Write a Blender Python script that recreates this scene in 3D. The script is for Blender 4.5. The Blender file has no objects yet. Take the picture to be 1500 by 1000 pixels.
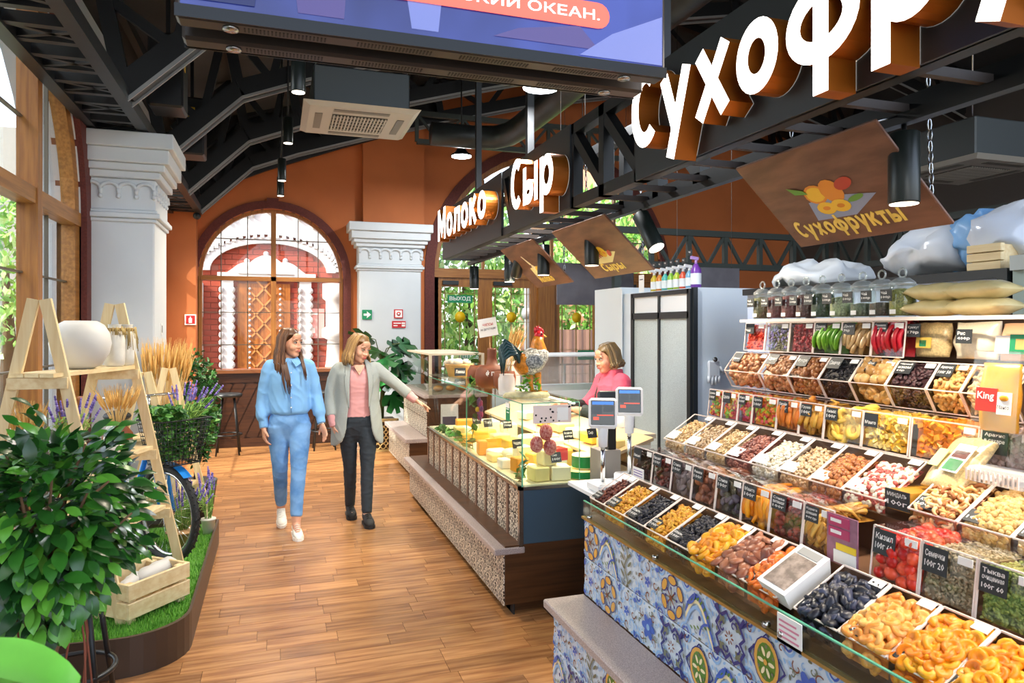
import bpy, bmesh, math, random
from mathutils import Vector, Matrix, Euler, noise
SC = bpy.context.scene
COL = SC.collection
RND = random.Random(11)
PI = math.pi

# ------------------------------------------------------------------ camera
CAM_H, CAM_F, CAM_T = 1.66, 1030.0, 345 / 1030.0          # height, focal length in px (1500 wide), tan(yaw)
TH = math.atan(CAM_T)
cd = bpy.data.cameras.new('camera'); cam = bpy.data.objects.new('camera', cd); COL.objects.link(cam)
cam.location = (0, 0, CAM_H); cam.rotation_euler = (PI / 2, 0, -TH)
cd.sensor_width = 36; cd.lens = 36 * CAM_F / 1500; cd.shift_y = -20 / 1500; cd.clip_start = .05; cd.clip_end = 300
cd.dof.use_dof = True; cd.dof.focus_distance = 5.0; cd.dof.aperture_fstop = 9
SC.camera = cam

# ------------------------------------------------------------------ world, sun, exposure
W = bpy.data.worlds.new('world'); SC.world = W; W.use_nodes = True
nt = W.node_tree; bgn = nt.nodes['Background']
sky = nt.nodes.new('ShaderNodeTexSky'); sky.sky_type = 'NISHITA'; sky.sun_disc = False
sky.sun_elevation = math.radians(42); sky.sun_rotation = math.radians(250); sky.air_density = 1.0; sky.dust_density = 2.5; sky.ozone_density = .6
mixw = nt.nodes.new('ShaderNodeMix'); mixw.data_type = 'RGBA'; mixw.inputs['Factor'].default_value = .45
mixw.inputs['B'].default_value = (2.9, 2.95, 3.1, 1)
nt.links.new(sky.outputs['Color'], mixw.inputs['A']); nt.links.new(mixw.outputs['Result'], bgn.inputs['Color'])
bgn.inputs['Strength'].default_value = .55
sl = bpy.data.lights.new('sun', 'SUN'); sl.energy = 4.0; sl.angle = .01; sl.color = (1, .95, .86)
so = bpy.data.objects.new('sun', sl); COL.objects.link(so)
so.rotation_euler = Vector((.74, .30, -.60)).to_track_quat('-Z', 'Y').to_euler(); so.location = (-8, 2, 9)
vs = SC.view_settings; vs.view_transform = 'Standard'; vs.look = 'None'; vs.gamma = 1; vs.use_curve_mapping = False
vs.exposure = .95
SC.cycles.transparent_max_bounces = 20

# ------------------------------------------------------------------ small helpers
def V(*a): return Vector(a)
def along(px, X):                    # depth of image column px on the plane x = X
    t = (px - 750) / CAM_F
    return X * (1 - CAM_T * t) / (t + CAM_T)
def onY(px, py, Y):                  # x, z of an image point at depth Y
    t = (px - 750) / CAM_F; X = Y * (t + CAM_T) / (1 - CAM_T * t)
    return X, CAM_H + (480 - py) / CAM_F * (X * math.sin(TH) + Y * math.cos(TH))
def lin(h):
    if not isinstance(h, str): return tuple(h)
    h = h.lstrip('#'); o = []
    for i in (0, 2, 4):
        c = int(h[i:i + 2], 16) / 255
        o.append(c / 12.92 if c <= .04045 else ((c + .055) / 1.055) ** 2.4)
    return tuple(o)

class MB:                            # collects geometry for ONE mesh object
    def __init__(s): s.v = []; s.f = []; s.m = []; s.s = []
    def add(s, vs, fs, mi=0, sm=False, M=None):
        b = len(s.v)
        s.v += [tuple(M @ Vector(p)) for p in vs] if M is not None else [tuple(p) for p in vs]
        for f in fs: s.f.append([b + i for i in f]); s.m.append(mi); s.s.append(sm)
        return s
    def box(s, x0, x1, y0, y1, z0, z1, mi=0, M=None):
        vs = [(x, y, z) for z in (z0, z1) for y in (y0, y1) for x in (x0, x1)]
        return s.add(vs, [(0, 2, 3, 1), (4, 5, 7, 6), (0, 1, 5, 4), (2, 6, 7, 3), (0, 4, 6, 2), (1, 3, 7, 5)], mi, False, M)
    def bbox(s, x0, x1, y0, y1, z0, z1, b=.004, mi=0, M=None):      # box with chamfered edges
        ax = []
        for (a, c) in ((x0, x1), (y0, y1), (z0, z1)): ax.append((a, c, min(b, (c - a) * .45)))
        bm = bmesh.new(); bmesh.ops.create_cube(bm, size=1)
        for v in bm.verts: v.co = Vector([ax[i][0] + (v.co[i] + .5) * (ax[i][1] - ax[i][0]) for i in range(3)])
        bmesh.ops.bevel(bm, geom=bm.edges[:], offset=min(a[2] for a in ax), segments=1, affect='EDGES', profile=.5)
        s.bm(bm, mi, False, M); return s
    def bm(s, bm, mi=0, sm=False, M=None):
        bm.verts.ensure_lookup_table(); bm.verts.index_update()
        s.add([v.co for v in bm.verts], [[v.index for v in f.verts] for f in bm.faces], mi, sm, M); bm.free(); return s
    def bar(s, p, q, w, h=None, mi=0, up=(0, 0, 1)):                 # square bar from p to q
        p, q = Vector(p), Vector(q); h = h or w; d = (q - p); L = d.length
        if L < 1e-6: return s
        d /= L; up = Vector(up)
        if abs(d.dot(up)) > .98: up = Vector((0, 1, 0))
        a = d.cross(up).normalized(); b = a.cross(d)
        M = Matrix((( a.x, d.x, b.x, p.x), (a.y, d.y, b.y, p.y), (a.z, d.z, b.z, p.z), (0, 0, 0, 1)))
        return s.box(-w / 2, w / 2, 0, L, -h / 2, h / 2, mi, M)
    def loft(s, rings, mi=0, sm=True, caps=True, closed=True):
        n = len(rings[0]); b = len(s.v); vs = [p for r in rings for p in r]; fs = []
        for i in range(len(rings) - 1):
            for j in range(n if closed else n - 1):
                k = (j + 1) % n
                fs.append((i * n + j, i * n + k, (i + 1) * n + k, (i + 1) * n + j))
        if caps and closed:
            fs.append(tuple(range(n))[::-1]); fs.append(tuple((len(rings) - 1) * n + j for j in range(n)))
        return s.add(vs, fs, mi, sm)
    def tube(s, pts, r, n=8, mi=0, sm=True, caps=True, flat=1.0):
        pts = [Vector(p) for p in pts]; rings = []; N = len(pts)
        rr = r if isinstance(r, (list, tuple)) else [r] * N
        t0 = (pts[1] - pts[0]).normalized(); up = Vector((0, 0, 1)) if abs(t0.z) < .9 else Vector((1, 0, 0))
        a = t0.cross(up).normalized()
        for i in range(N):
            t = (pts[min(i + 1, N - 1)] - pts[max(i - 1, 0)]).normalized()
            a = (a - t * a.dot(t)).normalized(); b = t.cross(a)
            rings.append([pts[i] + (a * math.cos(2 * PI * k / n) + b * math.sin(2 * PI * k / n) * flat) * rr[i] for k in range(n)])
        return s.loft(rings, mi, sm, caps)
    def lathe(s, prof, n=24, c=(0, 0, 0), mi=0, sm=True, M=None, caps=True):
        c = Vector(c)
        rings = [[c + Vector((r * math.cos(2 * PI * k / n), r * math.sin(2 * PI * k / n), z)) for k in range(n)] for r, z in prof]
        if M is not None: rings = [[M @ p for p in r] for r in rings]
        return s.loft(rings, mi, sm, caps)
    def ball(s, c, r, n=12, m=8, mi=0, M=None):
        r = r if isinstance(r, (list, tuple)) else (r, r, r); rings = []
        Mx = M if M is not None else Matrix()
        for i in range(m + 1):
            a = PI * (i + (.02 if i == 0 else -.02 if i == m else 0)) / m
            rings.append([Vector(c) + Mx @ Vector((r[0] * math.sin(a) * math.cos(2 * PI * k / n), r[1] * math.sin(a) * math.sin(2 * PI * k / n), -r[2] * math.cos(a))) for k in range(n)])
        return s.loft(rings, mi, True, True)
    def prism(s, poly, h0, h1, M=None, mi=0, sm=False, mside=None):   # polygon in local xy, extruded along local z
        n = len(poly)
        s.add([(x, y, h0) for x, y in poly] + [(x, y, h1) for x, y in poly], [tuple(range(n))[::-1], tuple(range(n, 2 * n))], mi, False, M)
        s.add([(x, y, h0) for x, y in poly] + [(x, y, h1) for x, y in poly], [(i, (i + 1) % n, n + (i + 1) % n, n + i) for i in range(n)], mi if mside is None else mside, sm, M)
        return s
    def poly(s, pts, mi=0, M=None): return s.add(pts, [tuple(range(len(pts)))], mi, False, M)
    def mesh(s, name, mats):
        me = bpy.data.meshes.new(name); me.from_pydata(s.v, [], s.f)
        mats = mats if isinstance(mats, (list, tuple)) else [mats]
        for m in mats: me.materials.append(m)
        me.polygons.foreach_set('material_index', s.m); me.polygons.foreach_set('use_smooth', s.s); me.update()
        return me
    def build(s, name, mats, parent=None, w=True):    # w: vertices are in world coordinates
        off = wloc(parent) if (parent is not None and w) else Vector((0, 0, 0))
        if off.length > 0: s.v = [(p[0] - off.x, p[1] - off.y, p[2] - off.z) for p in s.v]
        return link(name, s.mesh(name, mats), parent)
def wloc(o):
    v = Vector((0, 0, 0))
    while o is not None: v += o.location; o = o.parent
    return v
def link(name, me, parent=None):
    o = bpy.data.objects.new(name, me); COL.objects.link(o)
    if parent is not None: o.parent = parent
    return o
def tag(o, label=None, cat=None, group=None, kind=None):
    if label: o['label'] = label
    if cat: o['category'] = cat
    if group: o['group'] = group
    if kind: o['kind'] = kind
    return o
def struct(o, label=None, cat=None): return tag(o, label, cat, None, 'structure')
def thing(name, loc, label, cat, group=None, rz=0):
    o = bpy.data.objects.new(name, None); COL.objects.link(o); o.location = loc; o.rotation_euler = (0, 0, rz); o.empty_display_size = .1
    return tag(o, label, cat, group)
def dup(o, parent=None, loc=None, rz=None, label=None, group=None):
    c = o.copy(); COL.objects.link(c); c.parent = parent
    if loc is not None: c.location = loc
    if rz is not None: c.rotation_euler = (0, 0, rz)
    if label: c['label'] = label
    if group: c['group'] = group
    for ch in list(o.children): dup(ch, c)
    return c
def smooth_noise(me, amp, sc, seed=0):
    for v in me.vertices:
        p = v.co * sc + Vector((seed * 7.1, seed * 3.3, seed))
        v.co += Vector((noise.noise(p), noise.noise(p + Vector((9, 2, 5))), noise.noise(p + Vector((3, 8, 1))))) * amp
    me.update()
def evaluated(o):                    # bake an object's modifiers into its mesh
    dg = bpy.context.evaluated_depsgraph_get(); me = bpy.data.meshes.new_from_object(o.evaluated_get(dg)); o.modifiers.clear(); o.data = me; return o
TXT = {}
def text_mesh(body, depth=0.0, bold=0.0, res=2):
    k = (body, depth, bold, res)
    if k not in TXT:
        c = bpy.data.curves.new('t', 'FONT'); c.body = body; c.size = 1; c.extrude = depth; c.offset = bold; c.resolution_u = res
        o = bpy.data.objects.new('t', c); COL.objects.link(o)
        dg = bpy.context.evaluated_depsgraph_get(); dg.update()
        me = bpy.data.meshes.new_from_object(o.evaluated_get(dg))
        TXT[k] = ([tuple(v.co) for v in me.vertices], [list(p.vertices) for p in me.polygons], [p.normal.z for p in me.polygons])
        bpy.data.objects.remove(o); bpy.data.curves.remove(c); bpy.data.meshes.remove(me)
    return TXT[k]
def put_text(mb, body, O, ex, ey, w=None, h=None, mi=0, depth=0, bold=0.0, mside=None, res=2, align='l'):
    # lay text with its lower left corner at O, width along ex, height along ey (unit vectors); w/h fit the box
    vs, fs, nz = text_mesh(body, 0 if depth == 0 else 1.0, bold, res)
    x0 = min(p[0] for p in vs); x1 = max(p[0] for p in vs); y0 = min(p[1] for p in vs); y1 = max(p[1] for p in vs)
    sy = (h / (y1 - y0)) if h else None; sx = (w / (x1 - x0)) if w else None
    sx = sx or sy; sy = sy or sx
    O, ex, ey = Vector(O), Vector(ex), Vector(ey); ez = ex.cross(ey)
    sh = -(x1 - x0) * sx / 2 if align == 'c' else 0
    P = [O + ex * ((p[0] - x0) * sx + sh) + ey * ((p[1] - y0) * sy) + ez * (p[2] * depth / 2) for p in vs]
    b = len(mb.v); mb.v += [tuple(p) for p in P]
    for f, z in zip(fs, nz): mb.f.append([b + i for i in f]); mb.m.append(mi if (mside is None or abs(z) > .5) else mside); mb.s.append(False)
    return (x1 - x0) * sx

# ------------------------------------------------------------------ materials (all node based)
MATS = {}
def mat(name, col, rough=.5, metal=0, var=0, vscale=8, bump=0, bscale=60, emit=0, spec=.5, stretch=None, col2=None, coat=0, trans=0, sss=0, objrand=0, detail=4):
    if name in MATS: return MATS[name]
    m = bpy.data.materials.new(name); m.use_nodes = True; n = m.node_tree.nodes; L = m.node_tree.links; b = n['Principled BSDF']
    c = lin(col); b.inputs['Base Color'].default_value = (*c, 1); b.inputs['Roughness'].default_value = rough; b.inputs['Metallic'].default_value = metal
    b.inputs['Specular IOR Level'].default_value = spec
    if coat: b.inputs['Coat Weight'].default_value = coat
    if trans: b.inputs['Transmission Weight'].default_value = trans
    if sss: b.inputs['Subsurface Weight'].default_value = sss; b.inputs['Subsurface Radius'].default_value = (.02, .01, .006); b.inputs['Subsurface Scale'].default_value = .3
    if emit: b.inputs['Emission Color'].default_value = (*c, 1); b.inputs['Emission Strength'].default_value = emit
    src = None
    if var or bump or col2:
        tc = n.new('ShaderNodeTexCoord'); mp = n.new('ShaderNodeMapping'); L.new(tc.outputs['Object'], mp.inputs['Vector'])
        if stretch: mp.inputs['Scale'].default_value = stretch
        nz = n.new('ShaderNodeTexNoise'); nz.inputs['Scale'].default_value = vscale; nz.inputs['Detail'].default_value = detail; L.new(mp.outputs[0], nz.inputs['Vector'])
        if var or col2:
            mx = n.new('ShaderNodeMix'); mx.data_type = 'RGBA'
            d = lin(col2) if col2 else tuple(x * (1 - var) for x in c)
            rp = n.new('ShaderNodeMapRange'); rp.inputs[1].default_value = .36; rp.inputs[2].default_value = .64; L.new(nz.outputs['Fac'], rp.inputs[0])
            L.new(rp.outputs[0], mx.inputs['Factor']); mx.inputs['A'].default_value = (*c, 1); mx.inputs['B'].default_value = (*d, 1); src = mx.outputs['Result']
        if bump:
            nb = n.new('ShaderNodeTexNoise'); nb.inputs['Scale'].default_value = bscale; nb.inputs['Detail'].default_value = 3; L.new(mp.outputs[0], nb.inputs['Vector'])
            bp = n.new('ShaderNodeBump'); bp.inputs['Strength'].default_value = bump; bp.inputs['Distance'].default_value = .01; L.new(nb.outputs['Fac'], bp.inputs['Height']); L.new(bp.outputs[0], b.inputs['Normal'])
    if objrand:
        oi = n.new('ShaderNodeObjectInfo'); hs = n.new('ShaderNodeHueSaturation'); mr = n.new('ShaderNodeMapRange')
        mr.inputs[3].default_value = 1 - objrand; mr.inputs[4].default_value = 1 + objrand; L.new(oi.outputs['Random'], mr.inputs[0]); L.new(mr.outputs[0], hs.inputs['Value'])
        if src: L.new(src, hs.inputs['Color'])
        else: hs.inputs['Color'].default_value = (*c, 1)
        src = hs.outputs['Color']
    if src: L.new(src, b.inputs['Base Color'])
    MATS[name] = m; return m
def glassy(name, tint=(1, 1, 1), refl=.10, rough=.02, haze=0.0, hazecol=(1, 1, 1)):
    # thin clear sheet: light goes straight through, with a Fresnel gloss and an optional milky part
    if name in MATS: return MATS[name]
    m = bpy.data.materials.new(name); m.use_nodes = True; n = m.node_tree.nodes; L = m.node_tree.links; n.remove(n['Principled BSDF'])
    tr = n.new('ShaderNodeBsdfTransparent'); tr.inputs[0].default_value = (*tint, 1); gl = n.new('ShaderNodeBsdfGlossy'); gl.inputs['Roughness'].default_value = rough
    lw = n.new('ShaderNodeLayerWeight'); lw.inputs[0].default_value = .5; pw = n.new('ShaderNodeMath'); pw.operation = 'POWER'; pw.inputs[1].default_value = 4.0
    mu = n.new('ShaderNodeMath'); mu.operation = 'MULTIPLY_ADD'; mu.inputs[1].default_value = .7; mu.inputs[2].default_value = refl * .35
    L.new(lw.outputs['Facing'], pw.inputs[0]); L.new(pw.outputs[0], mu.inputs[0]); cl = n.new('ShaderNodeClamp'); cl.inputs[2].default_value = .85; L.new(mu.outputs[0], cl.inputs[0])
    mx = n.new('ShaderNodeMixShader'); L.new(cl.outputs[0], mx.inputs[0]); L.new(tr.outputs[0], mx.inputs[1]); L.new(gl.outputs[0], mx.inputs[2]); out = mx.outputs[0]
    if haze:
        df = n.new('ShaderNodeBsdfDiffuse'); df.inputs[0].default_value = (*hazecol, 1); m2 = n.new('ShaderNodeMixShader'); m2.inputs[0].default_value = haze
        L.new(out, m2.inputs[1]); L.new(df.outputs[0], m2.inputs[2]); out = m2.outputs[0]
    L.new(out, n['Material Output'].inputs[0]); MATS[name] = m; return m
def wood(name, c1, c2, axis='x', scale=1.0, rough=.45, objrand=0, bump=.08, coat=0):
    # streaky grain that runs along one axis
    s = {'x': (1.2, 22, 22), 'y': (22, 1.2, 22), 'z': (22, 22, 1.2)}[axis]
    return mat(name, c1, rough, 0, 0, 2.2 * scale, bump, 6 * scale, col2=c2, stretch=s, objrand=objrand, coat=coat, detail=6)
black = mat('black_metal', '#16181a', .42, .0, .2)
darkgrey = mat('dark_grey_metal', '#2c2f31', .4, .2, .2)
steel = mat('steel', '#b9bcbd', .25, 1.0)
chrome = mat('chrome', '#d8dadb', .12, 1.0)
white = mat('white_paint', '#e6e8ea', .5)
paper = mat('paper', '#f3f2ee', .6)
chalk = mat('chalkboard', '#23282c', .55)
ink = mat('ink', '#1a1a1c', .6)
redink = mat('red_ink', '#c21f24', .6)
green_sign = mat('green_sign', '#128a5a', .5)
glass = glassy('window_glass', (.97, .99, .98), .06)
case_glass = glassy('case_glass', (.95, .99, .965), .08)
acrylic = glassy('acrylic', (.985, .975, .97), .14, .04)
acryl_edge = mat('acrylic_edge', '#f2e2d8', .3, spec=.7)  # pale opaque colour paints in the glow of clear acrylic edges
glass_edge = mat('glass_edge', '#5fb597', .15, spec=.8)
# ================================================================== THE HALL
orange = mat('orange_plaster', '#c8713c', .75, var=.12, vscale=1.6, bump=.03, bscale=30)
maroon = mat('maroon_trim', '#6a3029', .7, var=.3, vscale=60, bump=.3, bscale=160)
plaster = mat('column_plaster', '#cfd6db', .7, var=.04, vscale=3, bump=.02)
oak = wood('oak_frame', '#a9702f', '#8a5522', 'z', 1.0, .4)
oakh = wood('oak_frame_across', '#a9702f', '#8a5522', 'x', 1.0, .4)
oaky = wood('oak_frame_along', '#b07a3c', '#8f5f2b', 'y', 1.0, .4)
walnutw = wood('dark_walnut', '#4a2a17', '#331b0e', 'x', .8, .35)
roofm = mat('roof_lining', '#3a3c3e', .7, var=.35, vscale=1.2)
bar_m = mat('lead_bar', '#6b6458', .5, .4)

# ---- floor: base + separate planks
f = MB(); f.box(-1.9, 9, -1.5, 10.95, -.08, -.004)
floor = struct(f.build('floor', mat('floor_base', '#5a3a22', .6)), 'warm oak laminate floor of the market aisle')
def plank_mat():
    m = mat('oak_plank', '#b58353', .27, col2='#8a5c38', vscale=2.0, bump=.03, bscale=7, stretch=(1.3, 16, 16), objrand=.2, detail=7, spec=.45)
    n = m.node_tree.nodes; L = m.node_tree.links                   # grain runs on in world space, shifted per plank
    g = n.new('ShaderNodeNewGeometry'); oi = n.new('ShaderNodeObjectInfo'); ad = n.new('ShaderNodeVectorMath'); ad.operation = 'MULTIPLY_ADD'
    ad.inputs[1].default_value = (1, 1, 1); L.new(g.outputs['Position'], ad.inputs[0])
    cx = n.new('ShaderNodeCombineXYZ'); mu = n.new('ShaderNodeMath'); mu.operation = 'MULTIPLY'; mu.inputs[1].default_value = 37; L.new(oi.outputs['Random'], mu.inputs[0])
    L.new(mu.outputs[0], cx.inputs[0]); L.new(mu.outputs[0], cx.inputs[2]); L.new(cx.outputs[0], ad.inputs[2])
    for l in list(L):
        if l.to_node.type == 'MAPPING' and l.to_socket.name == 'Vector': L.remove(l)
    L.new(ad.outputs[0], [x for x in n if x.type == 'MAPPING'][0].inputs['Vector'])
    return m
pm = plank_mat()
pmesh = MB(); pmesh.bbox(0, 1, 0, .1285, -.004, 0, .0012); pmesh = pmesh.mesh('plank', pm)
rest = MB(); rp = random.Random(4)
row = 0; y = 2.4; cnt = 0
while y < 10.6:
    x0, x1 = (-1.4, 2.4) if y > 7.0 else (-.75, 1.5)
    x = x0 - rp.uniform(0, .5)
    while x < x1:
        L_ = rp.choice((.36, .46, .55, .62)); a = max(x, x0); b = min(x + L_, x1) - .0015
        if b - a > .02:
            if y < 9.05 and cnt < 300:
                o = link('plank', pmesh, floor); o.location = (a, y, 0); o.scale = (b - a, 1, 1); cnt += 1
            else: rest.box(a, b, y, y + .1285, -.004, 0)
        x += L_
    y += .13; row += 1
tag(rest.build('plank_far', pm, floor), kind='stuff')

# ---- walls with arched openings, built as thin upright slices
def arch_wall(mb, u0, u1, ztop, holes, put, n=14):
    # holes: (centre, half width, sill, spring, rise); put(u,z)->two points (front, back)
    us = {u0, u1}
    for c, hw, sl_, sp, ri in holes:
        for i in range(n + 1): us.add(max(u0, min(u1, c - hw * math.cos(PI * i / n))))
    step = u0
    while step < u1: us.add(round(step, 3)); step += 1.0
    us = sorted(us)
    def seg(ua, ub, za0, zb0, za1, zb1):
        if za1 - za0 < 1e-4 and zb1 - zb0 < 1e-4: return
        P = [put(ua, za0), put(ub, zb0), put(ub, zb1), put(ua, za1)]
        vs = [p[0] for p in P] + [p[1] for p in P]
        mb.add(vs, [(0, 1, 2, 3), (7, 6, 5, 4), (0, 4, 5, 1), (1, 5, 6, 2), (2, 6, 7, 3), (3, 7, 4, 0)])
    for ua, ub in zip(us, us[1:]):
        if ub - ua < 1e-5: continue
        um = (ua + ub) / 2; h = [k for k in holes if abs(um - k[0]) < k[1]]
        if not h: seg(ua, ub, 0, 0, ztop(ua), ztop(ub)); continue
        c, hw, sl_, sp, ri = h[0]
        top = lambda u: sp + ri * math.sqrt(max(0, 1 - ((u - c) / hw) ** 2))
        if sl_ > 0: seg(ua, ub, 0, 0, sl_, sl_)
        seg(ua, ub, top(ua), top(ub), ztop(ua), ztop(ub))
roofz = lambda X: 4.15 + .29 * (X + 1.75) if X < 5.2 else 4.15 + .29 * 6.95 - .29 * (X - 5.2)
mb = MB(); arch_wall(mb, -1.75, 9.0, roofz, [(-.05, .98, 1.07, 2.38, .98), (4.27, 1.98, 0, 2.5, 1.98)], lambda u, z: (V(u, 10.6, z), V(u, 10.95, z)), 22)
mb.box(-1.46, -1.03, 10.33, 10.6, 0, 3.25); mb.box(1.2, 2.1, 10.42, 10.6, 3.15, 5.2); mb.box(-1.75, -1.46, 10.2, 10.6, 0, 3.25)
wall_back = struct(mb.build('wall_back', orange), 'orange plastered end wall with arched openings')
mb = MB(); arch_wall(mb, -1.6, 10.6, lambda u: 4.15, [(-.1, 1.6, .25, 2.45, 1.45), (4.35, 1.72, .25, 2.45, 1.5), (8.85, 1.5, .25, 2.45, 1.4)], lambda u, z: (V(-1.4, u, z), V(-1.75, u, z)), 16)
wall_left = struct(mb.build('wall_left', plaster), 'pale plaster window wall on the left')

def arch_band(name, c, r0, r1, spring, sill, map3, depth, m, parent=None, ry=None, n=28):
    mb = MB(); k = (ry or r0) / r0
    pin = [(c - r0, sill)] + [(c - r0 * math.cos(PI * i / n), spring + k * r0 * math.sin(PI * i / n)) for i in range(n + 1)] + [(c + r0, sill)]
    d = r1 - r0
    po = [(c - r1, sill)] + [(c - r1 * math.cos(PI * i / n), spring + (k * r0 + d) * math.sin(PI * i / n)) for i in range(n + 1)] + [(c + r1, sill)]
    for i in range(len(pin) - 1):
        q = [pin[i], po[i], po[i + 1], pin[i + 1]]
        vs = [map3(u, z, 0) for u, z in q] + [map3(u, z, depth) for u, z in q]
        mb.add(vs, [(0, 1, 2, 3), (7, 6, 5, 4), (0, 4, 5, 1), (1, 5, 6, 2), (2, 6, 7, 3), (3, 7, 4, 0)])
    return mb.build(name, m, parent)
bk = lambda u, z, d: V(u, 10.56 + d, z)
t1 = arch_band('trim_1', -.05, .98, 1.09, 2.38, 1.05, bk, .2, maroon)
mb = MB(); mb.box(-.13, .03, 10.53, 10.6, 3.36, 3.50); mb.build('keystone', maroon, t1); struct(t1, 'maroon arched surround of the window')
t2 = arch_band('trim_2', 4.27, 1.98, 2.13, 2.5, 0, bk, .2, maroon); struct(t2, 'maroon arched surround of the exit doors')
lf = lambda u, z, d: V(-1.36 - d, u, z)
t3 = arch_band('trim_3', 4.35, 1.72, 1.95, 2.45, .25, lf, .2, maroon, ry=1.5); struct(t3, 'rough maroon arched surround of the left window')

# ---- window_1: arched window in the end wall
def arch_glass(name, c, r, spring, z0, z1, u0, u1, map3, parent, m, th=.006, ry=None, n=18):
    k = (ry or r) / r; pts = []; top = lambda u: spring + k * math.sqrt(max(0, r * r - (u - c) ** 2))
    us = [u0 + (u1 - u0) * i / n for i in range(n + 1)]
    poly = [(u0, z0), (u1, z0)] + [(u, min(z1, top(u))) for u in us[::-1]]
    mb = MB(); N = len(poly)
    vs = [map3(u, z, 0) for u, z in poly] + [map3(u, z, th) for u, z in poly]
    mb.add(vs, [tuple(range(N)), tuple(range(N, 2 * N))[::-1]]); return mb.build(name, m, parent)
w1 = struct(arch_band('window_1', -.05, .935, .98, 2.38, 1.07, lambda u, z, d: V(u, 10.66 + d, z), .08, oak), 'arched oak window with leaded panes')
mb = MB(); mb.box(-.075, -.005, 10.65, 10.74, 1.07, 3.33); mb.build('mullion', oak, w1)
mb = MB(); mb.box(-1.0, .9, 10.65, 10.74, 2.33, 2.39); mb.build('transom', oakh, w1)
g1 = lambda u, z, d: V(u, 10.70 + d, z)
for (u0, u1, z0, z1) in ((-.985, -.07, 1.1, 2.34), (-.01, .885, 1.1, 2.34), (-.985, -.07, 2.38, 9), (-.01, .885, 2.38, 9)):
    arch_glass('pane', -.05, .935, 2.38, z0, z1, u0, u1, g1, w1, glass)
for u in (-.74, -.39, .30, .58):
    h = 2.38 + math.sqrt(.935 ** 2 - (u + .05) ** 2)
    mb = MB(); mb.box(u - .006, u + .006, 10.68, 10.715, 1.07, h); mb.build('glazing_bar', bar_m, w1)
for z in (1.42, 1.88, 2.92):
    hw = .935 if z < 2.38 else math.sqrt(.935 ** 2 - (z - 2.38) ** 2)
    mb = MB(); mb.box(-.05 - hw, -.05 + hw, 10.68, 10.715, z - .006, z + .006); mb.build('glazing_bar', bar_m, w1)
mb = MB(); mb.box(-1.08, 1.1, 10.42, 10.62, 1.03, 1.075); struct(tag(mb.build('trim_4', mat('sill', '#7a4a2a', .3)), 'brown window sill'))
wn = thing('wainscot', (0, 10.5, 0), 'dark walnut panelling with slanted boards under the arched window', 'panelling'); wn['kind'] = 'structure'
mb = MB(); mb.box(-1.03, 1.18, 10.5, 10.62, 0, 1.03); mb.build('panel', walnutw, wn)
mb = MB(); mb.box(-1.03, 1.18, 10.47, 10.5, .9, 1.03); mb.build('rail', walnutw, wn)
mb = MB(); mb.box(-1.03, 1.18, 10.47, 10.5, 0, .12); mb.build('rail', walnutw, wn)
for i in range(13):
    x = -1.0 + i * .165
    mb = MB(); mb.bar((x, 10.49, .12), (x + .36, 10.49, .9), .13, .02, up=(0, 1, 0)); mb.build('slanted_board', walnutw, wn)

# ---- doors in the big arch
dr = struct(arch_band('door_1', 4.27, 1.9, 1.98, 2.5, 0, lambda u, z, d: V(u, 10.66 + d, z), .1, oak), 'glazed oak exit doors under the big arch')
mb = MB(); mb.box(2.3, 6.25, 10.62, 10.78, 2.44, 2.58); mb.build('transom', oakh, dr)
arch_glass('pane', 4.27, 1.9, 2.5, 2.58, 9, 2.4, 6.15, lambda u, z, d: V(u, 10.72 + d, z), dr, glass)
for u in (3.1, 4.27, 5.4):
    mb = MB(); mb.box(u - .02, u + .02, 10.68, 10.75, 2.58, 2.5 + math.sqrt(1.9 ** 2 - (u - 4.27) ** 2)); mb.build('glazing_bar', oak, dr)
for z in (3.1, 3.7):
    hw = math.sqrt(1.9 ** 2 - (z - 2.5) ** 2)
    mb = MB(); mb.box(4.27 - hw, 4.27 + hw, 10.70, 10.74, z - .008, z + .008); mb.build('glazing_bar', bar_m, dr)
for a, b in ((4.0, 4.28), ):
    mb = MB(); mb.box(a, b, 10.6, 10.8, 0, 2.5); mb.build('post', oak, dr)
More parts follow.
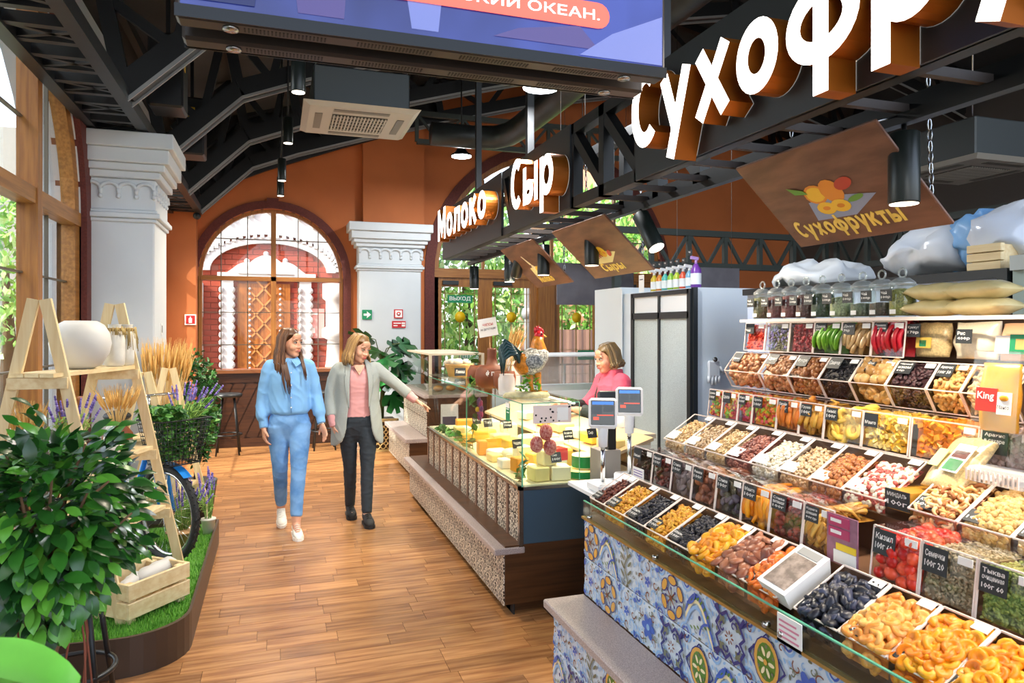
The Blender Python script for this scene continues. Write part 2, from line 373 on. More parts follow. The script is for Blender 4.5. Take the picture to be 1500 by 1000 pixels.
for k, (a, b) in enumerate(((2.31, 3.13), (3.13, 4.0), (4.28, 5.12), (5.12, 6.22))):
    lfm = MB(); s = .11
    lfm.box(a, a + s, 10.66, 10.73, 0, 2.44); lfm.box(b - s, b, 10.66, 10.73, 0, 2.44); lfm.box(a + s, b - s, 10.66, 10.73, 2.3, 2.44); lfm.box(a + s, b - s, 10.66, 10.73, 0, .35)
    leaf = lfm.build('door_leaf', oak, dr)
    mb = MB(); mb.box(a + s, b - s, 10.69, 10.70, .35, 2.3); mb.build('pane', glass, leaf)
    c = (a + b) / 2
    mb = MB()
    for u in (a + s + .06, c, b - s - .06): mb.box(u - .004, u + .004, 10.68, 10.71, .35, 2.3)
    for z in (.9, 1.3, 1.75, 2.2): mb.box(a + s, b - s, 10.68, 10.71, z - .004, z + .004)
    mb.build('lead_lines', mat('lead_gold', '#8a7446', .4, .6), leaf)
    mb = MB(); mb.lathe([(.085, 0), (.085, .004)], 14, M=Matrix.Translation((c, 10.675, 1.83)) @ Matrix.Rotation(PI / 2, 4, 'X')); tag(mb.build('yellow_dot', mat('yellow_dot', '#f2c414', .5), leaf), 'round yellow warning sticker')
    mb = MB(); mb.box(a + .12, b - .45, 10.60, 10.66, 2.33, 2.39); mb.build('door_closer', darkgrey, leaf)
    mb = MB(); z0 = 1.13; mb.box(c + .02, c + .36, 10.674, 10.678, z0, z0 + .16); put_text(mb, 'ОТ СЕБЯ', (c + .04, 10.671, z0 + .045), (1, 0, 0), (0, 0, 1), w=.3, h=.075, mi=1, bold=.02); tag(mb.build('push_sign', [green_sign, paper], leaf), 'green sign reading ОТ СЕБЯ')
    if k == 0:
        mb = MB(); mb.box(c - .2, c + .2, 10.674, 10.678, 2.05, 2.17); put_text(mb, 'ВЫХОД', (c - .17, 10.671, 2.075), (1, 0, 0), (0, 0, 1), w=.34, h=.075, mi=1, bold=.02); tag(mb.build('exit_sign', [green_sign, paper], leaf), 'green exit sign reading ВЫХОД')

# ---- left windows
def left_window(name, c, hw, posts, label, rise=1.5):
    L = lambda u, z, d: V(-1.41 - d, u, z)
    o = struct(arch_band(name, c, hw - .12, hw, 2.45, .25, L, .09, oaky, ry=rise - .12), label)
    for p in posts:
        mb = MB(); mb.box(-1.50, -1.385, p - .045, p + .045, .25, 2.45 + (rise - .1) * math.sqrt(max(0, 1 - ((p - c) / hw) ** 2))); mb.build('mullion', oak, o)
    mb = MB(); mb.box(-1.50, -1.395, c - hw + .02, c + hw - .02, 2.42, 2.52); mb.build('transom', oaky, o)
    mb = MB(); mb.box(-1.75, -1.34, c - hw, c + hw, .18, .26); mb.build('sill', oaky, o)
    e = [c - hw + .1] + list(posts) + [c + hw - .1]
    for a, b in zip(e, e[1:]):
        for z0, z1 in ((.26, 2.43), (2.51, 9)):
            arch_glass('pane', c, hw - .12, 2.45, z0, z1, a, b, lambda u, z, d: V(-1.475 - d, u, z), o, glass, ry=rise - .12)
        u = (a + b) / 2
        mb = MB(); mb.box(-1.49, -1.465, u - .006, u + .006, .26, 2.45 + (rise - .14) * math.sqrt(max(0, 1 - ((u - c) / (hw - .1)) ** 2))); mb.build('glazing_bar', bar_m, o)
        for z in (.8, 1.4, 2.0, 2.95):
            if z < 2.5 or (abs(a - c) < hw * .9 and abs(b - c) < hw * .9): mb = MB(); mb.box(-1.49, -1.465, a, b, z - .006, z + .006); mb.build('glazing_bar', bar_m, o)
    return o
left_window('window_2', 4.35, 1.72, (3.55, 5.05), 'tall arched oak window beside the planter')
left_window('window_3', 8.85, 1.5, (8.3, 9.4), 'arched oak window behind the white pilaster', 1.4)
left_window('window_4', -.1, 1.6, (-.7, .5), 'arched oak window behind the viewpoint', 1.45)

# ---- white pilasters with stepped capitals and corbel arches
def pilaster(name, x0, x1, y0, y1, label, nx, ny):
    o = thing(name, ((x0 + x1) / 2, y0, 0), label, 'pilaster'); o['kind'] = 'structure'
    mb = MB(); mb.bbox(x0, x1, y0, y1, 0, 2.56, .012); mb.box(x0 - .02, x1 + .02, y0 - .02, y1, 0, .18); mb.build('shaft', plaster, o)
    mb = MB(); e = .0
    for z0, z1, e in ((2.49, 2.52, .02), (2.52, 2.56, .045), (2.56, 2.585, .025), (2.585, 2.83, .008), (2.83, 2.885, .05), (2.885, 2.94, .085), (2.94, 3.05, .12), (3.05, 3.17, .155)):
        mb.bbox(x0 - e, x1 + e, y0 - e, y1, z0, z1, .006)
    mb.build('capital', plaster, o)
    def corbel(c, ex, ez_n, w):
        pts = [Vector(c) + Vector(ex) * (w * .5 * math.cos(PI * i / 8)) + V(0, 0, w * .42 * math.sin(PI * i / 8)) for i in range(9)]
        mb = MB(); mb.tube(pts, w * .13, 6); mb.tube([pts[0] + V(0, 0, .005), pts[0] - V(0, 0, w * .32)], [w * .15, w * .1], 6); mb.ball(pts[0] - V(0, 0, w * .42), w * .15, 8, 5)
        mb.build('corbel_arch', plaster, o)
    w = (x1 - x0) / nx
    for i in range(nx): corbel((x0 + w * (i + .5), y0 - .015, 2.74), (1, 0, 0), 0, w)
    w = (y1 - y0) / ny
    for i in range(ny): corbel((x1 + .015, y0 + w * (i + .5), 2.74), (0, -1, 0), 0, w)
    return o
pA = pilaster('pilaster', -1.42, -.92, 6.2, 6.85, 'white pilaster with stepped capital beside the left window', 4, 6)
pB = pilaster('pilaster', 1.13, 2.03, 10.3, 10.62, 'white pilaster with stepped capital between arched window and exit doors', 6, 2)
mb = MB(); mb.bbox(1.17, 1.31, 10.285, 10.295, 1.78, 1.92, .003); mb.prism([(1.19, 1.835), (1.24, 1.835), (1.235, 1.80), (1.295, 1.85), (1.235, 1.90), (1.24, 1.865), (1.19, 1.865)], 0, .003, Matrix(((1, 0, 0, 0), (0, 0, -1, 10.285), (0, 1, 0, 0), (0, 0, 0, 1))), 1)
tag(mb.build('direction_sign', [green_sign, paper]), 'green evacuation sign with white arrow on the far white pilaster', 'sign')
mb = MB(); mb.box(1.63, 1.76, 10.285, 10.295, 1.8, 1.93); mb.box(1.645, 1.745, 10.282, 10.286, 1.815, 1.915, 1); mb.lathe([(.03, 0), (.03, .003)], 12, M=Matrix.Translation((1.695, 10.282, 1.865)) @ Matrix.Rotation(PI / 2, 4, 'X'), mi=0); mb.lathe([(.015, 0), (.015, .004)], 10, M=Matrix.Translation((1.695, 10.2805, 1.865)) @ Matrix.Rotation(PI / 2, 4, 'X'), mi=1)
tag(mb.build('alarm_sign', [redink, paper]), 'square red and white fire alarm sign on the far white pilaster', 'sign')
mb = MB(); mb.box(1.6, 1.8, 10.285, 10.295, 1.66, 1.76); 
for i in range(2): mb.box(1.62, 1.68 + .05 * i, 10.282, 10.286, 1.685 + .035 * i, 1.70 + .035 * i, 1); mb.box(1.74, 1.79, 10.282, 10.286, 1.68 + .035 * i, 1.705 + .035 * i, 1)
tag(mb.build('fire_notice', [redink, paper]), 'small red fire notice under the alarm sign', 'sign')
x, z = onY(279, 468, 10.32); mb = MB(); mb.box(x - .07, x + .07, 10.315, 10.325, z - .07, z + .07); mb.box(x - .055, x + .055, 10.312, 10.316, z - .055, z + .055, 1); mb.bbox(x - .02, x + .02, 10.309, 10.313, z - .045, z + .02, .008, 0); mb.box(x - .008, x + .008, 10.309, 10.313, z + .02, z + .04, 0)
tag(mb.build('extinguisher_sign', [paper, redink]), 'red fire extinguisher sign on the orange pilaster by the arched window', 'sign')
mb = MB(); mb.bbox(-.921, -.912, 6.52, 6.56, 1.60, 1.70, .003); mb.bbox(-.913, -.909, 6.53, 6.55, 1.62, 1.68, .002, 1); tag(mb.build('switch_plate', [paper, darkgrey]), 'small switch plate on the side of the near white pilaster', 'switch')

# ---- ceiling
mb = MB(); mb.add([(-1.75, -1.6, roofz(-1.75)), (5.2, -1.6, roofz(5.2)), (5.2, 10.95, roofz(5.2)), (-1.75, 10.95, roofz(-1.75))], [(0, 1, 2, 3)]); mb.add([(5.2, -1.6, roofz(5.2)), (10, -1.6, roofz(10)), (10, 10.95, roofz(10)), (5.2, 10.95, roofz(5.2))], [(0, 1, 2, 3)])
ceil_ = struct(mb.build('ceiling', roofm), 'dark pitched roof lining')
for i in range(9):
    X = -1.2 + i * .75; mb = MB(); mb.box(X - .03, X + .03, .4, 10.6, roofz(X) - .12, roofz(X) - .02); mb.build('purlin', black, ceil_)
# ---- roof trusses
CH = [(-.98, 3.27), (-.33, 3.90), (.25, 4.13), (1.2, 4.44), (2.3, 4.76), (3.7, 5.15), (5.2, 5.45), (6.7, 5.15), (8.2, 4.75), (8.8, 4.55)]
def truss(Y, label, solid=False):
    o = thing('roof_truss', (-.98, Y, 3.27), label, 'roof truss', 'arched roof trusses')
    P = [V(x, Y, z) for x, z in CH]; T = [V(x - .12, Y, z + .62) for x, z in CH]
    mb = MB()
    for a, b in zip(P, P[1:]): mb.bar(a, b, .16, .11, up=(0, 1, 0))
    mb.build('lower_chord', black, o)
    mb = MB()
    for a, b in zip(T, T[1:]): mb.bar(a, b, .1, .1, up=(0, 1, 0))
    mb.build('upper_chord', black, o)
    for s in (-1, 1):
        mb = MB()
        for a, b in zip(P, P[1:]): mb.bar(a + V(.03, s * .07, -.085), b + V(.03, s * .07, -.085), .025, .012, up=(0, 1, 0))
        mb.build('cable_strip', mat('galvanised', '#a8aaa8', .35, .6), o)
    for i in range(len(P)):
        mb = MB(); mb.bar(P[i], T[i], .1, .07, up=(0, 1, 0)); mb.build('web', black, o)
        if i + 1 < len(P):
            mb = MB(); M_ = (P[i] + P[i + 1]) / 2; mb.bar(T[i], M_, .07, .05, up=(0, 1, 0)); mb.build('web', black, o)
            mb = MB(); mb.bar(T[i + 1], M_, .07, .05, up=(0, 1, 0)); mb.build('web', black, o)
    if solid:
        mb = MB(); q = [(-1.6, 3.12), (-1.03, 3.42), (-.14, 3.83), (.9, 4.23), (2.3, 4.72), (2.3, 5.4), (-.4, 4.7), (-1.6, 4.2)]
        mb.prism(q, 0, .05, Matrix(((1, 0, 0, 0), (0, 0, 1, Y + .14), (0, 1, 0, 0), (0, 0, 0, 1)))); mb.build('fascia', black, o)
for i, (Y, nm) in enumerate(((3.6, 'nearest arched black roof truss at the top left'), (5.35, 'second arched black roof truss, over the planter'), (7.1, 'third arched black roof truss, springing from the near white pilaster'), (8.75, 'fourth arched black roof truss, before the end wall'), (10.15, 'farthest arched black roof truss with solid fascia along the end wall'))):
    truss(Y, nm, i == 4)
# ---- flat lattice girder lying on the pilasters
def flat_girder(y0, y1, label):
    o = thing('lattice_girder', (-1.2, y0, 3.18), label, 'girder')
    for X in (-1.34, -.98):
        mb = MB(); mb.box(X - .04, X + .04, y0, y1, 3.18, 3.27); mb.build('chord', darkgrey, o)
    k = int((y1 - y0) / .22)
    for i in range(k):
        a = y0 + .1 + i * .22
        mb = MB(); mb.bar((-1.34, a, 3.225), (-.98, a, 3.225), .05, .06); mb.build('lattice', darkgrey, o)
        mb = MB(); mb.bar((-1.34, a, 3.225), (-.98, a + .22 * (1 if i % 2 else -1) * .8, 3.225), .03, .05); mb.build('lattice', darkgrey, o)
flat_girder(1.2, 6.95, 'flat black lattice girder over the left window')
flat_girder(7.0, 10.3, 'flat black lattice girder beyond the near pilaster')
# ---- lattice girders over the stalls at the right
def upright_girder(p, q, h, label, step=.5):
    o = thing('stall_girder', p, label, 'girder'); p, q = Vector(p), Vector(q); H_ = V(0, 0, h); m = mat('green_grey_steel', '#39423f', .5)
    for s in (0, 1):
        mb = MB(); mb.bar(p + H_ * s, q + H_ * s, .07, .07); mb.build('chord', m, o)
    n = max(1, int((q - p).length / step))
    for i in range(n + 1):
        a = p.lerp(q, i / n); mb = MB(); mb.bar(a, a + H_, .05, .05); mb.build('post', m, o)
        if i < n:
            b = p.lerp(q, (i + .5) / n); c = p.lerp(q, (i + 1) / n)
            mb = MB(); mb.bar(a + H_, b, .035, .035); mb.build('diagonal', m, o); mb = MB(); mb.bar(b, c + H_, .035, .035); mb.build('diagonal', m, o)
    return o
upright_girder((3.55, 7.08, 2.38), (6.5, 7.08, 2.38), .38, 'dark lattice girder spanning above the white cold room', .45)
upright_girder((6.55, 2.2, 2.40), (6.55, 6.95, 2.40), .40, 'dark lattice girder running behind the plastic-wrapped bundle', .45)
for gx, gy in ((3.6, 7.08), (6.55, 6.9), (6.55, 2.3)):
    mb = MB(); mb.box(gx - .04, gx + .04, gy - .04, gy + .04, 0, 2.4); tag(mb.build('stall_post', MATS['green_grey_steel']), {3.6: 'dark steel post behind the white cold room', 6.9: 'dark steel post at the far corner of the stall frame', 2.3: 'dark steel post at the near end of the stall frame'}[gy if gx > 4 else gx], 'post')
upright_girder((1.9, 9.95, 4.32), (6.6, 9.95, 4.32), .40, 'black lattice beam across the end wall above the exit arch', .6)
mb = MB(); mb.box(8.9, 9.2, -1, 10.95, 0, 5.05); struct(tag(mb.build('wall_right', mat('dark_wall', '#4a4644', .8)), 'dark far right wall of the hall'))

# ================================================================== OUTSIDE
paving = mat('paving', '#8f8b84', .8, var=.12, vscale=2)
mb = MB(); mb.box(-40, 40, -20, 60, -.3, -.12); struct(tag(mb.build('ground', paving), 'pale paved ground outside'))
stucco = mat('stucco', '#a5a29b', .8, var=.05)
mb = MB(); mb.box(-13, -7.5, -12, 3.9, -.12, 9); ob = thing('neighbour_building', (-7.5, 0, -.12), 'unseen white building left of the hall, added to block the sun', 'building')  # unseen; added and sized to keep the sun off the near windows
mb.build('wall', stucco, ob)
for yy in (-1.2, .4, 1.8, 3.2):
    for zz in (1.2, 4.2):
        mb = MB(); mb.box(-7.52, -7.42, yy - .35, yy + .35, zz, zz + 1.6); fr = mb.build('window', white, ob); mb = MB(); mb.box(-7.42, -7.40, yy - .28, yy + .28, zz + .08, zz + 1.5); mb.build('pane', mat('dark_pane', '#8fa4ad', .2), fr)
mb = MB(); mb.box(-12, -3.6, 22, 26, -.12, 7); ob2 = thing('garden_building', (-7, 22, -.12), 'pale building beyond the lawn outside the left window', 'building'); mb.build('wall', stucco, ob2)
for xx in (-8.6, -7.4, -6.2, -5.0):
    for zz in (1.0, 3.6): mb = MB(); mb.box(xx - .35, xx + .35, 21.92, 22, zz, zz + 1.5); fr = mb.build('window', white, ob2); mb = MB(); mb.box(xx - .28, xx + .28, 21.9, 21.92, zz + .08, zz + 1.42); mb.build('pane', MATS['dark_pane'], fr)
mb = MB(); mb.box(-7.4, -5.6, -10, 21, -.12, -.06); tag(mb.build('lawn', mat('lawn', '#6aa23f', .9, var=.3, vscale=20)), 'strip of green lawn outside the left window', 'lawn', kind='stuff')
leafm = [mat('leaf_out_%d' % i, c, .6, trans=0) for i, c in enumerate(('#86b84a', '#a8d86c', '#5f9a40', '#cdeaa0'))]
def leaf_cloud(name, c, r, n, size, mats, parent, seed, squash=1):
    rr = random.Random(seed); mb = MB()
    for i in range(n):
        while True:
            p = V(rr.uniform(-1, 1), rr.uniform(-1, 1), rr.uniform(-1, 1))
            if .35 < p.length < 1: break
        p = V(p.x * r[0], p.y * r[1], p.z * r[2]) + Vector(c)
        a = Euler((rr.uniform(0, 6), rr.uniform(0, 6), rr.uniform(0, 6))).to_matrix(); s = size * rr.uniform(.6, 1.3)
        mb.add([p + a @ V(-s, 0, 0), p + a @ V(0, -s * .5, s * .1), p + a @ V(s, 0, 0), p + a @ V(0, s * .5, s * .1)], [(0, 1, 2, 3)], rr.randrange(len(mats)))
    return tag(mb.build(name, mats, parent), kind='stuff')
def outdoor_tree(loc, r, n, size, label, seed, hz):
    o = thing('garden_tree', loc, label, 'tree', 'trees outside')
    mb = MB(); mb.tube([loc, V(*loc) + V(.1, 0, hz * .5), V(*loc) + V(0, .1, hz)], [.16, .12, .06], 8); mb.build('trunk', mat('bark', '#5d4a38', .9, var=.3), o)
    leaf_cloud('crown', (loc[0], loc[1], loc[2] + hz), r, n, size, leafm, o, seed)
outdoor_tree((-5.0, 16.0, -.12), (.9, 1.3, 1.7), 1500, .1, 'leafy young tree outside the left window', 3, 2.9)
outdoor_tree((4.1, 15.6, -.12), (1.75, 1.2, 2.3), 4200, .11, 'bright green tree outside the left exit door', 5, 2.9)
outdoor_tree((7.6, 15.6, -.12), (1.8, 1.0, 2.2), 3800, .11, 'bright green tree outside the middle exit door', 6, 3.1)
outdoor_tree((11.3, 16.4, -.12), (2.0, 1.0, 2.3), 3200, .11, 'bright green tree outside the right exit door', 8, 3.0)
fn = thing('garden_fence', (5.5, 14.6, -.12), 'brown corrugated fence outside the exit doors', 'fence')
fb = mat('fence_brown', '#8a6a5c', .6)
pts = []
for i in range(90): pts.append((5.7 + i * .06, .02 if i % 4 in (1, 2) else 0))
mb = MB(); mb.add([(x, 14.6 - d, z) for x, d in pts for z in (-.1, 1.62)], [(2 * i, 2 * i + 2, 2 * i + 3, 2 * i + 1) for i in range(len(pts) - 1)]); mb.build('corrugated_sheet', fb, fn)
for i in range(4):
    mb = MB(); mb.box(5.7 + i * 1.77 - .03, 5.7 + i * 1.77 + .03, 14.62, 14.7, -.12, 1.7); mb.build('post', darkgrey, fn)
mb = MB(); mb.tube([(4.75, 13.2, -.12), (4.75, 13.2, 4.4)], .07, 10); mb.lathe([(.1, 1.85), (.13, 1.95), (.1, 2.05)], 12, (4.75, 13.2, 0)); tag(mb.build('street_lamp_pole', mat('pole_grey', '#8d8f93', .5)), 'grey lamp pole outside the second exit door', 'pole')
rl = thing('street_railing', (2.5, 12.6, -.12), 'low metal railing outside the exit doors', 'railing')
for z in (.55, .95):
    mb = MB(); mb.bar((2.6, 12.6, z), (8.0, 12.6, z), .03); mb.build('rail', steel, rl)
for i in range(7):
    mb = MB(); mb.bar((2.6 + i * .9, 12.6, -.12), (2.6 + i * .9, 12.6, .95), .035); mb.build('post', steel, rl)
mb = MB(); mb.box(6.2, 14, 17.8, 18.6, -.12, 8); mb.box(6.4, 7.2, 17.7, 17.8, 4.4, 6.2, 1); mb.box(8.4, 9.2, 17.7, 17.8, 4.4, 6.2, 1); tag(mb.build('salmon_building', [mat('salmon_wall', '#d99a7c', .8, var=.06), white]), 'salmon pink building behind the garden trees', 'building')

# ---- red brick church front seen through the arched window
CY = 14.2
redb = mat('church_brick', '#a5452e', .8, objrand=.12, var=.1, vscale=9); mortar = mat('mortar', '#b07463', .9); cw = mat('church_white', '#cfcbc9', .7)
ch = thing('church_front', (0, CY, -.12), 'red brick church front with white ogee mouldings and carved wooden door', 'church')
def cx(px, py): return onY(px, py, CY)
mb = MB(); mb.box(-3.2, 3.0, CY, CY + .4, -.12, 6.5); mb.build('wall', mortar, ch)
bmesh_ = MB(); bmesh_.box(0, .235, -.03, 0, 0, .092); bmesh_ = bmesh_.mesh('brick', redb)
dx0, dz1 = cx(348, 415); dx1, _ = cx(425, 415); ax0, _ = cx(308, 400); ax1, az = cx(478, 400); axc = (ax0 + ax1) / 2; ahw = (ax1 - ax0) / 2; atop = cx(395, 357)[1]
nb = 0; z = .5; r_ = 0
while z < atop:
    x = ax0 - .35 + (.12 if r_ % 2 else 0)
    while x < ax1 + .3:
        ok = True
        if z > az: ok = abs(x + .12 - axc) < ahw * math.sqrt(max(0, 1 - ((z - az) / (atop - az)) ** 2)) - .1
        if dx0 - .1 < x < dx1 - .1 and z < dz1: ok = False
        if ok and nb < 300: o = link('brick', bmesh_, ch); o.location = (x, 0, z + .12); nb += 1
        x += .245
    z += .102; r_ += 1
mb = MB(); n = 30                                                   # big white relieving arch with dentils
for i in range(n):
    a0, a1 = PI * i / n, PI * (i + 1) / n
    q = []
    for a, k in ((a0, 1.0), (a0, 1.16), (a1, 1.16), (a1, 1.0)): q.append((axc - ahw * k * math.cos(a), az + (atop - az) * (k if k == 1 else 1.22) * math.sin(a)))
    mb.add([(u, CY - .12, z) for u, z in q] + [(u, CY, z) for u, z in q], [(0, 1, 2, 3), (7, 6, 5, 4), (0, 4, 5, 1), (1, 5, 6, 2), (2, 6, 7, 3), (3, 7, 4, 0)])
mb.build('arch_moulding', cw, ch)
for i in range(1, n):
    a = PI * i / n; u = axc - ahw * 1.2 * math.cos(a); z = az + (atop - az) * 1.28 * math.sin(a)
    mb = MB(); mb.box(u - .035, u + .035, CY - .14, CY, z - .05, z + .05); mb.build('dentil', cw, ch)
mb = MB(); q = [(-3.2, az - .1), (ax0 - .36, az - .1)] + [(axc - ahw * 1.24 * math.cos(PI * i / 16), az + (atop - az) * 1.32 * math.sin(PI * i / 16)) for i in range(17)] + [(ax1 + .36, az - .1), (3.0, az - .1), (3.0, 6.5), (-3.2, 6.5)]
mb.prism(q, 0, .06, Matrix(((1, 0, 0, 0), (0, 0, 1, CY - .06), (0, 1, 0, 0), (0, 0, 0, 1)))); mb.build('white_gable', cw, ch)
for k, (px_, h) in enumerate(((325, 340), (352, 330), (362, 318), (382, 324), (405, 320), (428, 322), (450, 330), (470, 342))):
    u, z = cx(px_, h + 6); mb = MB(); mb.tube([V(u - .14 * math.cos(PI * i / 8), CY - .09, z + .22 + .12 * math.sin(PI * i / 8)) for i in range(9)], .025, 6); mb.ball((u - .14, CY - .09, z + .18), .04, 8, 5); mb.build('corbel_arch', cw, ch)
def ogee(c, w, zb, zt, d):
    s = []; h = zt - zb
    for i in range(13):
        a = i / 12; s.append((c - w * (1 - a ** 2.2) * (1 - .25 * math.sin(PI * a)), zb + h * (math.sin(a * PI / 2) * .72 + .28 * a ** 3)))
    q = s + [(2 * c - x, z) for x, z in s[::-1][1:]]
    mb = MB(); mb.prism(q, 0, d, Matrix(((1, 0, 0, 0), (0, 0, 1, CY - d), (0, 1, 0, 0), (0, 0, 0, 1)))); mb.ball((c, CY - d / 2, zt + .02), .05, 8, 6); mb.build('ogee_gable', cw, ch)
for px_, w, top in ((362, .38, 384), (390, .5, 374), (418, .38, 384)):
    u, zb = cx(px_, 402); ogee(u, w, zb, cx(px_, top)[1], .16 if px_ == 390 else .12)
mb = MB(); u0, zb = cx(319, 408); u1, _ = cx(462, 408); mb.box(u0, u1, CY - .14, CY, zb, cx(319, 399)[1]); mb.build('cornice', cw, ch)
for px_ in (333, 447):
    u, _ = cx(px_, 450)
    mb = MB(); mb.box(u - .11, u + .11, CY - .1, CY, .4, zb); mb.build('door_pier', cw, ch)
    z = .55
    while z < zb - .1:
        for s in (-.1, .1): mb = MB(); mb.ball((u + s, CY - .1, z), (.045, .045, .06), 8, 5); mb.build('baluster', cw, ch)
        z += .14
chw = wood('church_door', '#b06a2c', '#8c4d1c', 'z', .8)
mb = MB(); mb.box(dx0, dx1, CY - .06, CY, -.1, dz1); cdr = mb.build('carved_door', chw, ch)
for i in range(6):
    for s in (1, -1):
        zz = .5 + i * .33; mb = MB(); mb.bar((dx0 + .25, CY - .07, zz if s > 0 else zz + .5), (dx1 - .25, CY - .07, zz + .5 if s > 0 else zz), .03, .02, up=(0, 1, 0)); mb.build('lattice_strip', mat('church_door_light', '#c98443', .6), cdr)
for s in (dx0 + .22, dx1 - .18):
    mb = MB()
    for i in range(22): mb.ball((s, CY - .08, .3 + i * .1), .024, 6, 4)
    mb.build('bead_moulding', cw, cdr)
u, zt = cx(455, 452); u1, zb2 = cx(473, 495)
mb = MB(); mb.box(u - .25, u1 + .02, CY - .09, CY - .06, zb2, zt); mb.box(u - .15, u1 - .1, CY - .095, CY - .09, zt - .12, zt - .08, 1); mb.box(u - .05, u1 - .15, CY - .095, CY - .09, zb2 + .1, zb2 + .2, 1); mb.build('pink_poster', [mat('poster_pink', '#e39a94', .6), paper], ch)
u, zt = cx(492, 415); mb = MB(); mb.lathe([(.26, zt - .02), (.26, zt - .3), (.2, zt - .35), (.2, zt - .85), (.27, zt - .9), (.27, zt - 1.05), (.17, zt - 1.1), (.19, zt - 1.5), (.24, zt - 1.8), (.28, zt - 2.1), (.28, -.1)], 18, (u, CY - .1, 0)); mb.build('porch_column', cw, ch)
u, zt = cx(290, 415); mb = MB(); mb.lathe([(.2, zt), (.2, zt - .6), (.14, zt - .8), (.2, zt - 1.2), (.16, -.1)], 16, (u - .1, CY - .1, 0)); mb.build('porch_column', cw, ch)
# ================================================================== COUNTERS
granite = mat('granite', '#b9aaa6', .35, var=.45, vscale=220, detail=2)
brownlam = wood('brown_laminate', '#55351c', '#3f2612', 'x', .8, .35)
bluepan = mat('blue_panel', '#3d5364', .35)
def lace_mat():
    m = mat('lace_tile', '#57493c', .35); n = m.node_tree.nodes; L = m.node_tree.links
    tc = n.new('ShaderNodeTexCoord'); nz = n.new('ShaderNodeTexNoise'); nz.inputs['Scale'].default_value = 4; nz.inputs['Detail'].default_value = 1
    mx = n.new('ShaderNodeMix'); mx.data_type = 'VECTOR'; mx.inputs['Factor'].default_value = .16; L.new(tc.outputs['Object'], nz.inputs['Vector']); L.new(tc.outputs['Object'], mx.inputs['A']); L.new(nz.outputs['Color'], mx.inputs['B'])
    vo = n.new('ShaderNodeTexVoronoi'); vo.feature = 'DISTANCE_TO_EDGE'; vo.inputs['Scale'].default_value = 8; L.new(mx.outputs['Result'], vo.inputs['Vector'])
    rp = n.new('ShaderNodeValToRGB'); e = rp.color_ramp.elements; e[0].position = .07; e[0].color = (*lin('#ddd2c0'), 1); e[1].position = .15; e[1].color = (*lin('#33291f'), 1)
    L.new(vo.outputs['Distance'], rp.inputs[0]); L.new(rp.outputs[0], n['Principled BSDF'].inputs['Base Color']); return m
lace = lace_mat(); bronze = mat('bronze_strip', '#8a6a58', .4, .3)
# ---- hand painted tiles: seven designs drawn as thin inlays
TC = [mat('tile_white', '#cddae6', .18), mat('tile_blue', '#3f62b8', .18), mat('tile_navy', '#28357a', .18), mat('tile_ochre', '#dba54e', .18), mat('tile_green', '#56802f', .18), mat('tile_lblue', '#8fb7e2', .18), mat('tile_brown', '#7a4630', .18), mat('tile_olive', '#6e7560', .18), mat('tile_cream', '#efe0b4', .18)]
class Tile:
    def __init__(s):
        s.mb = MB(); s.k = 0; s.mb.bbox(-.494, .494, -.494, .494, -.05, 0, .012)
        for i in range(4):                                   # border shared by all designs
            a = i * PI / 2; c, q = math.cos(a), math.sin(a); r = lambda x, y: (x * c - y * q, x * q + y * c)
            x, y = r(.5, .5); s.arc(x, y, .17, a + PI, a + 1.5 * PI, .05, 5); s.arc(x, y, .10, a + PI, a + 1.5 * PI, .04, 1)
            for u in (-.22, .0, .22): x, y = r(u, .44); s.ell(x, y, .05, .026, a + (.6 if u else 0), (5, 7, 5)[int(u / .22) + 1], 8)
            x, y = r(.30, .12); s.curl(x, y, .07, a, 1, .022, 5); x, y = r(.12, .32); s.curl(x, y, .06, a + 2, -1, .02, 7)
    def z(s): s.k += 1; return .0012 * s.k
    def ell(s, cx, cy, rx, ry, rot=0, mi=1, n=12):
        z = s.z(); c, q = math.cos(rot), math.sin(rot)
        s.mb.poly([(max(-.49, min(.49, cx + rx * math.cos(2 * PI * i / n) * c - ry * math.sin(2 * PI * i / n) * q)), max(-.49, min(.49, cy + rx * math.cos(2 * PI * i / n) * q + ry * math.sin(2 * PI * i / n) * c)), z) for i in range(n)], mi)
    def stroke(s, pts, w, mi):
        z = s.z(); P = [V(p[0], p[1], z) for p in pts]; L = []; R = []
        for i, p in enumerate(P):
            t = P[min(i + 1, len(P) - 1)] - P[max(i - 1, 0)]; t.normalize(); nn = V(-t.y, t.x, 0) * w * .5
            cl = lambda q: V(max(-.49, min(.49, q.x)), max(-.49, min(.49, q.y)), q.z)
            L.append(cl(p + nn)); R.append(cl(p - nn))
        for i in range(len(P) - 1): s.mb.poly([L[i], R[i], R[i + 1], L[i + 1]], mi)
    def arc(s, cx, cy, r, a0, a1, w, mi, n=9, ry=None): s.stroke([(cx + r * math.cos(a0 + (a1 - a0) * i / n), cy + (ry or r) * math.sin(a0 + (a1 - a0) * i / n)) for i in range(n + 1)], w, mi)
    def curl(s, cx, cy, r, a, d, w, mi): s.stroke([(cx + r * (1 - i / 12) * math.cos(a + d * i * .5), cy + r * (1 - i / 12) * math.sin(a + d * i * .5)) for i in range(11)], w, mi)
    def mesh(s, nm): return s.mb.mesh(nm, TC)
def four(fn):
    for i in range(4): fn(i * PI / 2, math.cos(i * PI / 2), math.sin(i * PI / 2))
def rot2(x, y, a): return x * math.cos(a) - y * math.sin(a), x * math.sin(a) + y * math.cos(a)
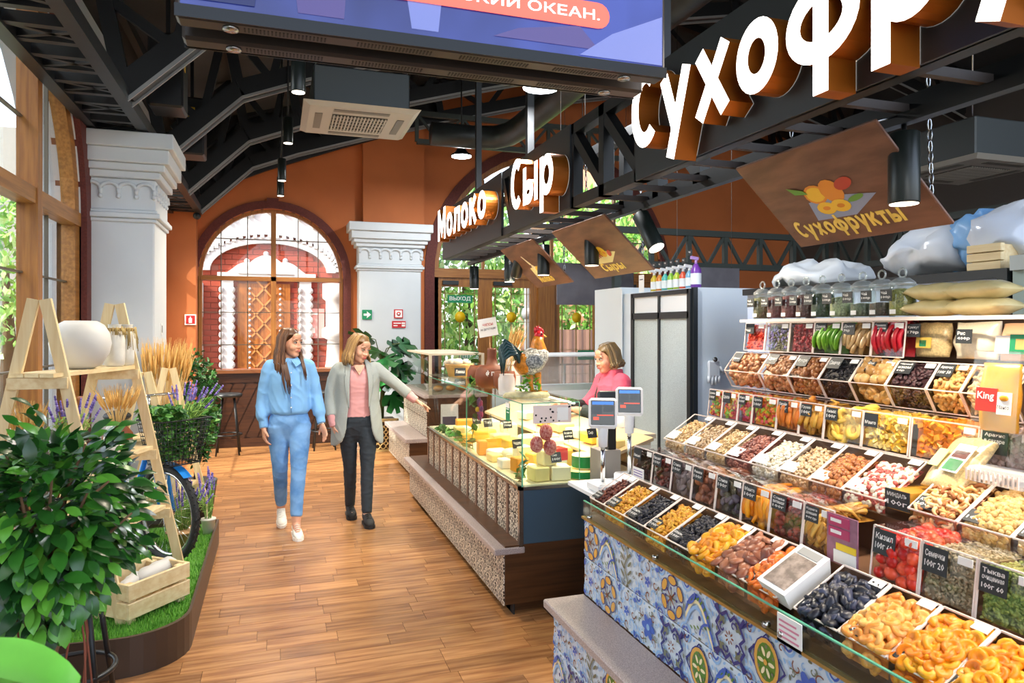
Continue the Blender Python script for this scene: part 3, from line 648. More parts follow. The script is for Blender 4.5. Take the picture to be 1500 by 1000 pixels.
def t_rosette():
    t = Tile()
    for i in range(6): a = i * PI / 3 + .5; t.ell(.34 * math.cos(a), .36 * math.sin(a), .17, .11, a + PI / 2, 2); t.ell(.34 * math.cos(a), .36 * math.sin(a), .145, .085, a + PI / 2, 3)
    for i in range(8): a = i * PI / 4; t.stroke([(0, 0), (.2 * math.cos(a), .2 * math.sin(a))], .035, 6 if i % 2 else 7); t.ell(.2 * math.cos(a), .2 * math.sin(a), .04, .03, a, 2)
    t.ell(0, 0, .06, .06, 0, 6); return t
def t_swirl():
    t = Tile()
    for d, m in ((-.12, 5), (0, 8), (.12, 1)): t.stroke([(-.5 + i * .1, d + -.3 + .55 * math.sin(i * .33 + .2)) for i in range(11)], .07, m)
    for k in range(7): t.ell(-.36 + k * .11, .12 + .2 * math.sin(k * .55), .055, .024, .9, 4)
    for k in range(6): t.ell(-.25 + k * .12, -.3 + .04 * k, .05, .02, -.5, 4)
    t.arc(.35, -.35, .3, PI / 2, PI, .05, 1); t.arc(-.4, .42, .28, -PI / 2, 0, .05, 1); t.ell(.05, -.02, .05, .05, .78, 2); t.arc(.42, .42, .2, PI, 1.5 * PI, .06, 5); return t
def t_twig():
    t = Tile(); t.stroke([(-.05 + .08 * math.sin(i), -.5 + i * .1) for i in range(11)], .05, 7)
    for k in range(9): s = 1 if k % 2 else -1; t.ell(s * .17 - .04, -.4 + k * .1, .12, .035, s * .7, 7)
    t.arc(0, 0, .42, .3, 1.3, .02, 5); t.arc(0, 0, .42, 3.3, 4.4, .02, 5); return t
def t_flower():
    t = Tile()
    for i in range(6): a = i * PI / 3; t.ell(.15 * math.cos(a), .15 * math.sin(a), .13, .085, a, 1)
    t.ell(0, 0, .07, .07, 0, 5)
    for i in range(4): a = i * PI / 2 + PI / 4; t.curl(.34 * math.cos(a), .34 * math.sin(a), .12, a, 1, .025, 6); t.curl(.36 * math.cos(a + .5), .36 * math.sin(a + .5), .09, a, -1, .025, 7)
    return t
def t_scroll():
    t = Tile()
    for i in range(4):
        a = i * PI / 2; P = [(-.48, .42), (-.3, .3), (-.12, .42), (0, .3), (.12, .42), (.3, .3), (.48, .42)]
        t.stroke([rot2(x, y, a) for x, y in P], .075, 2); x, y = rot2(.24, .24, a); t.ell(x, y, .1, .045, a + .8, 7); t.ell(x, y, .045, .1, a + .8, 7); t.curl(*rot2(.1, .22, a), .1, a, 1, .04, 2)
    for i in range(8): a = i * PI / 4; t.ell(.09 * math.cos(a), .09 * math.sin(a), .04, .018, a, 6)
    return t
def t_medal():
    t = Tile()
    t.stroke([(-.46, 0), (0, .48), (.46, 0), (0, -.48), (-.46, 0)], .05, 2)
    t.ell(0, 0, .34, .42, 0, 2, 16); t.ell(0, 0, .315, .395, 0, 3, 16); t.ell(0, 0, .24, .32, 0, 4, 16)
    for i in range(6): a = i * PI / 3; t.ell(.13 * math.cos(a), .18 * math.sin(a), .08, .035, a, 8); t.ell(.2 * math.cos(a + .5), .26 * math.sin(a + .5), .03, .03, a, 7)
    t.ell(0, 0, .05, .05, 0, 3)
    four(lambda a, c, s: t.curl(.4 * (c - s), .4 * (s + c), .1, a, 1, .025, 6)); return t
def t_light():
    t = Tile()
    for i in range(4): a = i * PI / 2; t.curl(*rot2(.22, .22, a), .2, a, 1, .045, 5); t.curl(*rot2(.3, .02, a), .12, a, -1, .03, 6); x, y = rot2(.38, .38, a); t.ell(x, y, .07, .05, a, 1)
    for i in range(5): a = i * 2 * PI / 5; t.ell(.07 * math.cos(a), .07 * math.sin(a), .06, .035, a, 1)
    return t
TK = [f().mesh('tile') for f in (t_rosette, t_swirl, t_twig, t_light, t_flower, t_scroll, t_medal)]
def face_left(Y, Z, X, s):                          # tile frame for a face looking towards -x
    return Matrix(((0, 0, -s, X), (-s, 0, 0, Y), (0, s, 0, Z), (0, 0, 0, 1)))
# ---- dried fruit counter
DX = 1.385; P_ = .176
dc = thing('dried_fruit_counter', (1.7, 3.07, 0), 'long counter faced with blue and ochre painted tiles under the dried fruit', 'counter')
mb = MB(); mb.box(DX + .012, 2.6, .1, 3.07, .06, .752); mb.box(1.245, DX + .02, .1, 3.07, .06, .35); mb.box(1.32, 2.6, .15, 3.02, 0, .06); mb.build('carcass', brownlam, dc)
mb = MB(); mb.bbox(1.185, DX + .01, .1, 3.08, .35, .39, .006); tag(mb.build('step_slab', granite, dc), 'pink grey granite step')
rt = random.Random(21); upper = [0, 1, 2, 3, 0, 1, 5, 6, 4, 0, 2, 6, 1, 3, 5, 0]; low = [3, 0, 3, 4, 5, 6, 1, 0, 6, 2, 5, 3, 1, 4, 6, 2]
for i in range(15):
    Y = 3.07 - .088 - i * P_
    if Y < .3: break
    for r, lst in ((0, low), (1, upper)):
        o = link('wall_tile', TK[lst[i % 16]], dc); o.matrix_local = Matrix.Translation(-dc.location) @ face_left(Y, .392 + .09 + r * .18, DX + .008, .178)
    if i < 12:
        for r in (0, 1):
            o = link('wall_tile', TK[rt.randrange(7)], dc); o.matrix_local = Matrix.Translation(-dc.location) @ face_left(Y, .082 + r * .178, 1.235, .176)
mb = MB(); mb.box(DX - .004, DX + .012, .1, 3.08, .752, .762); mb.build('brass_rail', mat('brass', '#b8a060', .3, .8), dc)
mb = MB(); mb.box(DX + .012, 2.6, .1, 3.07, .752, .765); mb.build('deck', mat('deck_brown', '#4a3c20', .3), dc)
mb = MB(); mb.box(DX + .002, DX + .010, .1, 3.07, .762, .835); mb.box(DX + .002, DX + .010, .1, 3.07, .835, .839, 1); mb.build('front_glass', [case_glass, glass_edge], dc)
for Y in (3.0, 2.4, 1.75, 1.68, 1.2):
    mb = MB(); mb.lathe([(.009, 0), (.009, .02)], 10, M=Matrix.Translation((DX - .008, Y, .775)) @ Matrix.Rotation(PI / 2, 4, 'Y')); mb.build('glass_clip', chrome, dc)
# stepped stand that carries the bins
st = thing('bin_stand', (2.0, 3.05, .765), 'stepped brown stand under the rows of bins', 'stand')
sm = mat('stand_brown', '#6b4b35', .5)
for k, (xa, xb, z) in enumerate(((1.635, 2.6, .935), (1.84, 2.6, 1.06), (2.06, 2.6, 1.213), (2.257, 2.6, 1.35), (2.43, 2.6, 1.69))):
    mb = MB(); mb.box(xa, xb, .3, 3.04, (.766, .935, 1.06, 1.213, 1.35)[k], z); mb.build('step', sm, st)
mb = MB(); mb.box(2.27, 2.62, .3, 3.06, 1.691, 1.70); mb.build('top_shelf', acrylic, st)
mb = MB(); mb.box(2.262, 2.27, .3, 3.06, 1.688, 1.702); mb.build('shelf_edge', acryl_edge, st)
# ---- cheese counter
cc = thing('cheese_counter', (1.6, 3.85, 0), 'glass cheese counter with lace pattern tiles, granite step and blue end panel', 'counter')
Y0, Y1 = 3.86, 6.5
mb = MB(); mb.box(1.30, 2.35, Y0 + .05, 6.85, 0, .06); mb.box(1.25, 2.35, Y0, 6.88, .06, .40); mb.build('base', brownlam, cc)
mb = MB(); mb.bbox(1.185, 1.37, Y0 - .01, 6.9, .35, .39, .006); tag(mb.build('step_slab', granite, cc), 'pink grey granite step')
mb = MB(); mb.box(1.36, 2.35, Y0 + .02, Y1, .40, .725); mb.build('body', brownlam, cc)
mb = MB(); mb.box(1.36, 2.2, Y0 + .005, Y0 + .02, .40, .715); tag(mb.build('end_panel', bluepan, cc), 'dark slate blue end panel')
mb = MB(); mb.box(1.335, 2.2, Y0 - .01, Y0 + .02, .715, .735); mb.box(1.335, 1.36, Y0 - .01, Y0 + .02, .39, .735); mb.box(1.335, 1.36, Y0, Y1, .715, .735); mb.build('metal_rail', steel, cc)
lt = MB(); lt.bbox(-.49, .49, -.49, .49, -.05, 0, .015); lt = lt.mesh('lace_tile', lace)
n = 11; pit = (Y1 - Y0 - .02) / n
for i in range(n):
    Y = Y0 + .02 + pit * (i + .5)
    for r in range(2):
        o = link('lace_tile', lt, cc); o.matrix_local = Matrix.Translation(-cc.location) @ face_left(Y, .47 + .162 * r, 1.352, .16) @ Matrix.Diagonal((1.22, 1, 1, 1))
    mb = MB(); mb.box(1.345, 1.36, Y + pit / 2 - .016, Y + pit / 2 + .016, .39, .72); mb.build('bronze_strip', bronze, cc)
for i in range(19):
    for r in range(2):
        o = link('lace_tile', lt, cc); o.matrix_local = Matrix.Translation(-cc.location) @ face_left(Y0 + .08 + i * .159, .13 + .155 * r, 1.242, .157)
mb = MB(); mb.box(1.30, 1.31, Y0, 6.88, 0, .06); mb.build('plinth', ink, cc)
YJ = along(683, 1.35)
for a, b, zt in ((Y0, YJ, 1.215), (YJ + .01, Y1, 1.20)):
    mb = MB(); mb.box(1.352, 1.358, a, b, .735, zt); mb.box(1.351, 1.359, a, b, zt, zt + .005, 1); mb.box(1.351, 1.359, a - .004, a, .735, zt, 1); mb.build('front_glass', [case_glass, glass_edge], cc)
mb = MB(); mb.box(1.352, 1.72, Y0, Y0 + .006, .735, 1.215); mb.box(1.352, 1.72, Y0, Y0 + .006, 1.215, 1.22, 1); mb.box(1.718, 1.722, Y0, Y0 + .006, .735, 1.215, 1); mb.build('end_glass', [case_glass, glass_edge], cc)
mb = MB(); mb.box(1.352, 1.72, Y0, Y1, 1.22, 1.228); mb.build('top_glass', case_glass, cc)
mb = MB(); mb.box(1.36, 2.2, Y0 + .02, Y1, .725, .74); mb.build('deck', mat('deck_cream', '#e9dcb4', .4), cc)
mb = MB(); mb.add([(1.9, Y0 + .05, .86), (2.25, Y0 + .05, .97), (2.25, Y1, .97), (1.9, Y1, .86), (1.9, Y0 + .05, .84), (2.25, Y0 + .05, .95), (2.25, Y1, .95), (1.9, Y1, .84)], [(0, 1, 2, 3), (7, 6, 5, 4), (0, 4, 5, 1), (1, 5, 6, 2), (2, 6, 7, 3), (3, 7, 4, 0)]); mb.build('back_shelf', mat('pale_wood_shelf', '#cdb28a', .45), cc)
for Y in (Y0 + .4, YJ, Y1 - .2):
    mb = MB(); mb.box(1.9, 1.92, Y - .01, Y + .01, .74, .86); mb.build('bracket', steel, cc)
mb = MB(); mb.box(2.22, 2.41, Y0 + .3, Y1, .92, .95); mb.box(2.3, 2.40, Y0 + .35, Y1, 0, .92); mb.build('worktop', mat('pale_worktop', '#d8c6a8', .4), cc)
# ---- far counters: a tiled one with glass case, and a low bakery case behind
fc = thing('bakery_counter', (1.6, 7.75, 0), 'small tiled counter with glass case beyond the cheese counter', 'counter')
mb = MB(); mb.box(1.45, 2.3, 7.8, 9.3, 0, .05); mb.box(1.40, 2.3, 7.75, 9.3, .05, .42); mb.box(1.6, 2.3, 7.78, 9.3, .42, .88); mb.build('base', brownlam, fc)
mb = MB(); mb.bbox(1.35, 1.62, 7.73, 9.32, .38, .43, .006); mb.bbox(1.56, 2.3, 7.73, 9.32, .87, .91, .006); mb.build('granite_top', granite, fc)
for i in range(9):
    for r in range(2):
        o = link('lace_tile', lt, fc); o.matrix_local = Matrix.Translation(-fc.location) @ face_left(7.84 + i * .163, .13 + .16 * r, 1.395, .16)
        o = link('lace_tile', lt, fc); o.matrix_local = Matrix.Translation(-fc.location) @ face_left(7.86 + i * .163, .53 + .2 * r, 1.595, .16) @ Matrix.Diagonal((1, 1.2, 1, 1))
mb = MB(); mb.box(1.63, 2.25, 7.76, 9.2, .91, 1.35); mb.build('glass_case', case_glass, fc)
mb = MB(); mb.box(1.63, 2.25, 7.76, 9.2, 1.35, 1.37); mb.box(1.62, 1.65, 7.75, 7.78, .91, 1.37); mb.box(2.23, 2.26, 7.75, 7.78, .91, 1.37); mb.build('case_frame', mat('beige_metal', '#c9bda6', .4), fc)
mb = MB(); mb.box(1.65, 2.2, 7.9, 9.1, 1.10, 1.115); mb.build('shelf', case_glass, fc)
mb = MB(); mb.box(1.75, 1.95, 7.742, 7.748, .42, .8); mb.box(1.77, 1.93, 7.739, 7.743, .56, .66, 1); mb.build('notice', [paper, mat('slate_print', '#4b4f66', .6)], fc)
for i in range(3):
    t = thing('pastry', (1.8 + .15 * i, 8.1, .92), ('golden round bun on the bakery case floor, nearest the aisle', 'golden round bun in the middle of the bakery case floor', 'golden round bun at the back of the bakery case floor')[i], 'bun')
    mb = MB(); mb.ball((1.8 + .15 * i, 8.1, .95), (.06, .06, .035), 12, 8); mb.build('bun', mat('bun', '#c98a45', .5, var=.3), t)
# ================================================================== DRIED FRUIT DISPLAY
def ico(sub=1):
    bm = bmesh.new(); bmesh.ops.create_icosphere(bm, subdivisions=sub, radius=1)
    vs = [v.co.copy() for v in bm.verts]; bm.verts.index_update(); fs = [[v.index for v in f.verts] for f in bm.faces]; bm.free(); return vs, fs
def bumpy(base, k, sx, sy, sz, seed):
    vs, fs = base; return [V(v.x * sx, v.y * sy, v.z * sz) * (1 + k * noise.noise(v * 2.3 + V(seed, 0, 0))) for v in vs], fs
I1, I2 = ico(1), ico(2)
def dish(r=1, h=.35, dent=.5, n=10):
    rings = []
    for rr, z in ((.3, -h), (.85, -h * .8), (1, 0), (.85, h * .75), (.5, h * .8), (.2, h * (.8 - dent))): rings.append([V(rr * math.cos(2 * PI * i / n) * (1 + .08 * math.sin(3 * i)), rr * .85 * math.sin(2 * PI * i / n), z) for i in range(n)])
    m = MB(); m.loft(rings); return [Vector(v) for v in m.v], m.f
def bent(r=.33, n=7, arc=2.6, m_=6):
    m = MB(); m.tube([V(math.cos(arc * (i / (n - 1) - .5)) - .5, math.sin(arc * (i / (n - 1) - .5)), 0) for i in range(n)], [r * (.55 + .45 * math.sin(PI * (i + .6) / (n + .2))) * (1.15 if i < n / 2 else .95) for i in range(n)], m_); return [Vector(v) for v in m.v], m.f
def ringi():
    m = MB(); n = 12; rings = []
    for rr, z in ((.45, -.18), (1, -.15), (1.02, .12), (.5, .2), (.35, .05)): rings.append([V(rr * (1 + .06 * math.sin(5 * i)) * math.cos(2 * PI * i / n), rr * math.sin(2 * PI * i / n), z) for i in range(n)])
    m.loft(rings + [rings[0]], caps=False); return [Vector(v) for v in m.v], m.f
def slab(l=1, w=.3, t=.1, bend=.2):
    m = MB(); n = 6; rings = []
    for i in range(n):
        x = -l + 2 * l * i / (n - 1); k = .55 + .45 * math.sin(PI * (i + .5) / n); zz = bend * math.sin(PI * i / (n - 1))
        rings.append([V(x, -w * k, zz - t), V(x, w * k, zz - t), V(x, w * k * .8, zz + t), V(x, -w * k * .8, zz + t)])
    m.loft(rings); return [Vector(v) for v in m.v], m.f
def peanut():
    m = MB(); m.lathe([(.12, -1), (.4, -.85), (.48, -.5), (.36, 0), (.46, .5), (.38, .85), (.1, 1)], 8); return [Vector((v[2], v[0], v[1])) for v in m.v], m.f
ITEM = {'raisin': bumpy(I1, .45, 1, .62, .5, 1), 'round': bumpy(I1, .1, 1, 1, .95, 2), 'nut': bumpy(I2, .18, 1, .93, .93, 3), 'almond': bumpy(I1, .1, 1, .55, .38, 4), 'prune': bumpy(I2, .5, 1, .7, .45, 5), 'fig': bumpy(I2, .3, 1, .8, .38, 6), 'apricot': dish(), 'cashew': bent(), 'ring': ringi(), 'slab': slab(), 'seed': bumpy((I1[0], I1[1]), .05, 1, .55, .28, 7), 'peanut': peanut(), 'pod': slab(1, .16, .12, .5), 'cube': ([V(x, y, z) for z in (-.6, .6) for y in (-.6, .6) for x in (-.7, .7)], [(0, 2, 3, 1), (4, 5, 7, 6), (0, 1, 5, 4), (2, 6, 7, 3), (0, 4, 6, 2), (1, 3, 7, 5)])}
fruit_n = [0]
def fruit_mats(key, cols, rough=.4):
    return [mat('%s_%d' % (key, i), c, rough, var=.25, vscale=60, spec=.5) for i, c in enumerate(cols)]
ITEM_ME = {}
def item_mesh(kind, mats, key):
    k = (kind, key)
    if k not in ITEM_ME:
        l = []
        for m in mats: mb = MB(); mb.add(ITEM[kind][0], ITEM[kind][1], 0, kind != 'cube'); l.append(mb.mesh(kind, m))
        ITEM_ME[k] = l
    return ITEM_ME[k]
class Surf:                                        # parallelogram patch: O + a*U + b*W, normal N
    def __init__(s, O, U, W, lift=0.0): s.O, s.U, s.W = Vector(O), Vector(U), Vector(W); s.N = s.U.cross(s.W).normalized(); s.lift = lift
    def p(s, a, b, d=0): return s.O + s.U * a + s.W * b + s.N * (d + s.lift * math.sin(PI * a) * math.sin(PI * min(1, b + .1)))
def pile(name, kind, n, size, mats, surfs, label, cat, seed, parent=None, flat=.35, dirv=None, depth=1.0):
    rr = random.Random(seed); mb = MB(); vs, fs = ITEM[kind]
    for s in surfs:
        k = 6                                     # the mass below the loose top layer
        g = [[s.p(.01 + .98 * i / k, .01 + .98 * j / k, -size * .55) for i in range(k + 1)] for j in range(k + 1)]
        mb.add([p for r in g for p in r], [(j * (k + 1) + i, j * (k + 1) + i + 1, (j + 1) * (k + 1) + i + 1, (j + 1) * (k + 1) + i) for j in range(k) for i in range(k)], len(mats) - 1)
    tot = sum(s.U.length * s.W.length for s in surfs)
    for s in surfs:
        m = max(3, int(n * s.U.length * s.W.length / tot)); mu = size / max(.01, s.U.length) * .8; mw = size / max(.01, s.W.length) * .8
        R0 = Matrix((s.U.normalized(), s.N.cross(s.U.normalized()), s.N)).transposed()
        for i in range(m):
            a, b = rr.uniform(min(.45, mu), max(.55, 1 - mu)), rr.uniform(min(.45, mw), max(.55, 1 - mw)); z = size * rr.uniform(-.3, .3) * depth
            az = rr.uniform(0, 6.28) if dirv is None else dirv + rr.uniform(-.3, .3)
            M = Matrix.Translation(s.p(a, b, z)) @ (R0 @ Euler((rr.gauss(0, flat), rr.gauss(0, flat), az)).to_matrix()).to_4x4() @ Matrix.Scale(size * rr.uniform(.82, 1.15), 4)
            mb.add(vs, fs, rr.randrange(len(mats)), kind != 'cube', M)
    o = mb.build(name, mats, parent)
    if parent is None: tag(o, label, cat)
    o['kind'] = 'stuff'; return o
def singles(name, kind, n, size, mats, key, s, label, cat, group, seed, flat=.3, dirv=None, lift=.4, grid=True):
    rr = random.Random(seed); ms = item_mesh(kind, mats, key)
    nu = max(1, round(math.sqrt(n * s.U.length / s.W.length))); nw = max(1, math.ceil(n / nu))
    if dirv is not None and size > s.W.length / 4: nu, nw = n, 1
    R0 = Matrix((s.U.normalized(), s.N.cross(s.U.normalized()), s.N)).transposed()
    for i in range(nu * nw):
        a = ((i % nu) + .5 + rr.uniform(-.28, .28)) / nu; b = ((i // nu) + .5 + rr.uniform(-.28, .28) * (1 if nw > 1 else .15)) / nw
        az = rr.uniform(0, 6.28) if dirv is None else dirv + rr.uniform(-.2, .2)
        o = link(name, rr.choice(ms)); o.matrix_local = Matrix.Translation(s.p(a, b, size * lift * rr.uniform(.7, 1.4))) @ (R0 @ Euler((rr.gauss(0, flat), rr.gauss(0, flat), az)).to_matrix()).to_4x4() @ Matrix.Scale(size * rr.uniform(.9, 1.12), 4)
        tag(o, label, cat, group)
def price_tag(parent, O, ex, ey, w, h, lines, board=True, name='price_tag', label=None):
    O, ex, ey = Vector(O), Vector(ex).normalized(), Vector(ey).normalized(); ez = ex.cross(ey); mb = MB()
    M = Matrix(((ex.x, ey.x, ez.x, O.x), (ex.y, ey.y, ez.y, O.y), (ex.z, ey.z, ez.z, O.z), (0, 0, 0, 1)))
    mb.box(0, w, 0, h, 0, .0025, 0, M); k = len(lines)
    for i, t in enumerate(lines):
        lh = h / (k + .6); y = h - lh * (i + 1.05)
        if t: put_text(mb, t, O + ex * w * .1 + ey * y + ez * .0032, ex, ey, w=w * .8 if len(t) > 3 else w * .5, h=lh * .66, mi=1, bold=.012, res=1)
    o = mb.build(name, [chalk, paper] if board else [paper, mat('grey_print', '#5a5a60', .6)], parent)
    if label: o['label'] = label
    return o
def tray(Y0, Y1, prof, label, name='fruit_tray', back=True):
    Xf, zft, zfb, Xb, zbt, zbb = prof; e = .003; t = .003; a, b = Y0 + e, Y1 - e
    o = thing(name, ((Xf + Xb) / 2, (a + b) / 2, zfb), label, 'tray')
    mb = MB(); mb.add([(Xf, a, zfb), (Xb, a, zbb), (Xb, b, zbb), (Xf, b, zfb)], [(0, 1, 2, 3)])
    mb.add([(Xf, a, zfb), (Xf, b, zfb), (Xf, b, zft), (Xf, a, zft)], [(0, 1, 2, 3)]); mb.add([(Xb, a, zbb), (Xb, b, zbb), (Xb, b, zbt), (Xb, a, zbt)], [(0, 1, 2, 3)])
    for y in (a, b): mb.add([(Xf, y, zfb), (Xb, y, zbb), (Xb, y, zbt), (Xf, y, zft)], [(0, 1, 2, 3)])
    mb.build('acrylic_body', acrylic, o)
    mb = MB()
    for p, q in (((Xf, a, zft), (Xf, b, zft)), ((Xb, a, zbt), (Xb, b, zbt)), ((Xf, a, zft), (Xb, a, zbt)), ((Xf, b, zft), (Xb, b, zbt))): mb.bar(p, q, .005, .004)
    mb.build('rim', acryl_edge, o); return o
def bin_(Y0, Y1, prof, label, name='fruit_bin'):   # prof: front line from bottom to top [(X,z)...], back X
    line, Xb = prof; a, b = Y0 + .003, Y1 - .003
    o = thing(name, ((line[0][0] + Xb) / 2, (a + b) / 2, line[0][1]), label, 'bin')
    mb = MB(); L = line + [(Xb, line[-1][1]), (Xb, line[0][1])]; n = len(L)
    for i in range(n): p, q = L[i], L[(i + 1) % n]; mb.add([(p[0], a, p[1]), (p[0], b, p[1]), (q[0], b, q[1]), (q[0], a, q[1])], [(0, 1, 2, 3)])
    for y in (a, b): mb.poly([(x, y, z) for x, z in L])
    mb.build('acrylic_body', acrylic, o)
    mb = MB()
    for x, z in line: mb.bar((x, a, z), (x, b, z), .004, .004)
    for p, q in zip(line, line[1:]):
        for y in (a, b): mb.bar((p[0], y, p[1]), (q[0], y, q[1]), .003, .005)
    mb.build('edge', acryl_edge, o); return o
ORD = ['farthest', 'second', 'third', 'fourth', 'fifth', 'sixth', 'seventh', 'eighth', 'ninth', 'tenth', 'eleventh', 'twelfth']
def brk(pxs, X): return [along(p, X) for p in pxs]
# palettes
C = dict(dred=('#6a2a1c', '#7d3a25', '#52201a'), gold=('#e0a22c', '#efb93f', '#cf8a1e'), blk=('#23222c', '#35343f', '#191820'), apr=('#f0a51e', '#f6b732', '#e88d14'), brown=('#93573f', '#7a4536', '#b07152'), oran=('#e8761f', '#f08a30', '#d9620f'), prune=('#2a2d3c', '#41465c', '#1d1f2a'), lapr=('#f2a94a', '#f7bb63', '#e4923a'), bor=('#f59a10', '#fbb01f', '#f08400'), cream=('#e0bd85', '#cfa569', '#edd2a3'), cream2=('#d9b98f', '#e6cba8', '#c9a272'), redn=('#a05a48', '#b87662', '#7f4136'), whiten=('#efe3cd', '#f7f0e2', '#e0cfb0'), haz=('#b5713c', '#c9874d', '#9d5b2c'), pist=('#e8d8b8', '#f2e8d0', '#b5524a'), cash=('#e9be82', '#f2d09b', '#d59f5c', '#b8703c'), chick=('#d6ad68', '#e2bd7c', '#c79a52'), choc=('#4a2418', '#5e3020', '#38180f'), maroonf=('#6b1a14', '#84261c', '#4d100d'), grey=('#7b6a6c', '#8c7b7e', '#665658'), sienna=('#9c5a3c', '#b06f4d', '#84472d'), dgreen=('#4b4a3c', '#5d5566', '#3b3a2e'), mango=('#f0960c', '#f8ab1f', '#e58400'), cran=('#8c2a26', '#a53a30', '#701c1e'), banana=('#d6a045', '#e6b85a', '#bb8432'), red=('#d42418', '#e33c26', '#b81a18', '#f05a38'), bseed=('#b0a283', '#c4b899', '#958868'), gseed=('#8a9a45', '#a3b35c', '#74853a'), multi=('#e0481f', '#f0a01c', '#8fc23a', '#f6d24a', '#d62a3a'), multi2=('#e33a4a', '#f3c22c', '#a8cf3a', '#f08a2a'), orslab=('#e8862c', '#f09a42', '#d97420'), pear=('#d99c38', '#e6b24e', '#c48628'), pine=('#f2bd3a', '#f8cf58', '#e3a422'), cubes=('#f6cf52', '#fbe08a', '#efb62e'), walnut=('#c0875a', '#a8704a', '#d49c6c'), kiwi=('#c79a5a', '#d8ae70', '#b58648'), rais=('#4b3036', '#5c3d42', '#3a242a'), pnut=('#dcae6a', '#e8c080', '#cc9a54'), herb=('#6b6a4c', '#8f86b8', '#a597cf', '#7d7a58'), berry=('#b5242c', '#d0404a', '#96181f'), greenp=('#7fc234', '#93d24a', '#6aab26'), tan=('#d4a868', '#e0ba80', '#c29554'), redstrip=('#cf1f36', '#dd3448', '#b81428'), beige=('#d8bf8c', '#e3cfa2', '#c9ad76'), beads=('#a98c86', '#bda39d', '#927570'))
FM = {k: fruit_mats('fruit_' + k, v) for k, v in C.items()}
# ---- row A: lowest tilted trays
PA = (1.418, .852, .785, 1.60, .955, .835)
A_px = [864, 884, 913, 943, 974, 1006, 1043, 1086, 1137]
A_dat = [('raisin', 'dred', 120, .011, 'dark red barberries', 'Барбарис', 0), ('raisin', 'gold', 230, .0105, 'golden raisins', 'Изюм', 0), ('raisin', 'blk', 260, .0105, 'black raisins', 'Изюм', 0), ('raisin', 'gold', 260, .0115, 'pale yellow raisins', 'Изюм', 0), ('raisin', 'blk', 260, .012, 'glossy black raisins', 'Изюм', 0),
         ('apricot', 'apr', 40, .026, 'yellow dried apricots', 'Курага', 28), ('fig', 'brown', 40, .027, 'brown dried figs', 'Инжир', 24), ('apricot', 'oran', 50, .024, 'deep orange dried apricots', 'Курага', 32)]
A_px2 = [1162, 1228, 1299, 1378, 1470]
A_dat2 = [('prune', 'prune', 50, .022, 'blue-black prunes', 'Чернослив', 36), ('apricot', 'lapr', 46, .023, 'pale orange dried apricots', 'Курага 70', 36), ('apricot', 'bor', 50, .024, 'bright orange dried apricots', 'Курага', 40), ('apricot', 'bor', 40, .024, 'orange dried apricots', 'Курага', 30)]
def do_trays(px, dat, prof, rowname, seed0, top=.75, tagw=.075, grey_tag=False, off=0):
    ys = brk(px, prof[0])
    for i, d in enumerate(dat):
        kind, key, n, size, what, word, nsing = d; Yb, Ya = ys[i], ys[i + 1]
        o = tray(Ya, Yb, prof, 'clear tray of %s, %s along the %s' % (what, ORD[i + off], rowname))
        Xf, zft, zfb, Xb, zbt, zbb = prof; f1, f2 = .86, .80
        O = V(Xf + .006, Yb - .008, zfb + (zft - zfb) * f1); U = V(0, -(Yb - Ya - .016), 0); Wv = V(Xb - .006, Yb - .008, zbb + (zbt - zbb) * f2) - O
        s = Surf(O, U, Wv, .016); s.N = V(-.45, 0, .9).normalized() if s.N.z < 0 else s.N
        fr = Surf(V(Xf + .004, Yb - .008, zfb + .004), U, V(0, 0, (zft - zfb) * .8)); fr.N = V(-1, 0, 0)
        pile('%s_heap' % key, kind, n, size, FM[key], [s], 'loose %s filling the %s tray of the %s' % (what, ORD[i + off], rowname), what.split()[-1], seed0 + i)
        pile('front_layer', kind, max(8, n // 6), size * .9, FM[key], [fr], None, None, seed0 + 50 + i, parent=o, depth=.3)
        if nsing: singles(kind if kind != 'fig' else 'fig', kind, nsing, size, FM[key], key, s, 'one of the %s on top of the %s tray' % (what, ORD[i + off]), {'apricot': 'dried apricot', 'fig': 'dried fig', 'prune': 'prune', 'cashew': 'cashew nut'}.get(kind, kind), '%s in the %s' % (what, rowname), seed0 + 100 + i)
        sl_ = (V(Xb, 0, zbt) - V(Xf, 0, zft)).normalized(); w = min(tagw, (Yb - Ya) * .42)
        price_tag(o, V(Xf, Yb - .01, zft) + sl_ * .008 + V(0, 0, .004), (0, -1, 0), sl_, w, w * .75, [word, '100г'] if not grey_tag else ['', word], not grey_tag)
        price_tag(o, V(Xb, Ya + .055, zbt) - sl_ * .03 + V(0, 0, .003), (0, -1, 0), sl_, .045, .024, [''], False, 'white_label')
do_trays(A_px, A_dat, PA, 'lowest row', 100)
do_trays(A_px2, A_dat2, PA, 'lowest row', 140, off=8, tagw=.085)
ys = brk([1137, 1160], 1.45)
t = thing('takeaway_box', (1.5, (ys[0] + ys[1]) / 2, .82), 'white card box with window resting on the lowest tray row', 'box')
M = Matrix.Translation((1.50, (ys[0] + ys[1]) / 2 + .005, .90)) @ Matrix.Rotation(-.5, 4, 'Y') @ Matrix.Rotation(.12, 4, 'X')
mb = MB(); mb.add([M @ V(x, y, z) for x, y, z in ((-.085, -.045, -.035), (.085, -.045, -.035), (.085, .045, -.035), (-.085, .045, -.035), (-.095, -.058, .035), (.095, -.058, .035), (.095, .058, .035), (-.095, .058, .035))], [(3, 2, 1, 0), (0, 1, 5, 4), (1, 2, 6, 5), (2, 3, 7, 6), (3, 0, 4, 7), (4, 5, 6, 7)]); mb.build('carton', paper, t)
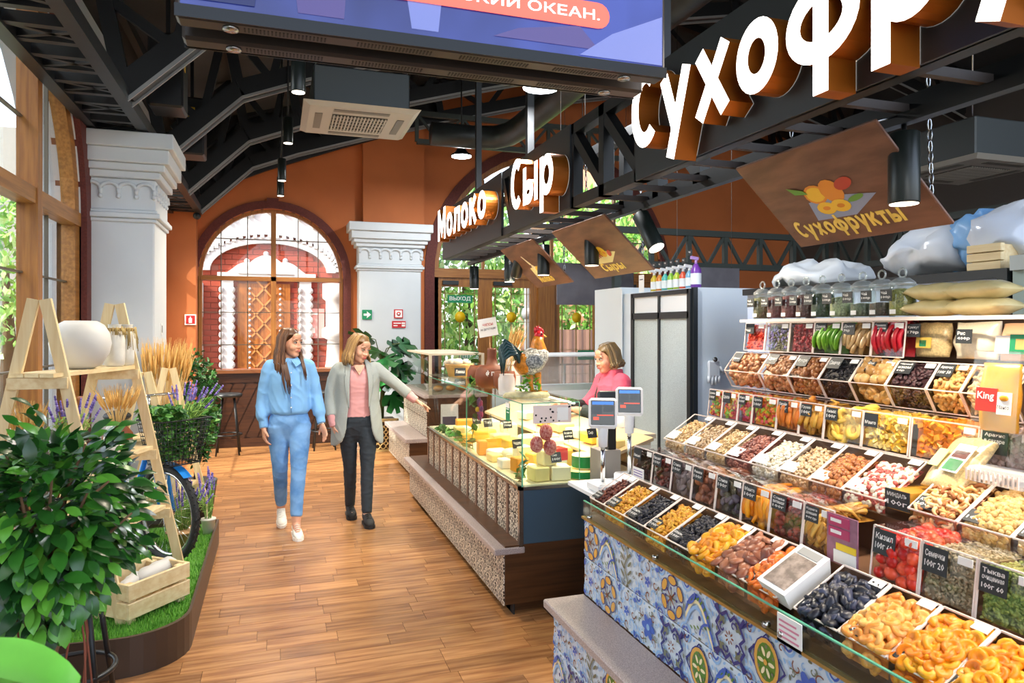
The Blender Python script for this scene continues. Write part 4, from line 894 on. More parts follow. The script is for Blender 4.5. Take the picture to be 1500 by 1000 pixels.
mb = MB(); mb.box(-.08, .055, -.045, .045, .0355, .0365, 0, M); mb.build('window', mat('box_window', '#b3a296', .25, var=.5, vscale=40), t); mb = MB(); mb.box(.06, .088, -.04, .04, .0355, .037, 0, M); mb.build('label', mat('grey_label', '#9a9a98', .6), t)
mb = MB(); y = along(1140, DX); mb.box(DX - .004, DX - .001, y - .1, y, .752, .835)
for i in range(4): mb.box(DX - .006, DX - .004, y - .09 + .01 * (i % 2), y - .01, .77 + i * .015, .775 + i * .015, 1)
tag(mb.build('notice_card', [paper, mat('pink_print', '#d98aa0', .6)]), 'white notice card with pink print on the glass strip above the tiles', 'card')
# ---- row B: upright boxes
def do_bins(px, dat, prof, rowname, seed0, off=0, tw=.07, th=.05):
    line, Xb = prof; ys = brk(px, line[0][0])
    for i, d in enumerate(dat):
        kind, key, n, size, what, words, nsing = d[:7]; dirv = d[7] if len(d) > 7 else None; Yb, Ya = ys[i], ys[i + 1]
        o = bin_(Ya, Yb, prof, 'clear bin of %s, %s along the %s' % (what, ORD[i + off], rowname))
        U = V(0, -(Yb - Ya - .016), 0); S = []; ins = .006 + size * .5
        for p, q in zip(line, line[1:]):
            s = Surf(V(p[0] + ins, Yb - .008, p[1] + .004), U, V(q[0] - p[0], 0, (q[1] - p[1]) * .94 - .004)); s.N = V(-(q[1] - p[1]), 0, q[0] - p[0]).normalized(); S.append(s)
        tp = Surf(V(line[-1][0] + ins, Yb - .008, line[-1][1] - .012 - size * .4), U, V(Xb - line[-1][0] - ins - .004, 0, 0)); tp.N = V(0, 0, 1); S.append(tp)
        pile('%s_fill' % key, kind, n, size, FM[key], S, 'loose %s filling the %s bin of the %s' % (what, ORD[i + off], rowname), what.split()[-1], seed0 + i, dirv=dirv)
        if nsing: singles({'ring': 'pineapple_ring', 'slab': 'fruit_slice', 'pod': 'green_pod', 'nut': 'round_fruit', 'fig': 'dried_fruit'}.get(kind, kind), kind, nsing, size, FM[key], key, S[0] if len(S) < 3 else S[1], 'one of the %s at the front of its bin' % what, 'dried fruit', '%s in the %s' % (what, rowname), seed0 + 60 + i, dirv=dirv, flat=.15)
        p, q = line[-2], line[-1]; up = V(q[0] - p[0], 0, q[1] - p[1]).normalized(); W_ = Yb - Ya; w = min(tw, W_ * .45); h = min(th, w * .95)
        if words: price_tag(o, V(q[0] - .004, Yb - .01, q[1]) - up * (h + .005), (0, -1, 0), up, w, h, words)
        price_tag(o, V(q[0] - .004, Ya + .05, q[1]) - up * .027, (0, -1, 0), up, min(.04, W_ * .25), .02, [''], False, 'white_label')
PB = ([(1.632, .94), (1.65, 1.088)], 1.83)
do_bins([925, 953, 981, 1011, 1046, 1084, 1125, 1173, 1217], [('raisin', 'choc', 90, .012, 'dark brown dried berries', ['', 'Вишня'], 0), ('raisin', 'maroonf', 90, .014, 'maroon dried cherries', ['Вишня', '100г'], 0), ('fig', 'grey', 40, .022, 'grey plums', ['Слива', '100г'], 0), ('fig', 'sienna', 45, .022, 'reddish brown dates', ['Финики', '100г'], 0), ('prune', 'dgreen', 55, .02, 'dark plums', ['Слива', '100г'], 0), ('slab', 'mango', 40, .042, 'orange mango strips', ['Манго', '100г'], 8, PI / 2), ('raisin', 'cran', 110, .017, 'dark red cranberries', ['Слива', 'вяленая', '100г'], 0), ('slab', 'banana', 60, .035, 'dried banana slices', ['Курага', 'домашняя', '90г/р'], 10, 1.2)], PB, 'second row', 200)
do_bins([1273, 1344, 1426, 1520], [('nut', 'red', 55, .019, 'bright red dogwood fruit', ['Кизил', '100г 60'], 16), ('seed', 'bseed', 700, .0075, 'beige sunflower seeds', ['Семечки', '100г 20'], 0), ('seed', 'gseed', 650, .0085, 'green pumpkin seeds', ['Тыква', 'очищенная', '100г 60'], 0)], PB, 'second row', 230, off=9, tw=.095, th=.085)
ys = brk([1217, 1262], 1.64)
t = thing('promo_leaflet', (1.63, ys[1], .94), 'pink and purple promotional leaflet with yellow strip leaning between the second row bins', 'leaflet')
mb = MB(); mb.box(1.625, 1.629, ys[1], ys[0], .94, 1.09); mb.build('card', mat('leaflet_mauve', '#9c6a80', .5, var=.2, vscale=50), t)
for z in (1.02, 1.055): mb = MB(); mb.box(1.622, 1.625, ys[1] + .03, ys[0] - .01, z, z + .03); mb.box(1.620, 1.622, ys[1] + .06, ys[0] - .02, z + .012, z + .022, 1); mb.build('pink_panel', [mat('leaflet_pink', '#b93a66', .5), paper], t)
mb = MB(); mb.box(1.622, 1.625, ys[1] + .005, ys[0] - .04, .985, 1.005); mb.build('yellow_strip', mat('leaflet_yellow', '#f2cf2a', .5), t); mb = MB(); mb.box(1.622, 1.625, ys[1] + .005, ys[0] - .03, .945, .983); mb.build('white_strip', paper, t)
mb = MB(); y = along(930, 1.625); mb.box(1.615, 1.618, y - .1, y, .952, 1.0)
for i in range(3): mb.box(1.613, 1.615, y - .09, y - .01, .962 + i * .012, .965 + i * .012, 1)
tag(mb.build('price_sheet', [paper, mat('violet_print', '#7a5aa8', .6)]), 'small white sheet with violet print at the far end of the second row', 'sheet')
# ---- row C: tilted nut trays
PC = (1.822, 1.112, 1.065, 2.0, 1.225, 1.09)
do_trays([972, 1001, 1031, 1061, 1098, 1139, 1184, 1233, 1297], [('almond', 'cream', 280, .0095, 'cashew halves', '', 0), ('almond', 'cream2', 280, .0095, 'pale almonds', '', 0), ('almond', 'cream', 280, .010, 'tan almonds', '', 0), ('raisin', 'redn', 280, .010, 'red peanuts', '', 0), ('raisin', 'whiten', 280, .010, 'white peanuts', '', 0), ('almond', 'cream2', 280, .0105, 'peeled peanuts', '', 0), ('nut', 'haz', 170, .0105, 'hazelnuts', '', 0), ('nut', 'pist', 230, .0098, 'pistachios', '', 0)], PC, 'middle nut row', 300, grey_tag=True)
do_trays([1329, 1401, 1482, 1560], [('cashew', 'cash', 90, .0165, 'large mixed cashews', 'Кешью', 44), ('nut', 'chick', 300, .0098, 'tan coated peanuts', '', 0), ('almond', 'cream', 100, .014, 'brown nuts', '', 0)], PC, 'middle nut row', 330, off=8)
ys = brk([1300, 1332], 1.84)
t = thing('nut_box', (1.84, ys[1], 1.09), 'small gold nut box with black chalk sign beside the cashew tray', 'box')
mb = MB(); mb.box(1.84, 1.98, ys[1], ys[0], 1.09, 1.15); mb.build('carton', mat('gold_card', '#c08a2c', .4, .2), t); price_tag(t, (1.832, ys[0], 1.095), (0, -1, 0), (0, 0, 1), ys[0] - ys[1] + .01, .06, ['МИНДАЛЬ', '100г'])
# ---- row D
PD = ([(2.058, 1.218), (2.074, 1.352)], 2.25)
do_bins([1036, 1056, 1079, 1100, 1136, 1169], [('cube', 'multi', 160, .009, 'small mixed candied fruit', ['Цукаты', '100г'], 0), ('cube', 'multi', 150, .011, 'yellow and green candied fruit', ['Цукаты'], 0), ('raisin', 'multi', 90, .018, 'large mixed candied fruit', ['Микс', '100г'], 0), ('cube', 'multi2', 190, .011, 'red and lime candied cubes', ['Цукаты', '100г'], 0), ('slab', 'orslab', 36, .045, 'orange papaya slabs', ['Папайя', '100г'], 6, PI / 2)], PD, 'upper candied row', 400, tw=.06, th=.05)
do_bins([1169, 1205, 1261, 1330], [('slab', 'pear', 50, .035, 'dried pear slices', ['Груша', '100г'], 8, 1.3), ('ring', 'pine', 36, .035, 'pineapple rings', ['Ананас', '100г'], 5), ('cube', 'cubes', 240, .0145, 'yellow mango cubes', ['', 'Манго'], 0)], PD, 'upper candied row', 420, off=5, tw=.06, th=.05)
do_bins([1331, 1431], [('cube', 'bor', 200, .015, 'orange mango cubes', [], 0)], PD, 'upper candied row', 436, off=8)
do_bins([1432, 1520], [('nut', 'beads', 320, .0105, 'sugared peanuts', ['Арахис', 'в сахаре', '50р'], 0)], PD, 'upper candied row', 440, off=9, tw=.08, th=.07)
# ---- row E: bins with a folded front
PE = ([(2.255, 1.357), (2.208, 1.44), (2.283, 1.533)], 2.425)
do_bins([1072, 1122, 1165, 1211, 1257, 1310, 1370, 1421, 1500], [('nut', 'walnut', 190, .0145, 'walnuts in the shell', ['', 'Орех'], 0), ('nut', 'walnut', 190, .0135, 'small walnuts', ['Орех'], 0), ('nut', 'haz', 220, .0125, 'hazelnuts in the shell', ['Фундук'], 0), ('seed', 'blk', 420, .008, 'black sunflower seeds', ['Семечки'], 0), ('nut', 'kiwi', 44, .021, 'round dried limes', ['Лайм', '100г 40'], 14), ('raisin', 'rais', 320, .0105, 'dark juniper berries', ['Чёрный', 'изюм', '60р'], 0), ('peanut', 'pnut', 150, .0155, 'peanuts in the shell', ['Арахис', '100г 50'], 0), ('almond', 'cream', 200, .013, 'tan almonds in the shell', [], 0)], PE, 'folded-front row', 500, tw=.07, th=.055)
# ---- row F
PF = ([(2.275, 1.546), (2.292, 1.685)], 2.425)
do_bins([1089, 1119, 1154, 1190, 1230, 1275, 1324], [('raisin', 'red', 150, .009, 'scarlet barberries', ['', 'Чай'], 0), ('seed', 'herb', 190, .012, 'lavender and herb tea', [], 0), ('raisin', 'berry', 190, .010, 'crimson rose hips', [], 0), ('pod', 'greenp', 14, .05, 'green candied pomelo pods', ['Помело', '90р'], 7, 1.3), ('slab', 'tan', 46, .038, 'tan dried melon', ['Дыня', '70р'], 6, 1.2), ('pod', 'redstrip', 18, .056, 'crimson candied strips', ['Помело', 'красное', '70р'], 7, PI / 2)], PF, 'top row', 600, tw=.065, th=.05)
# ================================================================== ON AND IN THE CHEESE COUNTER
CHZ = dict(pale=mat('cheese_pale', '#efd98e', .5, var=.08, vscale=12), yellow=mat('cheese_yellow', '#f0bd3c', .45, var=.1), orange_=mat('cheese_orange', '#e89a24', .45), cream=mat('cheese_cream', '#f3e6bd', .5), white=mat('cheese_white', '#f4efe0', .5), green=mat('wax_green', '#1f8a45', .25), red=mat('wax_red', '#c9202a', .25))
def cheese(kind, loc, size, m, label, rz=0, rind=None):
    t = thing('cheese', loc, label, 'cheese', 'cheeses in the glass case', rz); mb = MB(); a, b, h = size
    if kind == 'block': mb.bbox(-a / 2, a / 2, -b / 2, b / 2, 0, h, .006)
    elif kind == 'wheel': mb.lathe([(a * .94, 0), (a, h * .15), (a, h * .85), (a * .94, h)], 24)
    else: mb.prism([(0, 0), (a, -b / 2), (a * 1.06, 0), (a, b / 2)], 0, h)
    mb.build('body', m, t, w=False)
    if rind:
        mb = MB()
        if kind == 'wheel': mb.lathe([(a * 1.01, h * .1), (a * 1.01, h * .9)], 24, caps=False)
        elif kind == 'block': mb.box(-a / 2 - .002, a / 2 + .002, -b / 2 - .002, b / 2 + .002, -.001 + h * .55, h + .002)
        else: mb.add([(a * 1.0, -b / 2, 0), (a * 1.065, 0, 0), (a, b / 2, 0), (a, -b / 2, h), (a * 1.065, 0, h), (a, b / 2, h)], [(0, 1, 4, 3), (1, 2, 5, 4)])
        mb.build('rind', rind, t, w=False)
    return t
D = .741
rows = [('block', (1.50, 3.98, D), (.10, .12, .085), 'pale', 'pale cheese block at the near left corner of the glass case', .1, None), ('block', (1.63, 3.97, D), (.12, .12, .085), 'cream', 'cream cheese block beside the near corner block', -.1, None), ('block', (1.56, 4.0, D + .087), (.09, .10, .09), 'pale', 'pale cheese block stacked on the two near blocks', .15, None),
        ('wheel', (1.79, 3.99, D), (.105, 0, .05), 'pale', 'green waxed cheese wheel lying at the near end', 0, 'green'), ('wheel', (1.81, 4.0, D + .052), (.075, 0, .085), 'cream', 'smaller green waxed cheese stacked on the green wheel', 0, 'green'), ('block', (1.68, 4.13, D), (.10, .10, .16), 'white', 'cheese in red wax standing behind the green wheel', .2, 'red'),
        ('block', (1.48, 4.27, D), (.09, .09, .09), 'orange_', 'small deep orange cheese cube near the front glass', .2, None), ('wedge', (1.44, 4.13, D), (.15, .10, .05), 'white', 'white cheese wedge behind the near left block', .9, None), ('block', (1.62, 4.33, D), (.12, .10, .10), 'yellow', 'yellow cheese block behind the orange cube', .3, None),
        ('wheel', (1.60, 4.62, D), (.12, 0, .07), 'cream', 'cream cheese wheel in the middle of the near case', 0, None), ('wedge', (1.47, 4.52, D), (.16, .12, .06), 'cream', 'cream wedge leaning on the middle wheel', .5, 'red'), ('block', (1.80, 4.40, D), (.14, .12, .12), 'pale', 'tall pale cheese block at the back of the near case', .05, None),
        ('block', (1.50, 4.78, D), (.13, .16, .05), 'white', 'flat white cheese slab near the glass joint', .1, None), ('block', (1.62, 4.86, D), (.10, .14, .11), 'yellow', 'bright yellow cheese loaf near the glass joint', .1, None), ('block', (1.85, 4.75, D), (.16, .14, .15), 'cream', 'large cream cheese at the back under the rooster', 0, None), ('block', (1.75, 4.2, D), (.09, .12, .14), 'yellow', 'upright yellow cheese slab behind the red wax cheese', .2, None),
        ('wedge', (1.50, 5.15, D), (.15, .12, .07), 'orange_', 'orange cheese wedge in the far case', .4, None), ('block', (1.66, 5.25, D), (.14, .12, .09), 'pale', 'pale cheese block in the far case', 0, None), ('wheel', (1.62, 5.55, D), (.10, 0, .08), 'yellow', 'yellow cheese wheel in the far case', 0, None), ('block', (1.5, 5.8, D), (.12, .14, .08), 'white', 'white cheese block near the far end of the case', 0, None), ('block', (1.75, 5.85, D), (.14, .2, .12), 'cream', 'cream cheese block at the far end of the case', 0, None)]
for k, loc, sz, m, lb, rz, rd in rows: cheese(k, loc, sz, CHZ[m], lb, rz, CHZ[rd] if rd else None)
ex_ = [('block', 1.42, 4.40, .07, .10, .06, 'white', 'small white cheese against the front glass past the orange cube'), ('block', 1.56, 4.45, .10, .09, .13, 'cream', 'tall cream cheese block behind the small white one'), ('block', 1.70, 4.50, .11, .10, .08, 'orange_', 'orange cheese slab in the centre of the near case'), ('block', 1.43, 4.65, .08, .12, .05, 'pale', 'low pale cheese bar along the front glass'), ('wheel', 1.76, 4.62, .07, 0, .12, 'yellow', 'tall yellow cheese drum behind the cream wheel'), ('block', 1.84, 4.58, .12, .10, .14, 'white', 'white cheese tower at the rear of the near case'), ('block', 1.42, 4.92, .07, .10, .10, 'orange_', 'orange cheese brick at the glass joint'), ('block', 1.75, 4.98, .12, .12, .10, 'pale', 'pale cheese brick past the bright yellow loaf'), ('wheel', 1.86, 5.10, .10, 0, .09, 'white', 'white cheese wheel at the rear of the far case'), ('block', 1.44, 5.45, .09, .11, .07, 'yellow', 'yellow cheese bar along the far front glass'), ('block', 1.80, 5.45, .12, .14, .14, 'cream', 'tall cream cheese block at the rear of the far case'), ('block', 1.44, 5.68, .08, .12, .10, 'pale', 'pale cheese bar past the yellow bar in the far case'), ('block', 1.60, 6.1, .16, .16, .10, 'orange_', 'orange cheese slab at the far end of the case'), ('block', 1.83, 4.22, .10, .10, .10, 'orange_', 'orange cheese piece behind the upright yellow slab')]
for k, x, y, a, b_, h, m, lb in ex_: cheese(k, (x, y, D), (a, b_, h), CHZ[m], lb, RND.uniform(-.2, .3))
# rear sloping shelf of cheeses
for i, (Y, m) in enumerate(((4.05, 'pale'), (4.3, 'yellow'), (4.55, 'cream'), (4.85, 'pale'), (5.2, 'orange_'), (5.6, 'cream'))):
    cheese('block', (2.02, Y, .893), (.13, .16, .06), CHZ[m], '%s cheese block, %s from the near end of the rear sloping shelf' % ({'pale': 'pale', 'yellow': 'yellow', 'cream': 'cream', 'orange_': 'orange'}[m], ('first', 'second', 'third', 'fourth', 'fifth', 'sixth')[i]), .1 * (i % 3))
def stand_tag(loc, words, label, rz=0, w=.075, h=.06):
    t = thing('cheese_sign', loc, label, 'price sign', 'price signs in the glass case', rz)
    price_tag(t, (-w / 2, 0, .02), (1, 0, 0), (0, .25, .97), w, h, words, name='board'); t.children[0].location = (0, 0, 0)
    # board verts were laid in local space
    me = t.children[0].data; off = wloc(t)
    for v in me.vertices: v.co += off
    mb = MB(); mb.tube([(0, .004, 0), (0, .006, .05)], .002, 5); mb.build('stick', steel, t, w=False)
for loc, wd, lb in (((1.60, 3.93, .83), ['Сыр', '100г'], 'chalk price sign standing before the red wax cheese'), ((1.58, 4.10, .83), ['Гауда'], 'chalk price sign behind the stacked near block'), ((1.76, 4.12, .93), ['Российский', '600р'], 'wide chalk price sign at the near rear of the case'), ((1.52, 4.42, .84), ['Чеддер'], 'chalk price sign beside the orange cube'), ((1.55, 4.72, .93), ['Маасдам', '750р'], 'large chalk price sign by the bright yellow loaf'), ((1.88, 4.02, .95), ['Сыр'], 'chalk price sign at the right rear edge of the case'), ((1.5, 5.35, .88), ['Брынза'], 'chalk price sign in the far case beside the orange wedge'), ((1.52, 5.1, .89), ['Тофу'], 'chalk price sign near the joint in the far case')):
    stand_tag(loc, wd, lb, .25)
# hanging green tag and dotted card on the glass (the square code on the card is left out)
mb = MB(); y = 4.06; mb.box(1.344, 1.347, y, y + .075, 1.09, 1.20); mb.box(1.342, 1.344, y + .01, y + .065, 1.16, 1.165, 1); mb.box(1.342, 1.344, y + .01, y + .05, 1.14, 1.145, 1); mb.box(1.343, 1.347, y, y + .075, 1.17, 1.2, 1); tag(mb.build('green_card', [green_sign, paper]), 'small green and white card hanging on the front glass', 'card')
mb = MB(); mb.box(1.42, 1.66, 3.849, 3.853, 1.10, 1.205)
for i in range(16): mb.lathe([(.006, 0), (.006, .002)], 6, M=Matrix.Translation((1.43 + RND.random() * .22, 3.849, 1.11 + RND.random() * .085)) @ Matrix.Rotation(PI / 2, 4, 'X'), mi=1)
mb.box(1.57, 1.64, 3.846, 3.849, 1.115, 1.19, 2); tag(mb.build('spotted_card', [mat('card_pink', '#e9d5cc', .5), ink, paper]), 'pale spotted advertising card on the near end glass', 'card')
# sausages (salami slices) hanging by the end glass
for i, (x, z) in enumerate(((1.46, .97), (1.545, .95), (1.52, 1.04))):
    t = thing('salami_decoration', (x, 3.90, z), ('left round red salami decoration behind the end glass', 'right round red salami decoration behind the end glass', 'upper red salami decoration behind the end glass')[i], 'salami')
    mb = MB(); mb.ball((x, 3.90, z), (.042, .03, .05), 14, 10); o = mb.build('salami', mat('salami', '#a8242c', .35, col2='#d98a84', vscale=90), t)
    mb = MB(); mb.tube([(x, 3.90, z + .045), (x, 3.90, 1.22)], .0015, 4); mb.build('string', paper, t)
# flower and vine garland along the glass joint
gm = [mat('ivy_%d' % i, c, .5) for i, c in enumerate(('#3c7a2a', '#55923a', '#2c5f22'))]
def leafy(mb, p, s, rr, n=1, mi=None, wide=.55):
    a = Euler((rr.uniform(-.9, .9), rr.uniform(-.9, .9), rr.uniform(0, 6.3))).to_matrix()
    P = [V(-1, 0, 0), V(-.35, -wide, .1), V(.4, -wide * .7, .1), V(1, 0, -.1), V(.4, wide * .7, .1), V(-.35, wide, .1)]
    mb.add([Vector(p) + a @ (q * s) for q in P] , [(0, 1, 2, 3), (0, 3, 4, 5)], rr.randrange(3) if mi is None else mi)
def garland(pts, n, s, label, seed):
    rr = random.Random(seed); t = thing('vine_garland', pts[-1], label, 'garland'); mb = MB(); mb.tube(pts, .003, 5); mb.build('stem', gm[2], t)
    for i in range(n):
        k = i / max(1, n - 1) * (len(pts) - 1); j = min(int(k), len(pts) - 2); p = Vector(pts[j]).lerp(Vector(pts[j + 1]), k - j)
        mb = MB(); leafy(mb, p + V(rr.uniform(-.02, 0), rr.uniform(-.03, .03), rr.uniform(-.03, .03)), s * rr.uniform(.8, 1.2), rr); mb.build('leaf', gm, t)
    return t
YJ_ = along(683, 1.35)
gl = garland([(1.40, YJ_ - .02, 1.25), (1.39, YJ_ - .08, 1.15), (1.40, YJ_ - .12, 1.0), (1.39, YJ_ - .02, .85), (1.40, YJ_, .75)], 16, .042, 'ivy garland hanging down the joint of the front glass', 3)
fl = thing('artificial_flower', (1.42, YJ_ - .10, 1.02), 'large pink and purple artificial flower in the cheese case', 'flower')
for i in range(9):
    a = i * 2 * PI / 9; mb = MB(); M = Matrix.Translation((1.42, YJ_ - .12, 1.06)) @ Matrix.Rotation(a, 4, 'X') @ Matrix.Translation((0, 0, .045)); mb.ball((0, 0, 0), (.012, .026, .045), 8, 6); mb.v = [tuple(M @ Vector(v)) for v in mb.v]; mb.build('petal', mat('petal_pink', '#a8386a', .5) if i % 2 else mat('petal_violet', '#7a4a86', .5), fl)
mb = MB(); mb.ball((1.405, YJ_ - .12, 1.06), .02, 8, 6); mb.build('centre', mat('petal_yellow', '#e8c040', .5), fl)
garland([(1.40, 3.93, .88), (1.39, 3.96, .80), (1.40, 4.0, .745)], 14, .04, 'bunch of green leaves in the near corner of the cheese case', 5)
garland([(1.40, 5.2, .76), (1.39, 5.5, .80), (1.40, 5.8, .78), (1.40, 6.2, .76)], 26, .045, 'row of green leaves along the front of the far case', 7)
# ---- on top of the glass: rooster, clay pots, sign, wheat
rx, ry, rz0 = 1.475, 4.12, 1.229
ro = thing('rooster_figurine', (rx, ry, rz0), 'painted rooster figurine with orange neck and teal tail on the glass case', 'figurine', None)
def RP(x, z, y=0): return V(rx + x, ry + y, rz0 + z)
orf = mat('feather_orange', '#e8902c', .35, var=.4, vscale=50); spk = mat('feather_speckled', '#e6e0d0', .4, col2='#3a3a3a', vscale=130); teal = mat('feather_teal', '#123c40', .3, var=.3); redc = mat('comb_red', '#c81e2a', .3)
mb = MB(); mb.lathe([(.15, 0), (.155, .012), (.14, .028), (.1, .034)], 18, (rx, ry, rz0)); mb.v = [(rx + (v[0] - rx) * 1.0, ry + (v[1] - ry) * .55, v[2]) for v in mb.v]; mb.build('base', mat('figure_base', '#cfc596', .6, var=.3, vscale=40), ro)
mb = MB(); mb.tube([RP(-.03, .19), RP(.0, .20), RP(.05, .235), RP(.09, .27), RP(.105, .30)], [.055, .078, .08, .065, .045], 14); mb.build('body', spk, ro)
mb = MB(); mb.tube([RP(-.06, .17), RP(-.03, .19), RP(.0, .21), RP(.03, .225)], [.04, .062, .075, .065], 12); mb.build('saddle', orf, ro)
mb = MB(); mb.tube([RP(.07, .26), RP(.08, .30), RP(.075, .345), RP(.08, .375)], [.062, .052, .038, .03], 12); mb.build('neck', orf, ro)
mb = MB(); mb.ball(RP(.082, .385), (.03, .027, .03), 12, 8); mb.build('head', redc, ro)
mb = MB()
for i in range(5): mb.tube([RP(.06 + .012 * i, .40), RP(.055 + .012 * i, .435 + .01 * math.sin(i))], [.012, .004], 6)
mb.build('comb', redc, ro); mb = MB(); mb.tube([RP(.10, .37), RP(.103, .335)], [.016, .01], 8); mb.build('wattle', redc, ro)
mb = MB(); mb.tube([RP(.105, .385), RP(.135, .375)], [.011, .002], 8); mb.build('beak', mat('beak', '#e0b040', .4), ro)
mb = MB(); mb.ball(RP(.092, .393, -.026), .006, 8, 6); mb.ball(RP(.092, .393, .026), .006, 8, 6); mb.build('eyes', ink, ro)
for sy in (-.066, .066): mb = MB(); mb.ball(RP(.03, .225, sy), (.06, .018, .05), 12, 8); mb.build('wing', mat('wing_grey', '#3c4046', .4, col2='#b0b0a8', vscale=90), ro)
for i in range(9):
    k = i / 8; y = (-.03 + .06 * ((i * 5) % 9) / 8)
    pts = [RP(-.04, .19 + .01 * i, y), RP(-.08 - .02 * k, .27 + .05 * k, y), RP(-.12 - .02 * k, .30 + .05 * k - .03 * (1 - k), y), RP(-.155 - .01 * k, .24 + .07 * k, y), RP(-.16, .14 + .06 * k, y)]
    mb = MB(); mb.tube(pts, [.012, .016, .016, .013, .003], 7); mb.build('tail_feather', teal, ro)
mb = MB(); mb.tube([RP(.02, .14), RP(.03, .08), RP(.04, .03)], [.028, .013, .013], 8); mb.tube([RP(.07, .15), RP(.085, .08), RP(.09, .03)], [.028, .013, .013], 8); mb.tube([RP(.03, .032), RP(.14, .03)], [.012, .006], 6); mb.build('legs', orf, ro)
mb = MB(); rr = random.Random(4)
for i in range(70): leafy(mb, RP(.03 + rr.uniform(-.06, .05), .08 + rr.uniform(-.045, .06), rr.uniform(-.03, .03)), .018, rr)
mb.build('grass_tuft', [mat('tuft_a', '#6fae2c', .5), mat('tuft_b', '#8cc63a', .5), mat('tuft_c', '#4f8a22', .5)], ro)
clay = mat('clay', '#7d3f1e', .55, var=.3, vscale=9)
px_, py_ = 1.475, 4.86
pt = thing('clay_jug', (px_, py_, 1.229), 'brown clay jug with white lettering on top of the glass case', 'jug')
mb = MB(); mb.lathe([(.085, 0), (.115, .03), (.125, .08), (.115, .13), (.09, .155), (.045, .165), (.032, .22), (.034, .27), (.03, .285)], 22, (px_, py_, 1.229)); mb.build('body', clay, pt)
mb = MB(); ex = V(.8, -.6, 0)
for i, c in enumerate('фпона'):
    a = -PI / 2 - .75 + .3 * i + .12; q = V(px_ + .128 * math.cos(a), py_ + .128 * math.sin(a), 1.229 + .085 + (.008 if i % 2 else 0)); put_text(mb, c, q, (-math.sin(a), math.cos(a), 0), (0, 0, 1), h=.03 if c != 'ф' else .045, bold=.03)
mb.build('lettering', paper, pt)
mb = MB(); mb.lathe([(.05, 0), (.075, .03), (.08, .09), (.07, .13)], 18, (1.50, 4.64, 1.229)); tag(mb.build('clay_pot', clay), 'smaller brown clay pot beside the lettered jug', 'pot')
mb = MB(); mb.lathe([(.06, 0), (.085, .04), (.08, .11), (.06, .15)], 18, (1.44, 5.10, 1.229)); tag(mb.build('clay_pot', clay), 'round brown clay pot left of the lettered jug', 'pot')
garland([(1.44, 5.12, 1.44), (1.42, 5.10, 1.38), (1.40, 5.06, 1.27), (1.38, 5.0, 1.24)], 12, .045, 'green leaves draped over the round clay pot', 11)
def wheat(name, base, n, h, spread, label, seed, col='#d9b878', lean=(0, 0), group=None, head=.09):
    rr = random.Random(seed); t = thing(name, base, label, 'wheat', group); ms = mat('straw', col, .6); mh = mat('wheat_ear', '#dcae62', .6); st_ = MB(); hd = MB()
    for i in range(n):
        a = rr.uniform(0, 6.28); r = spread * math.sqrt(rr.random()); top = V(base[0] + lean[0] + r * math.cos(a), base[1] + lean[1] + r * math.sin(a), base[2] + h * rr.uniform(.82, 1))
        b0 = V(base[0] + .015 * math.cos(a), base[1] + .015 * math.sin(a), base[2]); mid = b0.lerp(top, .5) + V(0, 0, .02)
        st_.tube([b0, mid, top], .0018, 4); d = (top - mid).normalized(); hd.tube([top - d * .01, top + d * head * .4, top + d * head], [.004, .008, .002], 5)
        for q in range(3): w = V(rr.uniform(-.3, .3), rr.uniform(-.3, .3), .3); hd.tube([top + d * head * .5, top + d * head * 1.2 + w * .05], [.0012, .0004], 3)
    tag(st_.build('stalks', ms, t), kind='stuff'); tag(hd.build('ears', mh, t), kind='stuff'); return t
wheat('wheat_bunch', (1.50, 4.64, 1.30), 22, .27, .045, 'small wheat bunch standing in the clay pot by the rooster', 2, lean=(.07, 0))
sg = thing('counter_sign', (1.50, 4.92, 1.52), 'white tilted notice with red and black lettering above the jug', 'sign')
ex, ey = V(.985, 0, .17), V(-.17, 0, .985); O = V(1.425, 5.0, 1.585)
mb = MB(); M = Matrix(((ex.x, ey.x, 0, O.x), (0, 0, -1, O.y), (ex.z, ey.z, 0, O.z), (0, 0, 0, 1))); mb.box(0, .145, 0, .135, -.003, .003, 0, M); mb.build('card', paper, sg)
mb = MB(); put_text(mb, 'ЧИПСЫ', O + ex * .035 + ey * .078 + V(0, -.005, 0), ex, ey, w=.08, h=.02, mi=0, bold=.02); put_text(mb, 'НА ДЕГУСТАЦИЮ', O + ex * .015 + ey * .045 + V(0, -.005, 0), ex, ey, w=.118, h=.017, mi=1, bold=.02); mb.build('lettering', [redink, ink], sg)
mb = MB(); mb.tube([(1.50, 5.006, 1.60), (1.52, 5.02, 1.232)], .006, 8); mb.build('stick', mat('stick_wood', '#9a6a3a', .6), sg)
mb = MB(); mb.lathe([(.05, 0), (.055, .02), (.055, .1), (.045, .12), (.048, .13)], 16, (1.42, 4.35, 1.229)); tag(mb.build('plastic_cup_stack', glassy('clear_plastic', (.92, .93, .95), .15, .1, .35)), 'stack of clear plastic cups left of the rooster', 'cups')
t = thing('bread_basket', (1.55, 6.1, 1.229), 'small wicker basket with dark chalk label at the far end of the glass top', 'basket')
mb = MB(); mb.lathe([(.1, 0), (.13, .1), (.13, .11)], 18, (1.55, 6.1, 1.229)); mb.build('bowl', mat('wicker', '#b08a52', .7, bump=.6, bscale=80), t); mb = MB(); rr = random.Random(3)
for i in range(10): mb.ball((1.55 + rr.uniform(-.09, .09), 6.1 + rr.uniform(-.09, .09), 1.34 + rr.uniform(0, .02)), (.045, .045, .03), 10, 6)
mb.build('bread', mat('pale_bread', '#cfc4b2', .7, var=.2), t); price_tag(t, (1.47, 5.965, 1.24), (1, 0, 0), (0, 0, 1), .1, .07, ['Лаваш'])
